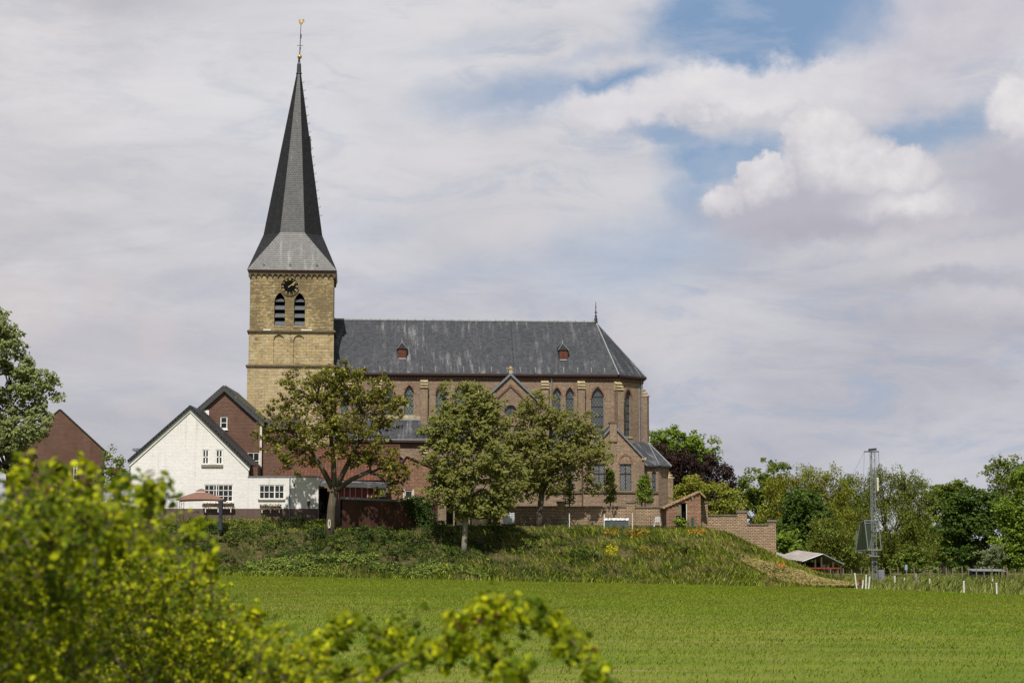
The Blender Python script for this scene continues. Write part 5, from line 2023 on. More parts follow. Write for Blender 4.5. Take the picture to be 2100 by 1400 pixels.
mb = MB(); mb.box(VF.u(648.5, 1020), VF.u(655, 1020), .0, .08, VF.z(650, 1036), VF.z(650, 994)); mb.build('side_window', M['house_glass'], ver)
mb = MB(); mb.box(VF.u(779, 1010), VF.u(791, 1010), .0, .1, VF.z(785, 1018), VF.z(785, 1000)); mb.build('side_panel', M['white_paint'], ver)

# ------------------------------------------------------------------ brown board screen in front of the barn
a, b = W(701, 1085, 171.5), W(896, 1078, 174.5)
d = b - a
d.z = 0
SF = Frame((a.x, a.y, 4.2), math.degrees(math.atan2(d.y, d.x)))
scr = empty('board_screen', SF.o, SF.a, label='rusty brown board screen with grey top rail beside the walnut tree', cat='screen')
L = d.length
za, zb = SF.z(701, 1023), SF.z(890, 1032)
mb = MB(); mb.hexa([(0, 0, -.6), (L, 0, -.6), (L, .08, -.6), (0, .08, -.6)], [(0, 0, za), (L, 0, zb), (L, .08, zb), (0, .08, za)]); mb.build('board_panel', M['rusty_board'], scr)
mb = MB(); mb.hexa([(-.12, -.05, za + .003), (L, -.05, zb + .003), (L, .13, zb + .003), (-.12, .13, za + .003)], [(-.12, -.05, za + .2), (L, -.05, zb + .16), (L, .13, zb + .16), (-.12, .13, za + .2)]); mb.build('top_rail', M['lead_flashing'], scr)
mb = MB(); mb.box(-.12, -.003, -.03, .12, -.6, za); mb.build('corner_post', M['black_paint'], scr)
mb = MB(); mb.box(0, .1, .085, 3.0, -.6, za - .02); mb.build('side_panel', M['dark_wood'], scr)
# ivy growing over the screen
r = np.random.default_rng(5)
iv = empty('ivy', (SF.o.x, SF.o.y, SF.o.z), SF.a, label='ivy hanging over the rusty board screen', cat='ivy')
P = []
for k in range(2600):
    t = r.uniform(0, 1)
    top = np.array([SF.u(852, 1020), SF.z(852, 1020)])
    bot = np.array([SF.u(872, 1082), SF.z(872, 1082)])
    c = top + (bot - top) * t
    wv = (1.15 * (1 - t) ** .7 + .45) * (1 + .25 * math.sin(t * 14))
    P.append((c[0] + r.normal() * wv * .45, -.10 - abs(r.normal()) * .12, c[1] + r.normal() * .15))
P = np.array(P)
N = r.normal(size=P.shape) * .5 + np.array([0, -.8, .5])
mb = MB(); mb.tube([(SF.u(872, 1082), -.06, SF.z(872, 1086)), (SF.u(862, 1050), -.06, SF.z(862, 1050)), (SF.u(850, 1020), -.06, SF.z(850, 1020))], [.05, .035, .02], 5); mb.build('stem', M['bark'], iv)
leaf_cloud('ivy_leaves', P, N, r.uniform(.1, .22, len(P)), M['ivy_leaf'], iv, .8, 9)

# ------------------------------------------------------------------ brown house at the west end
o = W(70, 990, 206)
LF = Frame((o.x, o.y, 5.0), 14.5)
lh = empty('house', LF.o, LF.a, label='plain reddish brown brick gable with clipped roof beside the big pale tree', cat='house')
a_, az_ = LF.at(123, 842)
r0, rz0 = LF.at(214, 926)
l0 = a_ - (r0 - a_) * 1.0
lz0 = rz0
mb = MB()
mb.wall([(l0, -3), (r0, -3), (r0, rz0), (a_, az_), (l0, lz0)], [hrect(LF, 150, 158, 985, 947)], flat(0), .15)
mb.face([(r0, 0, -3), (r0, 10, -3), (r0, 10, rz0), (r0, 0, rz0)])
mb.face([(l0, 10, -3), (l0, 0, -3), (l0, 0, lz0), (l0, 10, lz0)])
mb.face([(r0, 10, -3), (l0, 10, -3), (l0, 10, lz0), (a_, 10, az_), (r0, 10, rz0)])
mb.build('wall', M['dark_brick'], lh)
paned(lh, hrect(LF, 150, 158, 985, 947), 0, 1, 3)
mb = MB()
sl3 = (az_ - rz0) / (r0 - a_)
mb.slab([(l0 - .2, -.04, lz0 - .2 * sl3 + .12), (a_, -.04, az_ + .12), (a_, 10.2, az_ + .12), (l0 - .2, 10.2, lz0 - .2 * sl3 + .12)][::-1], .11)
mb.slab([(a_, -.04, az_ + .12), (r0 + .2, -.04, rz0 - .2 * sl3 + .12), (r0 + .2, 10.2, rz0 - .2 * sl3 + .12), (a_, 10.2, az_ + .12)][::-1], .11)
mb.build('roof', M['grey_pantile'], lh)
mb = MB(); mb.box(r0 + .21, LF.u(229, 932, 2), 1.5, 4.5, LF.z(215, 934, 2), LF.z(215, 928, 2)); mb.build('eaves_box', M['white_paint'], lh)

# ------------------------------------------------------------------ churchyard wall, stepping down the bank
a, b = W(1060, 1080, 178.5), W(1592, 1100, 175.5)
d = b - a
YF = Frame((a.x, a.y, 4.6), math.degrees(math.atan2(d.y, d.x)))
yard = empty('churchyard_wall', YF.o, YF.a, label='speckled brick churchyard wall with piers stepping down the grassy bank', cat='wall')


def yw(px0, px1, pyt, thick=.4, m_='yard_brick', cap=.12, name='wall_section', z0=-6, pr=0.0):
    u0, u1 = YF.u(px0, pyt), YF.u(px1, pyt)
    zt_ = YF.z((px0 + px1) / 2, pyt)
    mb = MB(); mb.box(u0, u1, -pr, thick + pr, z0, zt_ - cap); w_ = mb.build(name, M[m_], yard)
    mb = MB()
    mb.box(u0 - (.08 if pr else 0), u1 + (.08 if pr else 0), -.07 - pr, thick + .07 + pr, zt_ - cap + .003, zt_)
    mb.build('coping', M['coping'], w_)
    return w_


yw(1000, 1143, 1037)
yw(1158.3, 1284.5, 1037.5)
yw(1302.3, 1366, 1038)
yw(1143, 1158, 1027.5, pr=.09, cap=.18, name='pier')
yw(1284.8, 1302, 1026.5, pr=.09, cap=.18, name='pier')
yw(1438, 1451, 1027.5, pr=.06, cap=.16, name='pier')
yw(1451.3, 1519, 1054.5)
yw(1512, 1532, 1046, pr=.10, cap=.22, name='pier')
yw(1532.3, 1588, 1073.5)
yw(1575, 1591, 1065, pr=.06, cap=.2, name='pier', thick=.36)
# older rubble footing
u0, u1 = YF.u(1052, 1070), YF.u(1225, 1070)
mb = MB()
mb.hexa([(u0, -.30, -2), (u1 + 3, -.30, -2), (u1 + 3, -.003, -2), (u0, -.003, -2)], [(u0, -.22, YF.z(1060, 1055)), (u1 + 3, -.22, YF.z(1300, 1074)), (u1 + 3, -.003, YF.z(1300, 1074)), (u0, -.003, YF.z(1060, 1055))])
mb.build('rubble_footing', M['rubble'], yard)

# ------------------------------------------------------------------ ruined brick shed
o = W(1365, 1085, 174.6)
DF = Frame((o.x, o.y, 4.4), 2)
shed = empty('shed', DF.o, DF.a, label='small red brick shed with sloping tile roof and half open door', cat='shed')
u0, u1 = DF.u(1367, 1050), DF.u(1437, 1050)
zl_, zp, zr_ = DF.z(1367, 1036), DF.z(1431, 1010), DF.z(1437, 1016)
dr = hrect(DF, 1387, 1410, 1100, 1031)
up = DF.u(1431, 1010)
mb = MB()
mb.wall([(u0, -1.4), (dr[0][0], -1.4), (dr[0][0], dr[2][1]), (dr[1][0], dr[2][1]), (dr[1][0], -1.4), (u1, -1.4), (u1, zr_), (up, zp), (u0, zl_)], [], flat(0), .25)
for q in ((dr[0][0], 1), (dr[1][0], -1)):
    mb.box(min(q[0], q[0] - .05 * q[1]), max(q[0], q[0] - .05 * q[1]), .004, .3, -1.4, dr[2][1] - .004)
mb.face([(u1, 0, -1.4), (u1, 2.6, -1.4), (u1, 2.6, zr_), (u1, 0, zr_)])
mb.face([(u0, 2.6, -1.4), (u0, 0, -1.4), (u0, 0, zl_), (u0, 2.6, zl_)])
mb.build('wall', M['old_red_brick'], shed)
mb = MB(); mb.box(dr[0][0] - .1, dr[1][0] + .1, .5, .6, -1.4, dr[2][1] + .1); mb.build('dark_interior', M['void'], shed)
mb = MB(); mb.box(dr[0][0] + .01, dr[0][0] + .46, .05, .1, DF.z(1390, 1057), dr[2][1] - .03); mb.build('shutter', M['post_wood'], shed)
mb = MB(); mb.box(dr[1][0] - .09, dr[1][0] - .02, .05, .12, -1.4, dr[2][1] - .03); mb.build('door_post', M['cream_paint'], shed)
mb = MB()
A0, A1 = DF.at(1358, 1040), DF.at(1434, 1006)
mb.slab([(A0[0], -.14, A0[1]), (A1[0], -.14, A1[1]), (A1[0], 2.8, A1[1]), (A0[0], 2.8, A0[1])], .14)
A2 = DF.at(1448, 1019)
mb.slab([(A1[0], -.14, A1[1]), (A2[0], -.14, A2[1]), (A2[0], 2.8, A2[1]), (A1[0], 2.8, A1[1])], .12)
mb.build('roof', M['orange_tile'], shed)
mb = MB()
for k in range(11):
    t = (k + .4) / 11
    x, z = A0[0] + (A1[0] - A0[0]) * t, A0[1] + (A1[1] - A0[1]) * t
    mb.box(x - .09, x + .09, -.2, -.1, z - .16, z + .05)
mb.build('verge_tile', M['orange_tile'], shed)['kind'] = 'stuff'
mb = MB(); q = DF.at(1420, 1018); mb.box(q[0] - .14, q[0] + .1, -.02, -.003, q[1] - .14, q[1] + .1); mb.build('wall_hole', M['pale_concrete'], shed)

# ------------------------------------------------------------------ trees near the church


def gpt(px, Y, dz=0.0):
    """ground point under photo column px at distance Y"""
    x = (px - 1050) / FPX * Y / math.cos(TH) * 1.0
    x = W(px, 1140, Y).x
    return Vector((x, Y, ground_at(x, Y) + dz))


b_ = gpt(676, 170.5)
wt = tree('walnut_tree', 'broad walnut tree with sparse bronze green leaves in front of the stone tower', 'tree', b_,
          [(640, 795, 75, 52, 0), (745, 800, 75, 50, 1.0), (575, 868, 50, 62, 0), (680, 880, 95, 70, -1), (790, 850, 52, 70, .5), (610, 940, 52, 40, -.5), (760, 930, 75, 50, 0), (690, 772, 35, 35, 0), (815, 960, 45, 38, .5), (545, 900, 22, 45, 0, .7), (800, 1000, 30, 22, 0, .6)],
          1500, 0.36, 11, 0.26, M['walnut_leaf'], M['bark'], tr=.40, seed=11, limbs=260, shell=.15, up=.45, flat=.6,
          trunk_pts=[Vector((0, 0, -.4)), Vector((.05, 0, .6)), Vector((.12, 0, 2.2)), Vector((.35, 0, 3.9))],
          forks=[(735, 905, .4), (632, 915, -.3), (678, 890, .5), (760, 965, .2)])
mb = MB()
rr = .51
n = 14
ring = []
for k in range(n + 1):
    a = 2 * math.pi * k / n
    th = -.12 + .17 * math.cos(a)
    zz = .78 + .36 * math.sin(a)
    ring.append((math.sin(th) * rr + .05, -math.cos(th) * rr, zz))
mb.tube(ring, .05, 5)
mb.build('pruning_scar', M['cream_paint'], wt)

b_ = gpt(952, 167.3)
tree('whitebeam_tree', 'dense whitebeam with pale clustered leaves on a short pale trunk on the bank', 'tree', b_,
     [(968, 818, 34, 38, 0), (922, 818, 24, 42, 0, .8), (1003, 835, 26, 42, .4, .8), (930, 870, 55, 45, 0), (995, 880, 48, 48, .5), (905, 940, 50, 45, 0), (985, 940, 75, 55, -.6), (1040, 990, 42, 42, 0), (925, 1000, 62, 42, -.5), (995, 1035, 62, 32, 0), (880, 880, 22, 22, 0, .6), (960, 1050, 50, 20, -.4)],
     1700, .40, 13, .30, M['whitebeam_leaf'], M['pale_bark'], tr=.24, seed=12, limbs=90, shell=.35, up=.55, aspect=.6,
     trunk_pts=[Vector((0, 0, -.3)), Vector((0.0, 0, .8)), Vector((.08, 0, 2.0)), Vector((.2, 0, 4.2))])
b_ = gpt(1106, 176.3)
tree('whitebeam_tree', 'wide olive green whitebeam standing against the churchyard wall', 'tree', b_,
     [(1110, 845, 62, 42, 0), (1170, 885, 72, 48, .5), (1090, 930, 75, 60, -.5), (1180, 935, 65, 50, 0), (1120, 985, 55, 35, 0), (1235, 925, 32, 30, .3, .8), (1060, 900, 45, 55, 0), (1070, 1000, 35, 38, -.4), (1215, 985, 20, 25, 0, .5)],
     1500, .38, 12, .27, M['olive_leaf'], M['bark'], tr=.30, seed=13, limbs=110, shell=.3, up=.6,
     trunk_pts=[Vector((0, 0, -.3)), Vector((0.03, 0, .8)), Vector((.12, 0, 2.0)), Vector((.3, 0, 3.4))],
     forks=[(1085, 940, -.3), (1150, 940, .3), (1118, 900, 0)])

# espaliers on top of the churchyard wall
for px, pyb, pyt, w_, lab, sd in ((1251, 1030, 962, 30, 'narrow espaliered shrub rising over the wall below the mullioned windows', 41), (1322, 1032, 974, 36, 'bright conical espaliered shrub over the wall beside the polygonal end', 42), (1167, 1032, 978, 26, 'thin ragged shrub over the wall beside the short sacristy window', 43)):
    p = W(px, 1080, 178.9)
    z1 = W(px, pyt, 178.9).z
    z0 = W(px, pyb, 178.9).z
    k = 178.9 / FPX
    root = empty('espalier_shrub', (p.x, p.y, p.z - .2), label=lab, cat='shrub', group='espaliered shrubs behind the churchyard wall')
    r = np.random.default_rng(sd)
    nc = 95
    t = r.uniform(0, 1, nc)
    ww = w_ * k * .5 * (1.05 - .75 * np.abs(t - .25)) * (.75 if sd != 42 else .9)
    cen = np.stack([r.uniform(-1, 1, nc) * ww, r.uniform(-.4, .4, nc), (z0 - p.z + .2) + t * (z1 - z0)], 1)
    P, N, S = cluster_leaves(cen, np.full(nc, .27), 20 if sd != 43 else 8, .18, r, .9, .4)
    leaf_cloud('foliage', P, N, S, M['green_leaf'] if sd == 42 else M['mid_leaf'], root, .6, sd)
    mb = MB()
    mb.tube([(0, 0, -.3), (.05, 0, (z0 - p.z)), (0, 0, (z1 - p.z) * .9)], [.07, .06, .02], 6)
    for c in cen[:12]:
        mb.tube([(0, 0, c[2] - .2), tuple(c)], [.03, .01], 4)
    mb.build('trunk', M['bark'], root)

# ------------------------------------------------------------------ trees at the west end
b_ = gpt(20, 186)
tree('whitebeam_tree', 'tall whitebeam towering over the reddish brown gable', 'tree', b_,
     [(-30, 680, 75, 60, 0), (20, 720, 45, 60, .5), (-20, 790, 90, 65, -.5), (75, 800, 50, 55, .5), (40, 880, 70, 55, -.8), (-50, 890, 70, 65, 0), (20, 950, 65, 30, 0, .7), (-70, 960, 60, 60, 0)],
     1600, .48, 17, .34, M['linden_leaf'], M['dark_bark'], tr=.34, seed=14, limbs=60, shell=.4, up=.6)
b_ = gpt(236, 196)
tree('small_tree', 'small loose tree between the reddish gable and the white house', 'tree', b_,
     [(232, 935, 24, 26, 0), (245, 965, 28, 30, 0), (220, 985, 28, 28, 0)], 90, .5, 22, .25, M['mid_leaf'], M['bark'], tr=.12, seed=15, limbs=25, shell=.3)

# ------------------------------------------------------------------ trees east of the church
b_ = gpt(1392, 224)
tree('chestnut_tree', 'fresh green round tree rising behind the copper beech', 'tree', b_,
     [(1385, 915, 55, 46, 0), (1432, 930, 42, 40, 0), (1360, 935, 45, 50, 0), (1400, 1010, 60, 50, 0)], 800, .5, 20, .30, M['green_leaf'], M['dark_bark'], tr=.3, seed=16, limbs=30, shell=.5, up=.6)
b_ = gpt(1405, 213)
tree('copper_beech', 'dark purple copper beech beside the church choir', 'tree', b_,
     [(1360, 962, 58, 52, 0), (1415, 970, 62, 48, 0), (1462, 985, 48, 42, 0), (1380, 1030, 60, 50, 0), (1450, 1040, 55, 40, 0), (1495, 1030, 30, 38, .3, .8), (1488, 985, 22, 18, 0, .5)],
     1100, .5, 24, .24, M['copper_leaf'], M['dark_bark'], tr=.35, seed=17, limbs=110, shell=.4, up=.3)
b_ = gpt(1442, 190)
tree('small_tree', 'yellow green bushy tree behind the ruined brick shed', 'tree', b_,
     [(1425, 1000, 42, 26, 0), (1465, 1020, 42, 30, 0), (1410, 1025, 32, 28, 0), (1490, 1042, 32, 26, 0), (1455, 1050, 50, 22, 0)], 330, .5, 28, .22, M['willow_leaf'], M['bark'], tr=.16, seed=18, limbs=40, shell=.35)


def bg(name, label, px, Y, lobes, leaf, n, seed, lsize=.36, crad=.95, per=22, bark='dark_bark', **kw):
    b_ = gpt(px, Y)
    return tree(name, label, 'tree', b_, lobes, int(n * 2.6), crad * .62, int(per * 1.05), lsize * .92, M[leaf], M[bark], seed=seed, group='trees round the meadow east of the church', bough=3, brad=kw.pop('brad', .68), **kw)


bg('broadleaf_tree', 'dark green tree between the copper beech and the yellow willow', 1562, 262, [(1545, 995, 40, 38, 0), (1590, 975, 38, 32, 0), (1540, 1050, 45, 50, 0), (1590, 1050, 50, 60, 0)], 'mid_leaf', 230, 21, tr=.35, limbs=25)
bg('willow_tree', 'large yellow green willow behind the end of the churchyard wall', 1655, 250, [(1610, 1010, 42, 45, 0), (1665, 985, 55, 38, 0), (1710, 1000, 38, 45, 0), (1590, 1075, 42, 50, 0), (1660, 1060, 60, 70, 0), (1715, 1070, 45, 60, 0)], 'willow_leaf', 460, 22, lsize=.34, aspect=.35, tr=.45, limbs=40, droop=.6, up=.3)
bg('broadleaf_tree', 'very dark round tree growing in front of the yellow willow', 1650, 236, [(1650, 1035, 40, 32, 0), (1630, 1080, 38, 40, 0), (1670, 1085, 38, 45, 0), (1648, 1125, 45, 30, 0)], 'dark_leaf', 260, 23, lsize=.36, tr=.25, limbs=15, shell=.5)
bg('willow_tree', 'wide grey green willow behind the lattice mast', 1815, 258, [(1755, 1005, 40, 42, 0), (1822, 995, 55, 42, 0), (1875, 1010, 38, 45, 0), (1740, 1075, 50, 60, -1), (1820, 1075, 75, 65, -1), (1885, 1090, 40, 60, 0), (1770, 1120, 60, 40, -2), (1845, 1130, 60, 35, -2)], 'grey_willow_leaf', 720, 24, lsize=.34, aspect=.35, tr=.6, limbs=60, droop=.6, up=.3)
bg('willow_tree', 'lower grey willow leaning over the roof of the open hay shed', 1700, 232, [(1700, 1100, 45, 45, 0), (1735, 1125, 40, 35, 0), (1680, 1130, 35, 25, 0)], 'grey_willow_leaf', 240, 25, lsize=.32, aspect=.35, tr=.25, limbs=20, droop=.5, up=.3)
bg('broadleaf_tree', 'mid green tree filling the gap east of the grey willow', 1935, 285, [(1920, 1020, 32, 28, 0), (1955, 1015, 35, 26, 0), (1935, 1070, 50, 50, 0), (1915, 1120, 40, 35, 0)], 'mid_leaf', 260, 26, lsize=.38, tr=.3, limbs=20)
bg('broadleaf_tree', 'dense dark round tree behind the green field shelter', 1994, 250, [(1985, 1030, 45, 32, 0), (2020, 1045, 35, 40, 0), (1962, 1075, 38, 45, 0), (2005, 1090, 45, 48, 0), (1985, 1130, 45, 25, 0)], 'dark_leaf', 340, 27, lsize=.38, tr=.32, limbs=20, shell=.5)
bg('poplar_tree', 'tall airy tree with sky showing between its small leaves', 2060, 275, [(2050, 965, 30, 30, 0), (2075, 950, 22, 22, 0), (2045, 1005, 32, 32, 0), (2080, 995, 32, 35, 0), (2060, 1050, 40, 40, 0)], 'mid_leaf', 210, 28, lsize=.34, crad=.8, per=12, tr=.28, limbs=120, shell=.2, bark='pale_bark')
bg('broadleaf_tree', 'bright green tree at the edge of the meadow', 2105, 240, [(2105, 1000, 38, 48, 0), (2080, 1060, 38, 42, 0), (2115, 1090, 45, 50, 0), (2070, 1120, 32, 36, 0), (2095, 1145, 45, 22, 0)], 'green_leaf', 330, 29, lsize=.36, tr=.3, limbs=25, shell=.5)
bg('small_tree', 'small pale leaved tree above the field shelter', 2038, 238, [(2038, 1140, 22, 20, 0), (2026, 1155, 18, 12, 0)], 'pale_leaf', 60, 30, lsize=.3, crad=.6, per=16, tr=.1, limbs=20)
bg('small_tree', 'glossy bush against the low end of the churchyard wall', 1612, 200, [(1608, 1110, 22, 24, 0), (1625, 1125, 20, 18, 0)], 'green_leaf', 70, 31, lsize=.28, crad=.5, per=16, tr=.1, limbs=12)
bg('small_tree', 'low light bush at the foot of the grey willow', 1882, 236, [(1875, 1140, 26, 22, 0), (1850, 1152, 22, 16, 0)], 'mid_leaf', 70, 32, lsize=.3, crad=.55, per=16, tr=.1, limbs=10)
bg('broadleaf_tree', 'shadowy tree far behind the yellow willow and grey willow', 1735, 300, [(1735, 1060, 40, 60, 0), (1735, 1120, 55, 45, 0)], 'dark_leaf', 160, 33, lsize=.42, tr=.3, limbs=10)
# far wood seen between the trunks
r = np.random.default_rng(77)
n = 9000
px_ = r.uniform(1440, 2300, n)
Yd = r.uniform(300, 345, n)
xw = (px_ - 1050) / FPX * Yd / math.cos(TH)
zt_ = 2.2 + Yd * (35 + 22 * np.sin(px_ * .021) + 14 * np.sin(px_ * .067 + 1)) / FPX
zz = -.4 + (zt_ + .4) * r.uniform(0, 1, n) ** .8
C = np.stack([xw, Yd, zz], 1)
tag(leaf_cloud('far_wood', C, r.normal(size=(n, 3)) + np.array([0, -.5, .5]), r.uniform(.6, 1.3, n), M['dark_leaf'], None, .7, 78), 'dark far wood seen between the meadow trees', 'wood', kind='stuff')
n = 4000
px_ = r.uniform(-500, 330, n)
Yd = r.uniform(225, 245, n)
xw = (px_ - 1050) / FPX * Yd
zz = 3.0 + r.uniform(0, 1, n) * (5.0 + 1.2 * np.sin(px_ * .03))
tag(leaf_cloud('far_hedge', np.stack([xw, Yd, zz], 1), r.normal(size=(n, 3)) + np.array([0, -.5, .5]), r.uniform(.4, .9, n), M['mid_leaf'], None, .7, 79), 'green growth behind the western house', 'hedge', kind='stuff')

# ------------------------------------------------------------------ bank vegetation
r = np.random.default_rng(101)


def bank_pts(n, x0, x1, y0, y1, dens=None):
    x = r.uniform(x0, x1, n)
    y = r.uniform(y0, y1, n)
    if dens is not None:
        k = r.uniform(0, 1, n) < dens(x, y)
        x, y = x[k], y[k]
    z = np.maximum(bank_z(x, y), field_z(x, y))
    return np.stack([x, y, z], 1)


def patch(x, y, s, ph):
    return .5 + .5 * np.sin(x * s + ph + 1.3 * np.sin(y * s * 1.7 + ph)) * np.cos(y * s * 2.1 - ph + np.sin(x * s * .7))


# grassy part, strongest towards the east
def dens_grass(x, y):
    east = np.interp(x, [-30, -8, 0, 8], [.28, .3, .65, 1.0])
    return east * np.where(x > 3, .78 + .22 * patch(x, y, .7, .4), .30 + .70 * patch(x, y, .7, .4)) * np.where((patch(x, y, .45, 5.0) > .72) & (x < 10), .15, 1.0)


B = bank_pts(70000, -46, 29, 163.0, 174.0, dens_grass)
hgt = r.uniform(.16, .46, len(B)) * (.7 + .6 * patch(B[:, 0], B[:, 1], .5, 2.0))
mi = (r.uniform(0, 1, len(B)) < np.where(B[:, 0] > 2, .10, .14)).astype(np.int32)
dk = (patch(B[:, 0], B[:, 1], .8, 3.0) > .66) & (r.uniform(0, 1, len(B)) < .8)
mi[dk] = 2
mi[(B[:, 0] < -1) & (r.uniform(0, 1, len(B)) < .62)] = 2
tag(blades('bank_grass', B, hgt, r.uniform(.035, .07, len(B)), None, 102, .42, mats=[M['bank_grass'], M['straw'], M['mid_leaf']], mi=mi, wind=(-.4, -.1)), 'long wind combed grass on the bank', 'grass', kind='stuff')
# a mown dry strip at the east foot
def dens_cut(x, y):
    t = y - 163.2
    lo = np.interp(x, [18, 20, 22, 24, 26], [5.0, 3.4, 1.5, .2, -.2])
    hi = np.interp(x, [18, 19.5, 22, 25, 29], [5.0, 5.6, 5.0, 4.0, 3.0])
    return ((t > lo) & (t < hi)) * (.35 + .65 * (patch(x, y, 1.3, 2.2) > .4))


B = bank_pts(42000, 17.5, 28.8, 162.8, 170.5, dens_cut)
B[:, 2] += r.uniform(.10, .24, len(B))
tag(leaf_cloud('cut_grass', B, r.normal(size=(len(B), 3)) * .4 + np.array([0, -.4, 1]), r.uniform(.14, .36, len(B)), M['straw'], None, .18, 103), 'dry cut grass strewn over the eastern foot of the bank', 'dry grass', kind='stuff')
# dark leafy ground cover on the west and middle
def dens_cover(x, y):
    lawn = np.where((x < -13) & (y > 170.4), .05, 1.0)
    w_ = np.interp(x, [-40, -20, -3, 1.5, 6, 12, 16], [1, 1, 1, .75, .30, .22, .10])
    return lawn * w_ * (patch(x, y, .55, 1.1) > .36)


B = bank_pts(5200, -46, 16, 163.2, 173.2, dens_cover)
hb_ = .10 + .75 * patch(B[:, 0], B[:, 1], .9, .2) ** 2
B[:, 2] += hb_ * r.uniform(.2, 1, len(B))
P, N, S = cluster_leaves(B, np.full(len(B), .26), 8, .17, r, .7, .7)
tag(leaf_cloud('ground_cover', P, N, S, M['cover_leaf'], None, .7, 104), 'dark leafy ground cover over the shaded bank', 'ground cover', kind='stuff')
B = bank_pts(9000, -44, -9, 170.6, 176.5)
tag(blades('lawn', B, r.uniform(.05, .12, len(B)), r.uniform(.05, .09, len(B)), M['bank_grass'], 107, .5), 'short sunlit lawn in front of the white house', 'lawn', kind='stuff')
# bright fringe where the bank meets the crop
B = bank_pts(9000, -40, 20, 162.4, 164.6)
tag(blades('bank_fringe', B, r.uniform(.18, .48, len(B)), r.uniform(.05, .1, len(B)), None, 105, .5, mats=[M['mid_leaf'], M['bank_grass']], mi=(r.uniform(0, 1, len(B)) < .5).astype(np.int32)), 'weedy fringe between the crop and the bank', 'weeds', kind='stuff')
B = bank_pts(1500, -22, -2, 163.0, 166.0, lambda x, y: (patch(x, y, .6, 2.6) > .45) * 1.0)
B[:, 2] += r.uniform(.1, .4, len(B))
P, N, S = cluster_leaves(B, np.full(len(B), .24), 8, .16, r, .6, .8)
tag(leaf_cloud('pale_weeds', P, N, S, M['pale_weed'], None, .7, 106), 'pale green nettles along the foot of the bank', 'weeds', kind='stuff')
# orange and yellow flowers
def flowers(name, label, px0, px1, py0, py1, n, m_, seed, green='bank_grass', sz=.16):
    q = np.random.default_rng(seed)
    pts = []
    for _ in range(n):
        px, py = q.uniform(px0, px1), q.uniform(py0, py1)
        d = ray(px, py)
        Y = 163.0
        while Y < 175:
            p = CAM + d * (Y / d.y)
            if p.z <= ground_at(p.x, p.y) + .28:
                break
            Y += .15
        pts.append((p.x, p.y, ground_at(p.x, p.y)))
    pts = np.array(pts)
    base = pts.mean(0)
    root = empty(name, base, label=label, cat='flowers', group='clumps of garden flowers on the bank')
    C = pts - base + np.array([0, 0, .28]) + q.normal(size=pts.shape) * .06
    leaf_cloud('petals', C, q.normal(size=C.shape) * .4 + np.array([0, -.6, .7]), q.uniform(.7, 1.3, len(C)) * sz, M[m_], root, .8, seed)
    k = len(pts) * 2
    BB = np.repeat(pts - base, 2, axis=0) + q.normal(size=(k, 3)) * np.array([.12, .12, 0])
    blades('stalks', BB, q.uniform(.18, .34, k), np.full(k, .05), M[green], seed + 1, .3, parent=root)
    return root


flowers('flower_clump', 'orange poppies by the green fence post near the ruined shed', 1412, 1445, 1085, 1094, 45, 'orange_petal', 51)
flowers('flower_clump', 'orange poppies below the covered grey pool', 1284, 1330, 1087, 1102, 45, 'orange_petal', 52)
flowers('flower_clump', 'small orange clump beside the whitish fence posts under the wall', 1240, 1262, 1087, 1094, 26, 'orange_petal', 53)
flowers('flower_clump', 'scattered reddish flowers halfway down the bank', 1310, 1372, 1120, 1138, 26, 'orange_petal', 54, sz=.13)
flowers('flower_clump', 'orange flower clump beside the dry cut strip of the bank', 1596, 1610, 1153, 1166, 40, 'orange_petal', 55)
flowers('flower_clump', 'bright yellow flowering weed on the middle of the bank', 1240, 1266, 1118, 1138, 110, 'yellow_leaf', 56)
flowers('flower_clump', 'small yellow flowers below the whitebeam trunk', 905, 922, 1155, 1168, 30, 'yellow_leaf', 57, sz=.12)

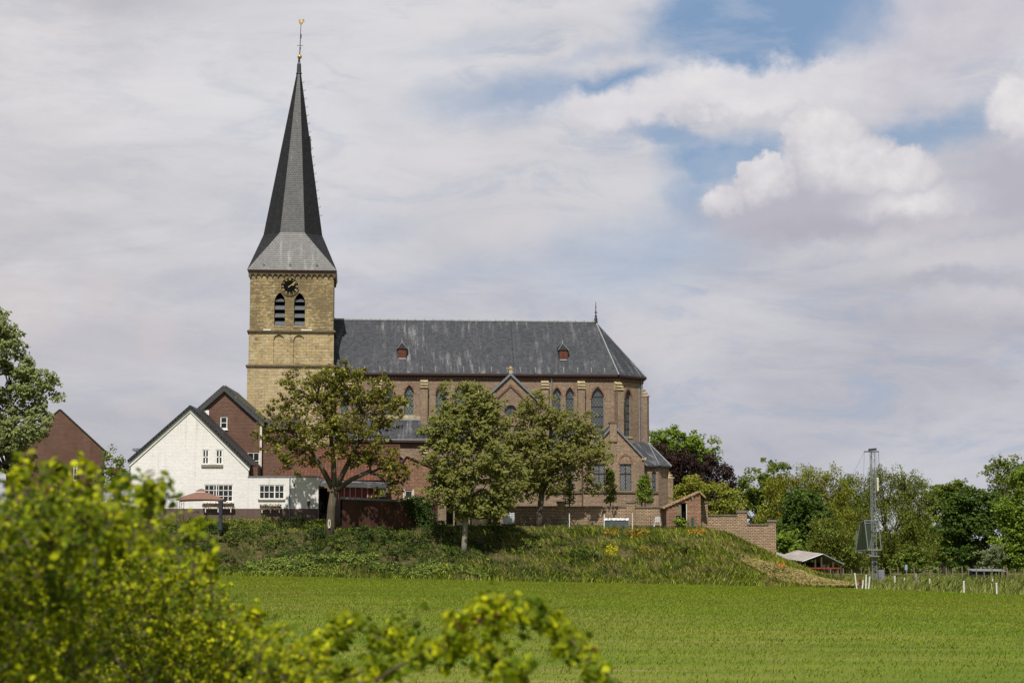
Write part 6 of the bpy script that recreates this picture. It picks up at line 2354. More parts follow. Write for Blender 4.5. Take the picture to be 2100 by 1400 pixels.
# shrubs one can tell apart
SH = 'garden shrubs along the top of the bank'
for (px, Y, w_, h_, n, m_, lab, sd) in (
        (405, 170.5, 2.4, 1.75, 420, 'green_leaf', 'round green shrub beside the brown gazebo', 61),
        (487, 171.2, 2.6, 1.45, 420, 'mid_leaf', 'dark spreading shrub between gazebo and flower boxes', 62),
        (538, 171.2, 1.9, 1.25, 300, 'mid_leaf', 'leafy shrub below the flower box of the flat wing', 63),
        (605, 172.0, 1.8, 1.35, 280, 'bramble_leaf', 'dark pot shrub by the downpipe of the white wing', 64),
        (578, 172.4, 1.2, 1.2, 160, 'bramble_leaf', 'slim dark shrub growing in front of the white wing', 65),
        (640, 171.0, 2.2, 1.1, 300, 'mid_leaf', 'low shrub at the foot of the walnut tree', 66),
        (730, 170.2, 2.6, 1.0, 320, 'bramble_leaf', 'low dark shrub in front of the rusty screen near the walnut', 67),
        (800, 170.3, 2.8, 1.05, 340, 'bramble_leaf', 'wide dark shrub in front of the middle of the rusty screen', 68),
        (885, 171.3, 2.2, 1.2, 280, 'ivy_leaf', 'dark shrub under the ivy at the screen end', 69),
        (1395, 172.8, 1.7, 1.35, 300, 'green_leaf', 'round leafy shrub in front of the shed door', 70),
        (1020, 172.0, 1.5, .6, 120, 'bramble_leaf', 'small dark shrub on the lawn edge below the white tank', 71),
        (820, 167.0, 3.2, 1.0, 420, 'bramble_leaf', 'large dark bramble halfway down the bank', 72),
        (690, 167.3, 2.8, 1.0, 330, 'mid_leaf', 'bramble on the bank below the walnut tree', 73),
        (1190, 167.2, 3.8, 1.0, 460, 'bramble_leaf', 'wide dark bramble on the bank near the yellow weed', 74),
        (648, 169.4, 2.6, 1.1, 420, 'bramble_leaf', 'dark nettle clump in front of the walnut trunk', 76),
        (760, 168.6, 3.0, 1.1, 480, 'bramble_leaf', 'dark bramble mound below the rusty screen', 77),
        (862, 168.6, 3.0, 1.2, 480, 'bramble_leaf', 'dark bramble mound below the ivy covered screen end', 78),
        (905, 169.8, 2.6, 1.0, 380, 'bramble_leaf', 'dark thicket beside the whitebeam trunk', 79),
        (990, 168.4, 2.6, .9, 360, 'bramble_leaf', 'dark thicket just east of the whitebeam trunk', 80),
        (560, 168.6, 2.4, 1.0, 330, 'mid_leaf', 'loose green clump on the bank below the white wing', 81),
        (470, 168.4, 2.6, 1.0, 360, 'mid_leaf', 'loose green clump on the bank below the gazebo', 82),
        (1075, 169.2, 2.6, .9, 330, 'mid_leaf', 'loose green clump below the wire fence end', 83),
        (1500, 168.0, 2.2, .7, 240, 'mid_leaf', 'dark tuft of weeds on the eastern shoulder of the bank', 84),
        (1418, 168.3, 2.0, .7, 220, 'bramble_leaf', 'dark tuft of weeds below the ruined shed', 85),
        (340, 171.0, 2.2, 1.2, 260, 'mid_leaf', 'shrub on the bank west of the gazebo', 75)):
    shrub('shrub', lab, 'shrub', gpt(px, Y, -.05), w_, w_ * .8, h_, n, .18, M[m_], SH, sd)

# ------------------------------------------------------------------ meadow east of the field
r = np.random.default_rng(201)
n = 46000
y = r.uniform(100, 232, n)
x = r.uniform(22, 62, n)
k = (y > field_far(x) + .2) & (x / y < .275) & ((x > 27.5) | (y > 176))
x, y = x[k], y[k]
hh = np.where(patch(x, y, .35, .7) > .55, r.uniform(.35, .75, len(x)), r.uniform(.15, .4, len(x)))
tag(blades('meadow_grass', np.stack([x, y, field_z(x, y) - .06], 1), hh, r.uniform(.05, .10, len(x)), M['meadow_grass'], 202, .4), 'tall rough meadow grass beyond the crop', 'grass', kind='stuff')
# crop
n = 300000
v = r.uniform(0, 1, n) ** .7
y = 29 + v * 134
x = r.uniform(-1, 1, n) * .27 * y
k = (y < field_far(x) - .2) & (x > -48)
x, y = x[k], y[k]
k2 = (np.sin(y * 2.1 + 1.5 * np.sin(x * .05) + 2.0 * np.sin(y * .31)) * np.sin(y * .83 + x * .03) < .35) | (r.uniform(0, 1, len(y)) < np.interp(y, [30, 75, 110], [.35, .7, 1.0]))
x, y = x[k2], y[k2]
row = np.round(y / .25) * .25
y = np.where(r.uniform(0, 1, len(y)) < .6, row + r.normal(0, .03, len(y)), y)
sc_ = np.interp(y, [29, 160], [1.0, 2.4])
tag(blades('crop', np.stack([x, y, field_z(x, y)], 1), r.uniform(.035, .085, len(x)) * np.interp(y, [29, 160], [.9, 1.2]), .016 * sc_ * r.uniform(.7, 1.3, len(x)), M['crop_blade'], 203, .5, wind=(.3, 0)), 'young green cereal crop on the field', 'crop', kind='stuff')

# ------------------------------------------------------------------ hawthorn hedge in front of the camera
OUT = [(-60, 985), (0, 985), (40, 960), (95, 945), (150, 962), (200, 968), (235, 985), (265, 1005), (300, 1040), (335, 1075), (370, 1110), (420, 1155), (455, 1195), (490, 1235), (520, 1285), (560, 1325), (610, 1345), (660, 1375), (700, 1420)]
hx = np.array([p[0] for p in OUT], float)
hy = np.array([p[1] for p in OUT], float)
r = np.random.default_rng(301)
root = empty('hawthorn_bush', (-1.4, 7.0, 0.0), label='large yellow green hawthorn bush close to the viewer', cat='bush')
rb = np.array([-1.4, 7.0, 0.0])
cen, lp, ln_, tw = [], [], [], []
for q in range(5600):
    px = r.uniform(-160, 690) if q < 4100 else r.uniform(190, 560)
    top = np.interp(px, hx, hy) + np.interp(px, [0, 250, 420, 560], [105, 95, 65, 45]) + 14 * math.sin(px * .045) + 10 * math.sin(px * .13 + 1)
    py = top + (1560 - top) * r.uniform(0, 1) ** 1.25
    Y = r.uniform(5.4, 8.8)
    if px < 330 and py < 1200:
        Y = r.uniform(4.9, 7.2)
    if 200 < px < 520 and py > 1150:
        Y = r.uniform(7.0, 11.5)
    b0 = np.array(W(px, py, Y)) - rb
    dr_ = np.array([r.normal() * .55 + (.35 if px > 250 else -.05), r.normal() * .45 - .15, abs(r.normal()) * .6 + .35])
    dr_ /= np.linalg.norm(dr_)
    L_ = r.uniform(.08, .22) * (1.0 if py > top + 70 else r.uniform(.5, 1.0))
    bend = r.normal(size=3) * .25
    m_ = int(L_ / .0056)
    tt = np.sort(r.uniform(0, 1, m_))[:, None]
    pts = b0 + dr_ * tt * L_ + bend * (tt * L_) ** 2 * 2.0 + np.array([0, 0, -1.2]) * (tt * L_) ** 2
    tw.append((b0, pts[m_ // 2], pts[-1]))
    side = r.normal(size=(m_, 3))
    side /= np.linalg.norm(side, axis=1, keepdims=True)
    lp.append(pts + side * r.uniform(.008, .026, (m_, 1)) * (1.15 - .6 * tt))
    ln_.append(side * .5 + r.normal(size=(m_, 3)) * .35 + np.array([-.1, -.5, .65]))
    cen.append(b0)
cen = np.array(cen)
# sprigs standing clear of the outline
sprig = []
for (a, b_, Y) in (((285, 1010), (330, 990), 5.6), ((300, 1040), (345, 1020), 5.4), ((20, 1000), (58, 950), 5.3), ((160, 1000), (165, 950), 5.5), ((385, 1110), (412, 1070), 6.0), ((430, 1170), (440, 1130), 6.2), ((240, 1010), (255, 975), 5.8), ((300, 1050), (285, 985), 5.2), ((110, 980), (118, 958), 5.6), ((505, 1290), (530, 1245), 6.5)):
    for k in range(12):
        t = k / 11
        sprig.append((np.array(W(a[0] + (b_[0] - a[0]) * t, a[1] + (b_[1] - a[1]) * t, Y)) - rb) + r.normal(size=3) * .012)
sprig = np.array(sprig)
P1, N1 = np.concatenate(lp), np.concatenate(ln_)
S1 = r.uniform(.009, .030, len(P1)) * r.uniform(.7, 1.0, len(P1))
P2, N2, S2 = cluster_leaves(sprig, np.full(len(sprig), .03), 5, .028, r, .9, .5)
# lower, unseen body of the bush down to the ground
low = np.stack([r.uniform(-2.3, 1.2, 900), r.uniform(-2.0, 3.0, 900), r.uniform(.1, 1.6, 900)], 1)
P3, N3, S3 = cluster_leaves(low, np.full(len(low), .16), 8, .05, r, .9, .55)
P, N, S = np.concatenate([P1, P2, P3]), np.concatenate([N1, N2, N3]), np.concatenate([S1, S2, S3])
mi = (r.uniform(0, 1, len(P)) < .022).astype(np.int32)
leaf_cloud('foliage', P, N, S, [M['hawthorn_leaf'], M['hawthorn_red_leaf']], root, .62, 302, mi, six=True)
mb = MB()
mb.tube([(0.2, 0, -.1), (.1, .1, .9), (-.2, .2, 1.9)], [.06, .05, .03], 7)
mb.tube([(0.0, .1, -.1), (-.5, 0, .9), (-.9, -.2, 2.0)], [.05, .04, .02], 7)
mb.tube([(0.3, .1, -.1), (.8, .3, .9), (.7, .5, 1.8)], [.05, .04, .02], 7)
for a_, b2_, c_ in tw:
    mb.tube([tuple(a_), tuple(b2_), tuple(c_)], [.0025, .0018, .001], 3)
for c in cen[::110]:
    s_ = Vector((r.uniform(-1.2, .8), r.uniform(-.6, 1.2), 1.2))
    e_ = Vector(c)
    if (e_ - s_).length < 2.2:
        mb.tube([s_, s_.lerp(e_, .5) + Vector((r.normal() * .06, r.normal() * .06, .05)), e_], [.008, .005, .002], 5)
for k in range(0, len(sprig), 12):
    mb.tube([tuple(sprig[k] - np.array([0, 0, .08])), tuple(sprig[k + 5]), tuple(sprig[k + 11])], [.004, .003, .002], 5)
mb.build('branch', M['bark'], root)

# arching shoots reaching over the field
root = empty('bramble_shoots', (-.05, 6.4, 0.0), label='arching leafy hawthorn shoots reaching out over the crop', cat='bush')
rb = np.array([-.05, 6.4, 0.0])
SHOOTS = [
    ([(660, 1480), (760, 1400), (835, 1355), (910, 1315), (975, 1275), (1040, 1258), (1100, 1265), (1150, 1292), (1190, 1330), (1225, 1380), (1240, 1430)], 5.6, 1.0),
    ([(835, 1355), (900, 1330), (960, 1330), (1020, 1345), (1060, 1375), (1085, 1420)], 5.5, .9),
    ([(560, 1420), (620, 1340), (680, 1300), (730, 1290), (790, 1310), (840, 1325)], 6.0, 1.0),
    ([(930, 1300), (965, 1262), (1005, 1240), (1020, 1228)], 5.5, .6),
    ([(1080, 1262), (1110, 1255), (1140, 1262)], 5.6, .5),
    ([(600, 1450), (700, 1390), (760, 1370), (800, 1375)], 6.2, .8),
    ([(780, 1310), (830, 1280), (862, 1262)], 6.0, .22),
    ([(500, 1400), (580, 1370), (640, 1365), (700, 1385)], 6.6, 1.0)]
mb = MB()
cl = []
for path, Y, wgt in SHOOTS:
    pts = [np.array(W(px, py, Y + .12 * math.sin(i * 1.3))) - rb for i, (px, py) in enumerate(path)]
    rad = np.linspace(.0062 * min(1, wgt + .2), .002, len(pts))
    if path[0][1] > 1399:
        pts = [np.array([.05, .2, -.1])] + pts
        rad = np.concatenate([[.016], rad])
    mb.tube([tuple(p) for p in pts], list(rad), 6)
    pts = pts[-len(path):]
    for i in range(len(pts) - 1):
        m_ = int(11 * wgt * np.linalg.norm(pts[i + 1] - pts[i]) / .075)
        if path is SHOOTS[0][0] and i < 3:
            m_ = 4 if i == 2 else 7
        for k in range(m_):
            t = r.uniform()
            cl.append(pts[i] * (1 - t) + pts[i + 1] * t + r.normal(size=3) * np.array([.018, .06, .024]))
cl = np.array(cl)
P, N, S = cluster_leaves(cl, np.full(len(cl), .026), 6, .024, r, .9, .55)
leaf_cloud('foliage', P, N, S, [M['hawthorn_leaf'], M['hawthorn_red_leaf']], root, .78, 303, (r.uniform(0, 1, len(P)) < .02).astype(np.int32), six=True)
mb.build('branch', M['shoot_bark'], root)

# ------------------------------------------------------------------ gazebo and garden things
o = gpt(411, 170.6)
GF = Frame(o, 4)
gz_ = empty('gazebo', GF.o, GF.a, label='brown cloth gazebo with two tier roof on thin posts', cat='gazebo')
w_ = (GF.u(461, 1022, -1.3) - GF.u(362, 1022, -1.3)) / 2 * .97
ze_ = GF.z(411, 1024, -1.3)
zt_ = GF.z(411, 1009)
mb = MB()
N_ = 8
def sag(t):
    return t ** .8
rows = []
for i in range(6):
    t = i / 5
    s_ = 1 - .80 * t
    zz = ze_ + (zt_ - ze_) * (t ** .85)
    rr_ = []
    for k in range(4):
        a = ((-1, -1), (1, -1), (1, 1), (-1, 1))[k]
        b = ((-1, -1), (1, -1), (1, 1), (-1, 1))[(k + 1) % 4]
        for j in range(N_):
            q = j / N_
            dip = -.10 * math.sin(math.pi * q) * (1 - t) * -1 * .6
            rr_.append(((a[0] + (b[0] - a[0]) * q) * w_ * s_, (a[1] + (b[1] - a[1]) * q) * w_ * s_, zz + dip))
    rows.append(rr_)
n = 4 * N_
vs = [p for rr_ in rows for p in rr_]
fs = []
for i in range(5):
    for k in range(n):
        fs.append((i * n + k, i * n + (k + 1) % n, (i + 1) * n + (k + 1) % n, (i + 1) * n + k))
fs.append(tuple(range(5 * n, 6 * n)))
mb.add(vs, fs)
# short valance
mb.add([(x * 1.003, y * 1.003, z) for x, y, z in rows[0]] + [(x * 1.003, y * 1.003, z - .09) for x, y, z in rows[0]], [(k, n + k, n + (k + 1) % n, (k + 1) % n) for k in range(n)])
mb.build('canopy', M['canopy_cloth'], gz_)
mb = MB()
t_ = .48
zc_ = zt_ + .10
mb.add([(-t_, -t_, zc_), (t_, -t_, zc_), (t_, t_, zc_), (-t_, t_, zc_), (-.1, -.1, zc_ + .20), (.1, -.1, zc_ + .20), (.1, .1, zc_ + .2), (-.1, .1, zc_ + .2)], [(0, 1, 5, 4), (1, 2, 6, 5), (2, 3, 7, 6), (3, 0, 4, 7), (4, 5, 6, 7), (3, 2, 1, 0)])
mb.build('canopy_cap', M['canopy_cloth'], gz_)
for sx, sy in ((-1, -1), (1, -1), (1, 1), (-1, 1)):
    mb = MB()
    for e in (0, .22):
        mb.tube([(sx * (w_ - .1 - e), sy * (w_ - .1), -.2), (sx * (w_ - .1 - e), sy * (w_ - .1), ze_)], .022, 5)
    for k in range(5):
        zz = ze_ * (.2 + .17 * k)
        mb.tube([(sx * (w_ - .1), sy * (w_ - .1), zz), (sx * (w_ - .32), sy * (w_ - .1), zz + .12)], .012, 4)
    mb.build('leg', M['iron'], gz_)
mb = MB()
mb.lathe([(.10, -.02), (.19, .02), (.16, .7), (.13, 1.0), (.17, 1.3), (.22, ze_ - .1), (.20, ze_ - .05)], (w_ - .18, -w_ + .12, 0), 8)
tag(mb.build('gathered_curtain', M['grey_cloth'], gz_))
# plastic garden chair
def chair(name, label, p, rz, m_, group=None, s=1.0):
    c = empty(name, p, R(rz), label=label, cat='chair', group=group)
    c.scale = (s, s, s)
    mb = MB(); mb.box(-.24, .24, -.22, .22, .42, .46); mb.build('seat', m_, c)
    mb = MB(); mb.hexa([(-.24, .18, .47), (.24, .18, .47), (.24, .22, .47), (-.24, .22, .47)], [(-.20, .30, .88), (.20, .30, .88), (.20, .33, .88), (-.20, .33, .88)]); mb.build('backrest', m_, c)
    for sx in (-1, 1):
        mb = MB(); mb.box(sx * .27 - .03, sx * .27 + .03, -.2, .26, .62, .66); mb.box(sx * .27 - .025, sx * .27 + .025, -.2, -.15, .46, .62); mb.build('armrest', m_, c)
        for sy in (-1, 1):
            mb = MB(); mb.tube([(sx * .21, sy * .19, .44), (sx * .26, sy * .24, 0)], [.03, .025], 5); mb.build('leg', m_, c)
    return c


chair('garden_chair', 'dark green plastic chair under the gazebo', gpt(446, 170.2), 140, M['green_paint'])
p = gpt(430, 171.0)
tb = empty('garden_table', p, label='dark round table under the gazebo', cat='table')
mb = MB(); mb.lathe([(.5, .70), (.52, .72), (.5, .74)], (0, 0, 0), 14); mb.build('table_top', M['dark_wood'], tb)
for k in range(3):
    a = 2.1 * k
    mb = MB(); mb.tube([(.1 * math.cos(a), .1 * math.sin(a), .7), (.35 * math.cos(a), .35 * math.sin(a), 0)], .025, 5); mb.build('leg', M['iron'], tb)

# white tank on a pallet, dark timber store, pool, chair
p = gpt(1043, 175.6)
tk = empty('water_tank', p, label='white plastic liquid tank in a wire cage beside the whitebeam', cat='tank')
mb = MB(); mb.box(-.5, .5, -.5, .5, .16, 1.15); mb.lathe([(.12, 1.15), (.12, 1.2), (.05, 1.2)], (0, 0, 0), 8); mb.build('bottle', M['tank_white'], tk)
mb = MB()
for i in range(6):
    u = -.53 + 1.06 * i / 5
    mb.box(u - .012, u + .012, -.545, -.52, .16, 1.15)
    mb.box(-.53, .53, -.57, -.547, .17 + .18 * i, .195 + .18 * i)
mb.build('cage', M['galvanised'], tk)
mb = MB(); mb.box(-.58, .58, -.58, .58, -.1, .15); mb.build('pallet', M['dark_post'], tk)
o = W(918, 1078, 176)
st = empty('timber_store', (o.x, o.y, 4.6), R(3), label='open dark timber store half hidden behind the pale whitebeam', cat='store')
k = 176 / FPX
mb = MB(); mb.slab([(-.4, -.4, 2.45), (4.2, -.4, 2.45), (4.2, 2.4, 2.8), (-.4, 2.4, 2.8)], .1); mb.build('roof', M['dark_wood'], st)
mb = MB(); mb.box(-.2, 4.0, 1.9, 2.0, -.5, 2.65); mb.build('back_wall', M['dark_wood'], st)
for u in (-.2, .55, 1.9, 3.9):
    mb = MB(); mb.box(u - .07, u + .07, -.2, -.06, -.6, 2.4); mb.build('post', M['post_wood'], st)
mb = MB(); mb.box(.8, 3.6, .6, 1.7, -.5, .9); mb.build('log_stack', M['dark_post'], st)
o = W(1264, 1082, 174.8)
pl = empty('covered_pool', (o.x, o.y, ground_at(o.x, o.y)), R(2), label='dark grey rectangular basin under a rumpled white tarp', cat='pool')
w_ = 47 * 174.8 / FPX / 2
mb = MB(); mb.box(-w_, w_, -.4, .6, -.1, .62); mb.box(-.015, .015, -.42, -.4, .0, .62); mb.build('basin', M['pool_grey'], pl)
r = np.random.default_rng(401)
mb = MB()
nx, ny = 14, 5
vs = []
for j in range(ny):
    for i in range(nx):
        vs.append((-w_ - .05 + (2 * w_ + .1) * i / (nx - 1), -.46 + 1.1 * j / (ny - 1), .64 + .16 * abs(math.sin(i * 1.3 + j)) * (.4 if j in (0, ny - 1) else 1) + r.uniform(0, .05) - (.08 if j == 0 else 0)))
mb.add(vs, [(j * nx + i, j * nx + i + 1, (j + 1) * nx + i + 1, (j + 1) * nx + i) for j in range(ny - 1) for i in range(nx - 1)])
mb.build('tarp', M['tarp'], pl)
chair('garden_chair', 'white plastic chair against the brick shed', gpt(1348, 175.6), -175, M['white_paint'])
mb = MB()
mb.box(-.3, .3, -.3, .3, 0, .9)
# wire fence along the top of the bank
wf = empty('wire_fence', gpt(1220, 173.2), label='thin wire garden fence along the top of the bank', cat='fence')
w0 = np.array(wf.location)
tops = []
for px, py0, m_, rd in ((1069.5, 1056, 'iron', .025), (1158.5, 1055, 'green_paint', .03), (1168, 1052, 'white_paint', .035), (1239.5, 1053, 'white_paint', .04), (1247.5, 1056, 'green_paint', .03), (1291, 1055, 'galvanised', .03), (1297.5, 1051, 'cream_paint', .045), (1335, 1058, 'iron', .025), (1397.5, 1056, 'post_wood', .045)):
    g = gpt(px, 173.2)
    t = W(px, py0, 173.2)
    mb = MB(); mb.tube([tuple(np.array((g.x, g.y, g.z - .3)) - w0), tuple(np.array((g.x, g.y, t.z)) - w0)], rd, 6)
    ob = mb.build('post', M[m_], wf)
    tops.append((g, t.z))
for f in (.25, .5, .75, .98):
    mb = MB()
    mb.tube([tuple(np.array((g.x, g.y - .03, g.z + (tz - g.z) * f)) - w0) for g, tz in tops], .007, 4)
    mb.build('wire', M['iron'], wf)
mb = MB()
for i in range(len(tops) - 1):
    (g, tz), (g2, tz2) = tops[i], tops[i + 1]
    n = max(2, int((g2.x - g.x) / .16))
    for k in range(n):
        t = k / n
        x = g.x + (g2.x - g.x) * t
        mb.tube([tuple(np.array((x, g.y - .03, g.z + (g2.z - g.z) * t)) - w0), tuple(np.array((x, g.y - .03, (tz + (tz2 - tz) * t) - .02)) - w0)], .0035, 3)
mb.build('wire_mesh', M['iron'], wf)['kind'] = 'stuff'
g = gpt(1421, 173)
gp = empty('gate_post', g, label='stout dark green post beside the orange poppies near the shed', cat='post')
mb = MB(); mb.box(-.11, .11, -.06, .06, -.3, W(1421, 1061, 173).z - g.z); mb.build('post_shaft', M['green_paint'], gp)
mb = MB(); mb.tube([(-.7, 0, .1), (-.1, 0, .8)], .02, 5); mb.build('brace', M['green_paint'], gp)

# ------------------------------------------------------------------ open hay shed east of the bank
o = W(1690, 1178, 192)
OF = Frame((o.x, o.y, -.35), 4)
hs_ = empty('hay_shed', OF.o, OF.a, label='open sided shed with pale corrugated ridge roof below the willow', cat='shed')
a_, az_ = OF.at(1687, 1134.5)
r0, rz0 = OF.at(1731, 1156)
l0, lz0 = OF.at(1645, 1150)
dp = 5.5
mb = MB()
mb.slab([(l0, 0, lz0), (a_, 0, az_), (a_ - 1.3, dp, az_ + .35), (l0 - 1.6, dp, lz0 + .35)][::-1][::-1], .06)
mb.slab([(a_, 0, az_), (r0, 0, rz0), (r0 - 1, dp, rz0), (a_ - 1.3, dp, az_ + .35)], .06)
mb.build('roof', M['corrugated'], hs_)
mb = MB(); mb.slab([(OF.u(1594, 1132, 3), 2.2, OF.z(1594, 1146, 3)), (l0 + .2, 2.2, OF.z(1620, 1150, 3)), (l0 + .2, 6, OF.z(1620, 1140, 3)), (OF.u(1594, 1132, 3), 6, OF.z(1594, 1128, 3))], .06); mb.build('lean_to_roof', M['corrugated'], hs_)
mb = MB(); mb.tube([(a_, -.04, az_ - .03), (r0, -.04, rz0 - .03)], .05, 5); mb.tube([(a_, -.04, az_ - .03), (l0, -.04, lz0 - .03)], .05, 5); mb.build('verge_board', M['galvanised'], hs_)
for u in (l0 + .3, (l0 + a_) / 2 + .3, a_ - .1, (a_ + r0) / 2, r0 - .3):
    for v in (.1, dp - .3):
        zt_ = az_ - abs(u - a_) * (az_ - (rz0 if u > a_ else lz0)) / (r0 - a_ if u > a_ else a_ - l0) - .12
        mb = MB(); mb.box(u - .07, u + .07, v, v + .14, -.5, zt_); mb.build('post', M['dark_post'], hs_)
mb = MB(); mb.box(l0, r0 - .6, dp - .1, dp, -.3, lz0 - .1); mb.build('back_wall', M['dark_wood'], hs_)
mb = MB(); mb.box(l0 + .3, r0 - .4, .0, .1, OF.z(1690, 1166), OF.z(1690, 1163)); mb.build('rail', M['rust_red'], hs_)

# ------------------------------------------------------------------ lattice mast
g = gpt(1792.5, 180)
ms = empty('lattice_mast', g, label='slim lattice steel mast with tilted work cage and cross arm', cat='mast')
Hm = W(1792.5, 926, 180).z - g.z
hw_ = .21
legs = [(-hw_, -.15), (hw_, -.15), (0, .28)]
for x, y in legs:
    mb = MB(); mb.tube([(x, y, -.3), (x, y, Hm)], .04, 6); mb.build('leg', M['mast_steel'], ms)
def brace(A, B, name='brace', rd=.018):
    mb = MB(); mb.tube([A, B], rd, 4); return mb.build(name, M['mast_steel'], ms)
nb = 30
for k in range(nb):
    z0, z1 = Hm * k / nb, Hm * (k + 1) / nb
    a, b = (legs[0], legs[1]) if k % 2 else (legs[1], legs[0])
    brace((*a, z0), (*b, z1))
    brace((*legs[0], z1), (*legs[1], z1), 'rung', .013)
    c = legs[k % 2]
    brace((*c, z0), (*legs[2], z1), rd=.014)
k_ = 180 / FPX
mb = MB(); mb.box(-.72, .62, -.1, .05, Hm - .03, Hm + .06); mb.build('cross_arm', M['iron'], ms)
mb = MB(); mb.hexa([(-.30, -.25, Hm + .08), (.38, -.25, Hm + .14), (.38, .2, Hm + .14), (-.30, .2, Hm + .08)], [(-.30, -.25, Hm + .27), (.38, -.25, Hm + .33), (.38, .2, Hm + .33), (-.30, .2, Hm + .27)]); mb.build('head_box', M['iron'], ms)
for (x0, z0), (x1, z1, y1) in (((-.70, Hm), (-1.55, 1.0, -2.0)), ((-.70, Hm), (-2.6, Hm * .55, 6)), ((.60, Hm), (1.9, Hm * .5, 6)), ((.35, Hm), (.38, Hm * .78, 0)), ((.6, Hm), (.9, Hm * .55, 4))):
    mb = MB(); mb.tube([(x0, 0, z0), (x1, y1, z1)], .010, 4); mb.build('stay_wire', M['iron'], ms)
def mz(py):
    return W(1792, py, 180).z - g.z
def mx(px):
    return (px - 1792.5) * k_
mb = MB(); mb.lathe([(.10, mz(1006)), (.10, mz(980)), (.06, mz(979))], (mx(1802.5), -.1, 0), 8); mb.build('antenna', M['cream_paint'], ms)
# tilted cage
fr = [(mx(1771), -.9, mz(1067.5)), (mx(1799), -.9, mz(1067.5)), (mx(1803), -1.1, mz(1127)), (mx(1776), -1.1, mz(1127))]
bk = [(mx(1769), .9, mz(1072)), (mx(1797), .9, mz(1072)), (mx(1788), 1.1, mz(1126)), (mx(1760), 1.1, mz(1129))]
mb = MB()
for L_ in (fr, bk):
    for i in range(4):
        mb.tube([L_[i], L_[(i + 1) % 4]], .05, 5)
for i in range(4):
    mb.tube([fr[i], bk[i]], .045, 5)
mb.tube([bk[3], (mx(1761), .9, mz(1086))], .04, 5)
mb.tube([(mx(1760), 0, mz(1131)), (mx(1786), 0, mz(1138)), (mx(1792), 0, mz(1138))], .05, 5)
mb.build('cage_frame', M['mast_steel'], ms)
mb = MB(); mb.face([fr[0], bk[0], bk[3], fr[3]]); mb.face([(p[0] + .0, p[1] + .0, p[2]) for p in (bk[0], bk[1], bk[2], bk[3])]); mb.build('cage_panel', M['panel_green'], ms)
mb = MB(); mb.box(-.5, .5, -.45, .35, mz(1141), mz(1138.5)); mb.build('cage_carriage', M['mast_steel'], ms)
g = gpt(1805, 183)
cb = empty('control_cabinet', g, label='grey metal cabinet at the foot of the lattice mast', cat='cabinet')
mb = MB(); mb.box(-.22, .28, -.2, .2, .1, 1.25); mb.build('cabinet_body', M['lead_flashing'], cb)
mb = MB(); mb.box(-.18, .24, -.23, -.203, .2, 1.15); mb.build('door', M['lead_flashing'], cb)
for sx in (-.17, .23):
    mb = MB(); mb.box(sx - .03, sx + .03, -.1, .1, -.2, .1); mb.build('foot', M['iron'], cb)
g = gpt(1802, 181)
rl = empty('guard_rail', g, label='small galvanised rail beside the control cabinet', cat='rail')
for x in (-.1, .18, .5):
    mb = MB(); mb.tube([(x, 0, -.2), (x, 0, .62)], .03, 5); mb.build('post', M['galvanised'], rl)
mb = MB(); mb.tube([(-.1, 0, .62), (.5, 0, .62)], .03, 5); mb.build('rail', M['galvanised'], rl)

# white marker posts, each leaning its own way
GR = 'white marker posts at the meadow edge'
def wpost(px, pyt, pyb, lab, lean=0.0, Y=None, m_='post_white', wd=.055):
    if Y is None:
        Y = 150.0
        for _ in range(30):
            x = W(px, pyb, Y).x
            Y = (EYE - ground_at(x, Y)) * FPX / (pyb - 1140)
        Y = min(Y, 175.0)
    g = W(px, pyb, Y)
    x, zg = g.x, ground_at(g.x, Y)
    h = (W(px, pyt, Y).z - g.z) + .05
    p = empty('marker_post', (x, Y, min(zg, g.z)), label=lab, cat='post', group=GR)
    lx_ = lean * Y / FPX
    mb = MB(); mb.tube([(0, 0, -.15), (lx_, 0, h)], wd, 6); mb.build('post_shaft', M[m_], p)
    mb = MB(); mb.tube([(lx_, 0, h - .02), (lx_, 0, h + .03)], [wd * 1.25, wd * .9], 6); mb.build('cap', M[m_], p)
    return p


wpost(1757.5, 1173, 1204, 'white post leaning away from the red board near the mast', -4, 152)
wpost(1767.5, 1188, 1204, 'short tilted white post in front of the red board', 3, 152)
wpost(1775, 1177, 1204, 'tall white post in the huddle by the mast foot', 2, 152)
wpost(1781, 1177, 1200, 'white post of the huddle standing close beside the mast', 3, 154)
wpost(1835.5, 1181, 1201, 'white post standing alone just past the mast', 0)
wpost(1855, 1184, 1196, 'short white post far back in the meadow grass', 0)
wpost(1907, 1187, 1201, 'white post half sunk in rough grass before the dark round tree', 0)
wpost(1977, 1192, 1215, 'tall white post out in front of the field shelter', 0)
wpost(2036, 1187, 1201, 'white post just behind the leaning thin stake', 0)
wpost(2032, 1197, 1210, 'thin pale stake leaning beside white posts', 2, wd=.03)
wpost(2044, 1196, 1217, 'tall white post close to the leaning thin stake', 0)
g = gpt(1762, 153)
tag_ = empty('warning_board', g, label='narrow red striped board tilted among the white posts', cat='board')
mb = MB()
for k in range(5):
    z0, z1 = .15 + .14 * k, .15 + .14 * (k + 1)
    x0, x1 = .12 - .055 * k, .12 - .055 * (k + 1)
    mb.hexa([(x0, 0, z0), (x0 + .22, 0, z0), (x0 + .22, .03, z0), (x0, .03, z0)], [(x1, 0, z1), (x1 + .22, 0, z1), (x1 + .22, .03, z1), (x1, .03, z1)], k % 2)
mb.build('board_face', [M['rust_red'], M['dark_wood']], tag_)
mb = MB(); mb.tube([(.26, .05, -.2), (.0, .05, .8)], .03, 5); mb.build('stake', M['post_wood'], tag_)
g = gpt(1878, 165)
sp = empty('old_stump', g, label='weathered grey tree stump post in the rough meadow', cat='stump')
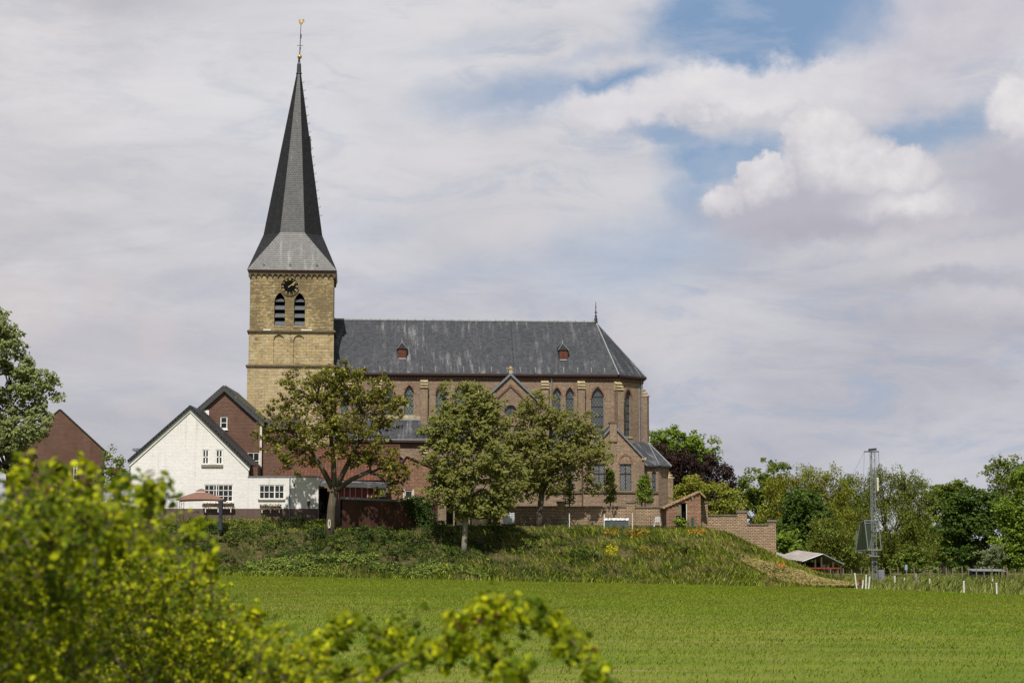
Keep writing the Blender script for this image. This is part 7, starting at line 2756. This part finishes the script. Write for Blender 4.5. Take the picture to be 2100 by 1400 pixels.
mb = MB(); mb.tube([(0, 0, -.2), (.03, 0, .4), (-.03, 0, .85), (.04, 0, 1.1)], [.17, .13, .15, .08], 7); mb.build('stump_trunk', M['pale_bark'], sp)

# paddock fence
pf = empty('paddock_fence', gpt(1900, 214), label='weathered wooden paddock fence in front of the meadow trees', cat='fence')
w0 = np.array(pf.location)
r = np.random.default_rng(501)
pts = []
for i, px in enumerate(range(1700, 2130, 16)):
    g = gpt(px + r.uniform(-3, 3), 214 + r.uniform(-2, 2) - .02 * (px - 1700))
    h = r.uniform(1.0, 1.45)
    mb = MB(); mb.tube([tuple(np.array((g.x, g.y, g.z - .3)) - w0), tuple(np.array((g.x + r.normal() * .04, g.y, g.z + h)) - w0)], .065, 6); mb.build('post', M['post_wood'], pf)
    pts.append((g.x, g.y, g.z + .5))
for dz in (.0, .42):
    mb = MB(); mb.tube([tuple(np.array((x, y, z + dz)) - w0) for x, y, z in pts], .02, 4); mb.build('rail', M['dark_post'], pf)
# field shelter
o = W(2012, 1186, 212)
fs_ = empty('field_shelter', (o.x, o.y, ground_at(o.x, o.y)), label='low dark green field shelter with an open end', cat='shelter')
k = 212 / FPX
w1, w2 = 32 * k, 36 * k
mb = MB(); mb.box(-w1 * .55, w1 * .5, 0, 2.2, -.2, .95); mb.build('wall', M['shed_green'], fs_)
mb = MB(); mb.slab([(-w1 * .6, -.25, .98), (w1 * .5 + w2, -.25, .90), (w1 * .5 + w2, 2.4, 1.1), (-w1 * .6, 2.4, 1.15)], .06); mb.build('roof', M['lead_flashing'], fs_)
for u in (w1 * .5 + .1, w1 * .5 + w2 * .5, w1 * .5 + w2 - .1):
    for v in (0, 2.1):
        mb = MB(); mb.box(u - .06, u + .06, v, v + .12, -.3, .86); mb.build('post', M['dark_post'], fs_)
# a person-height blue sign deep under the trees
g = gpt(1858, 230)
bs = empty('small_sign', g, label='tiny pale blue sign on a post under the grey willow', cat='sign')
mb = MB(); mb.box(-.14, .14, -.02, .02, .9, 1.5); mb.build('sign_board', plain('sign_blue', (.20, .33, .45), .5, .3, var=.1), bs)
mb = MB(); mb.tube([(0, .04, -.2), (0, .04, 1.4)], .03, 5); mb.build('post', M['iron'], bs)
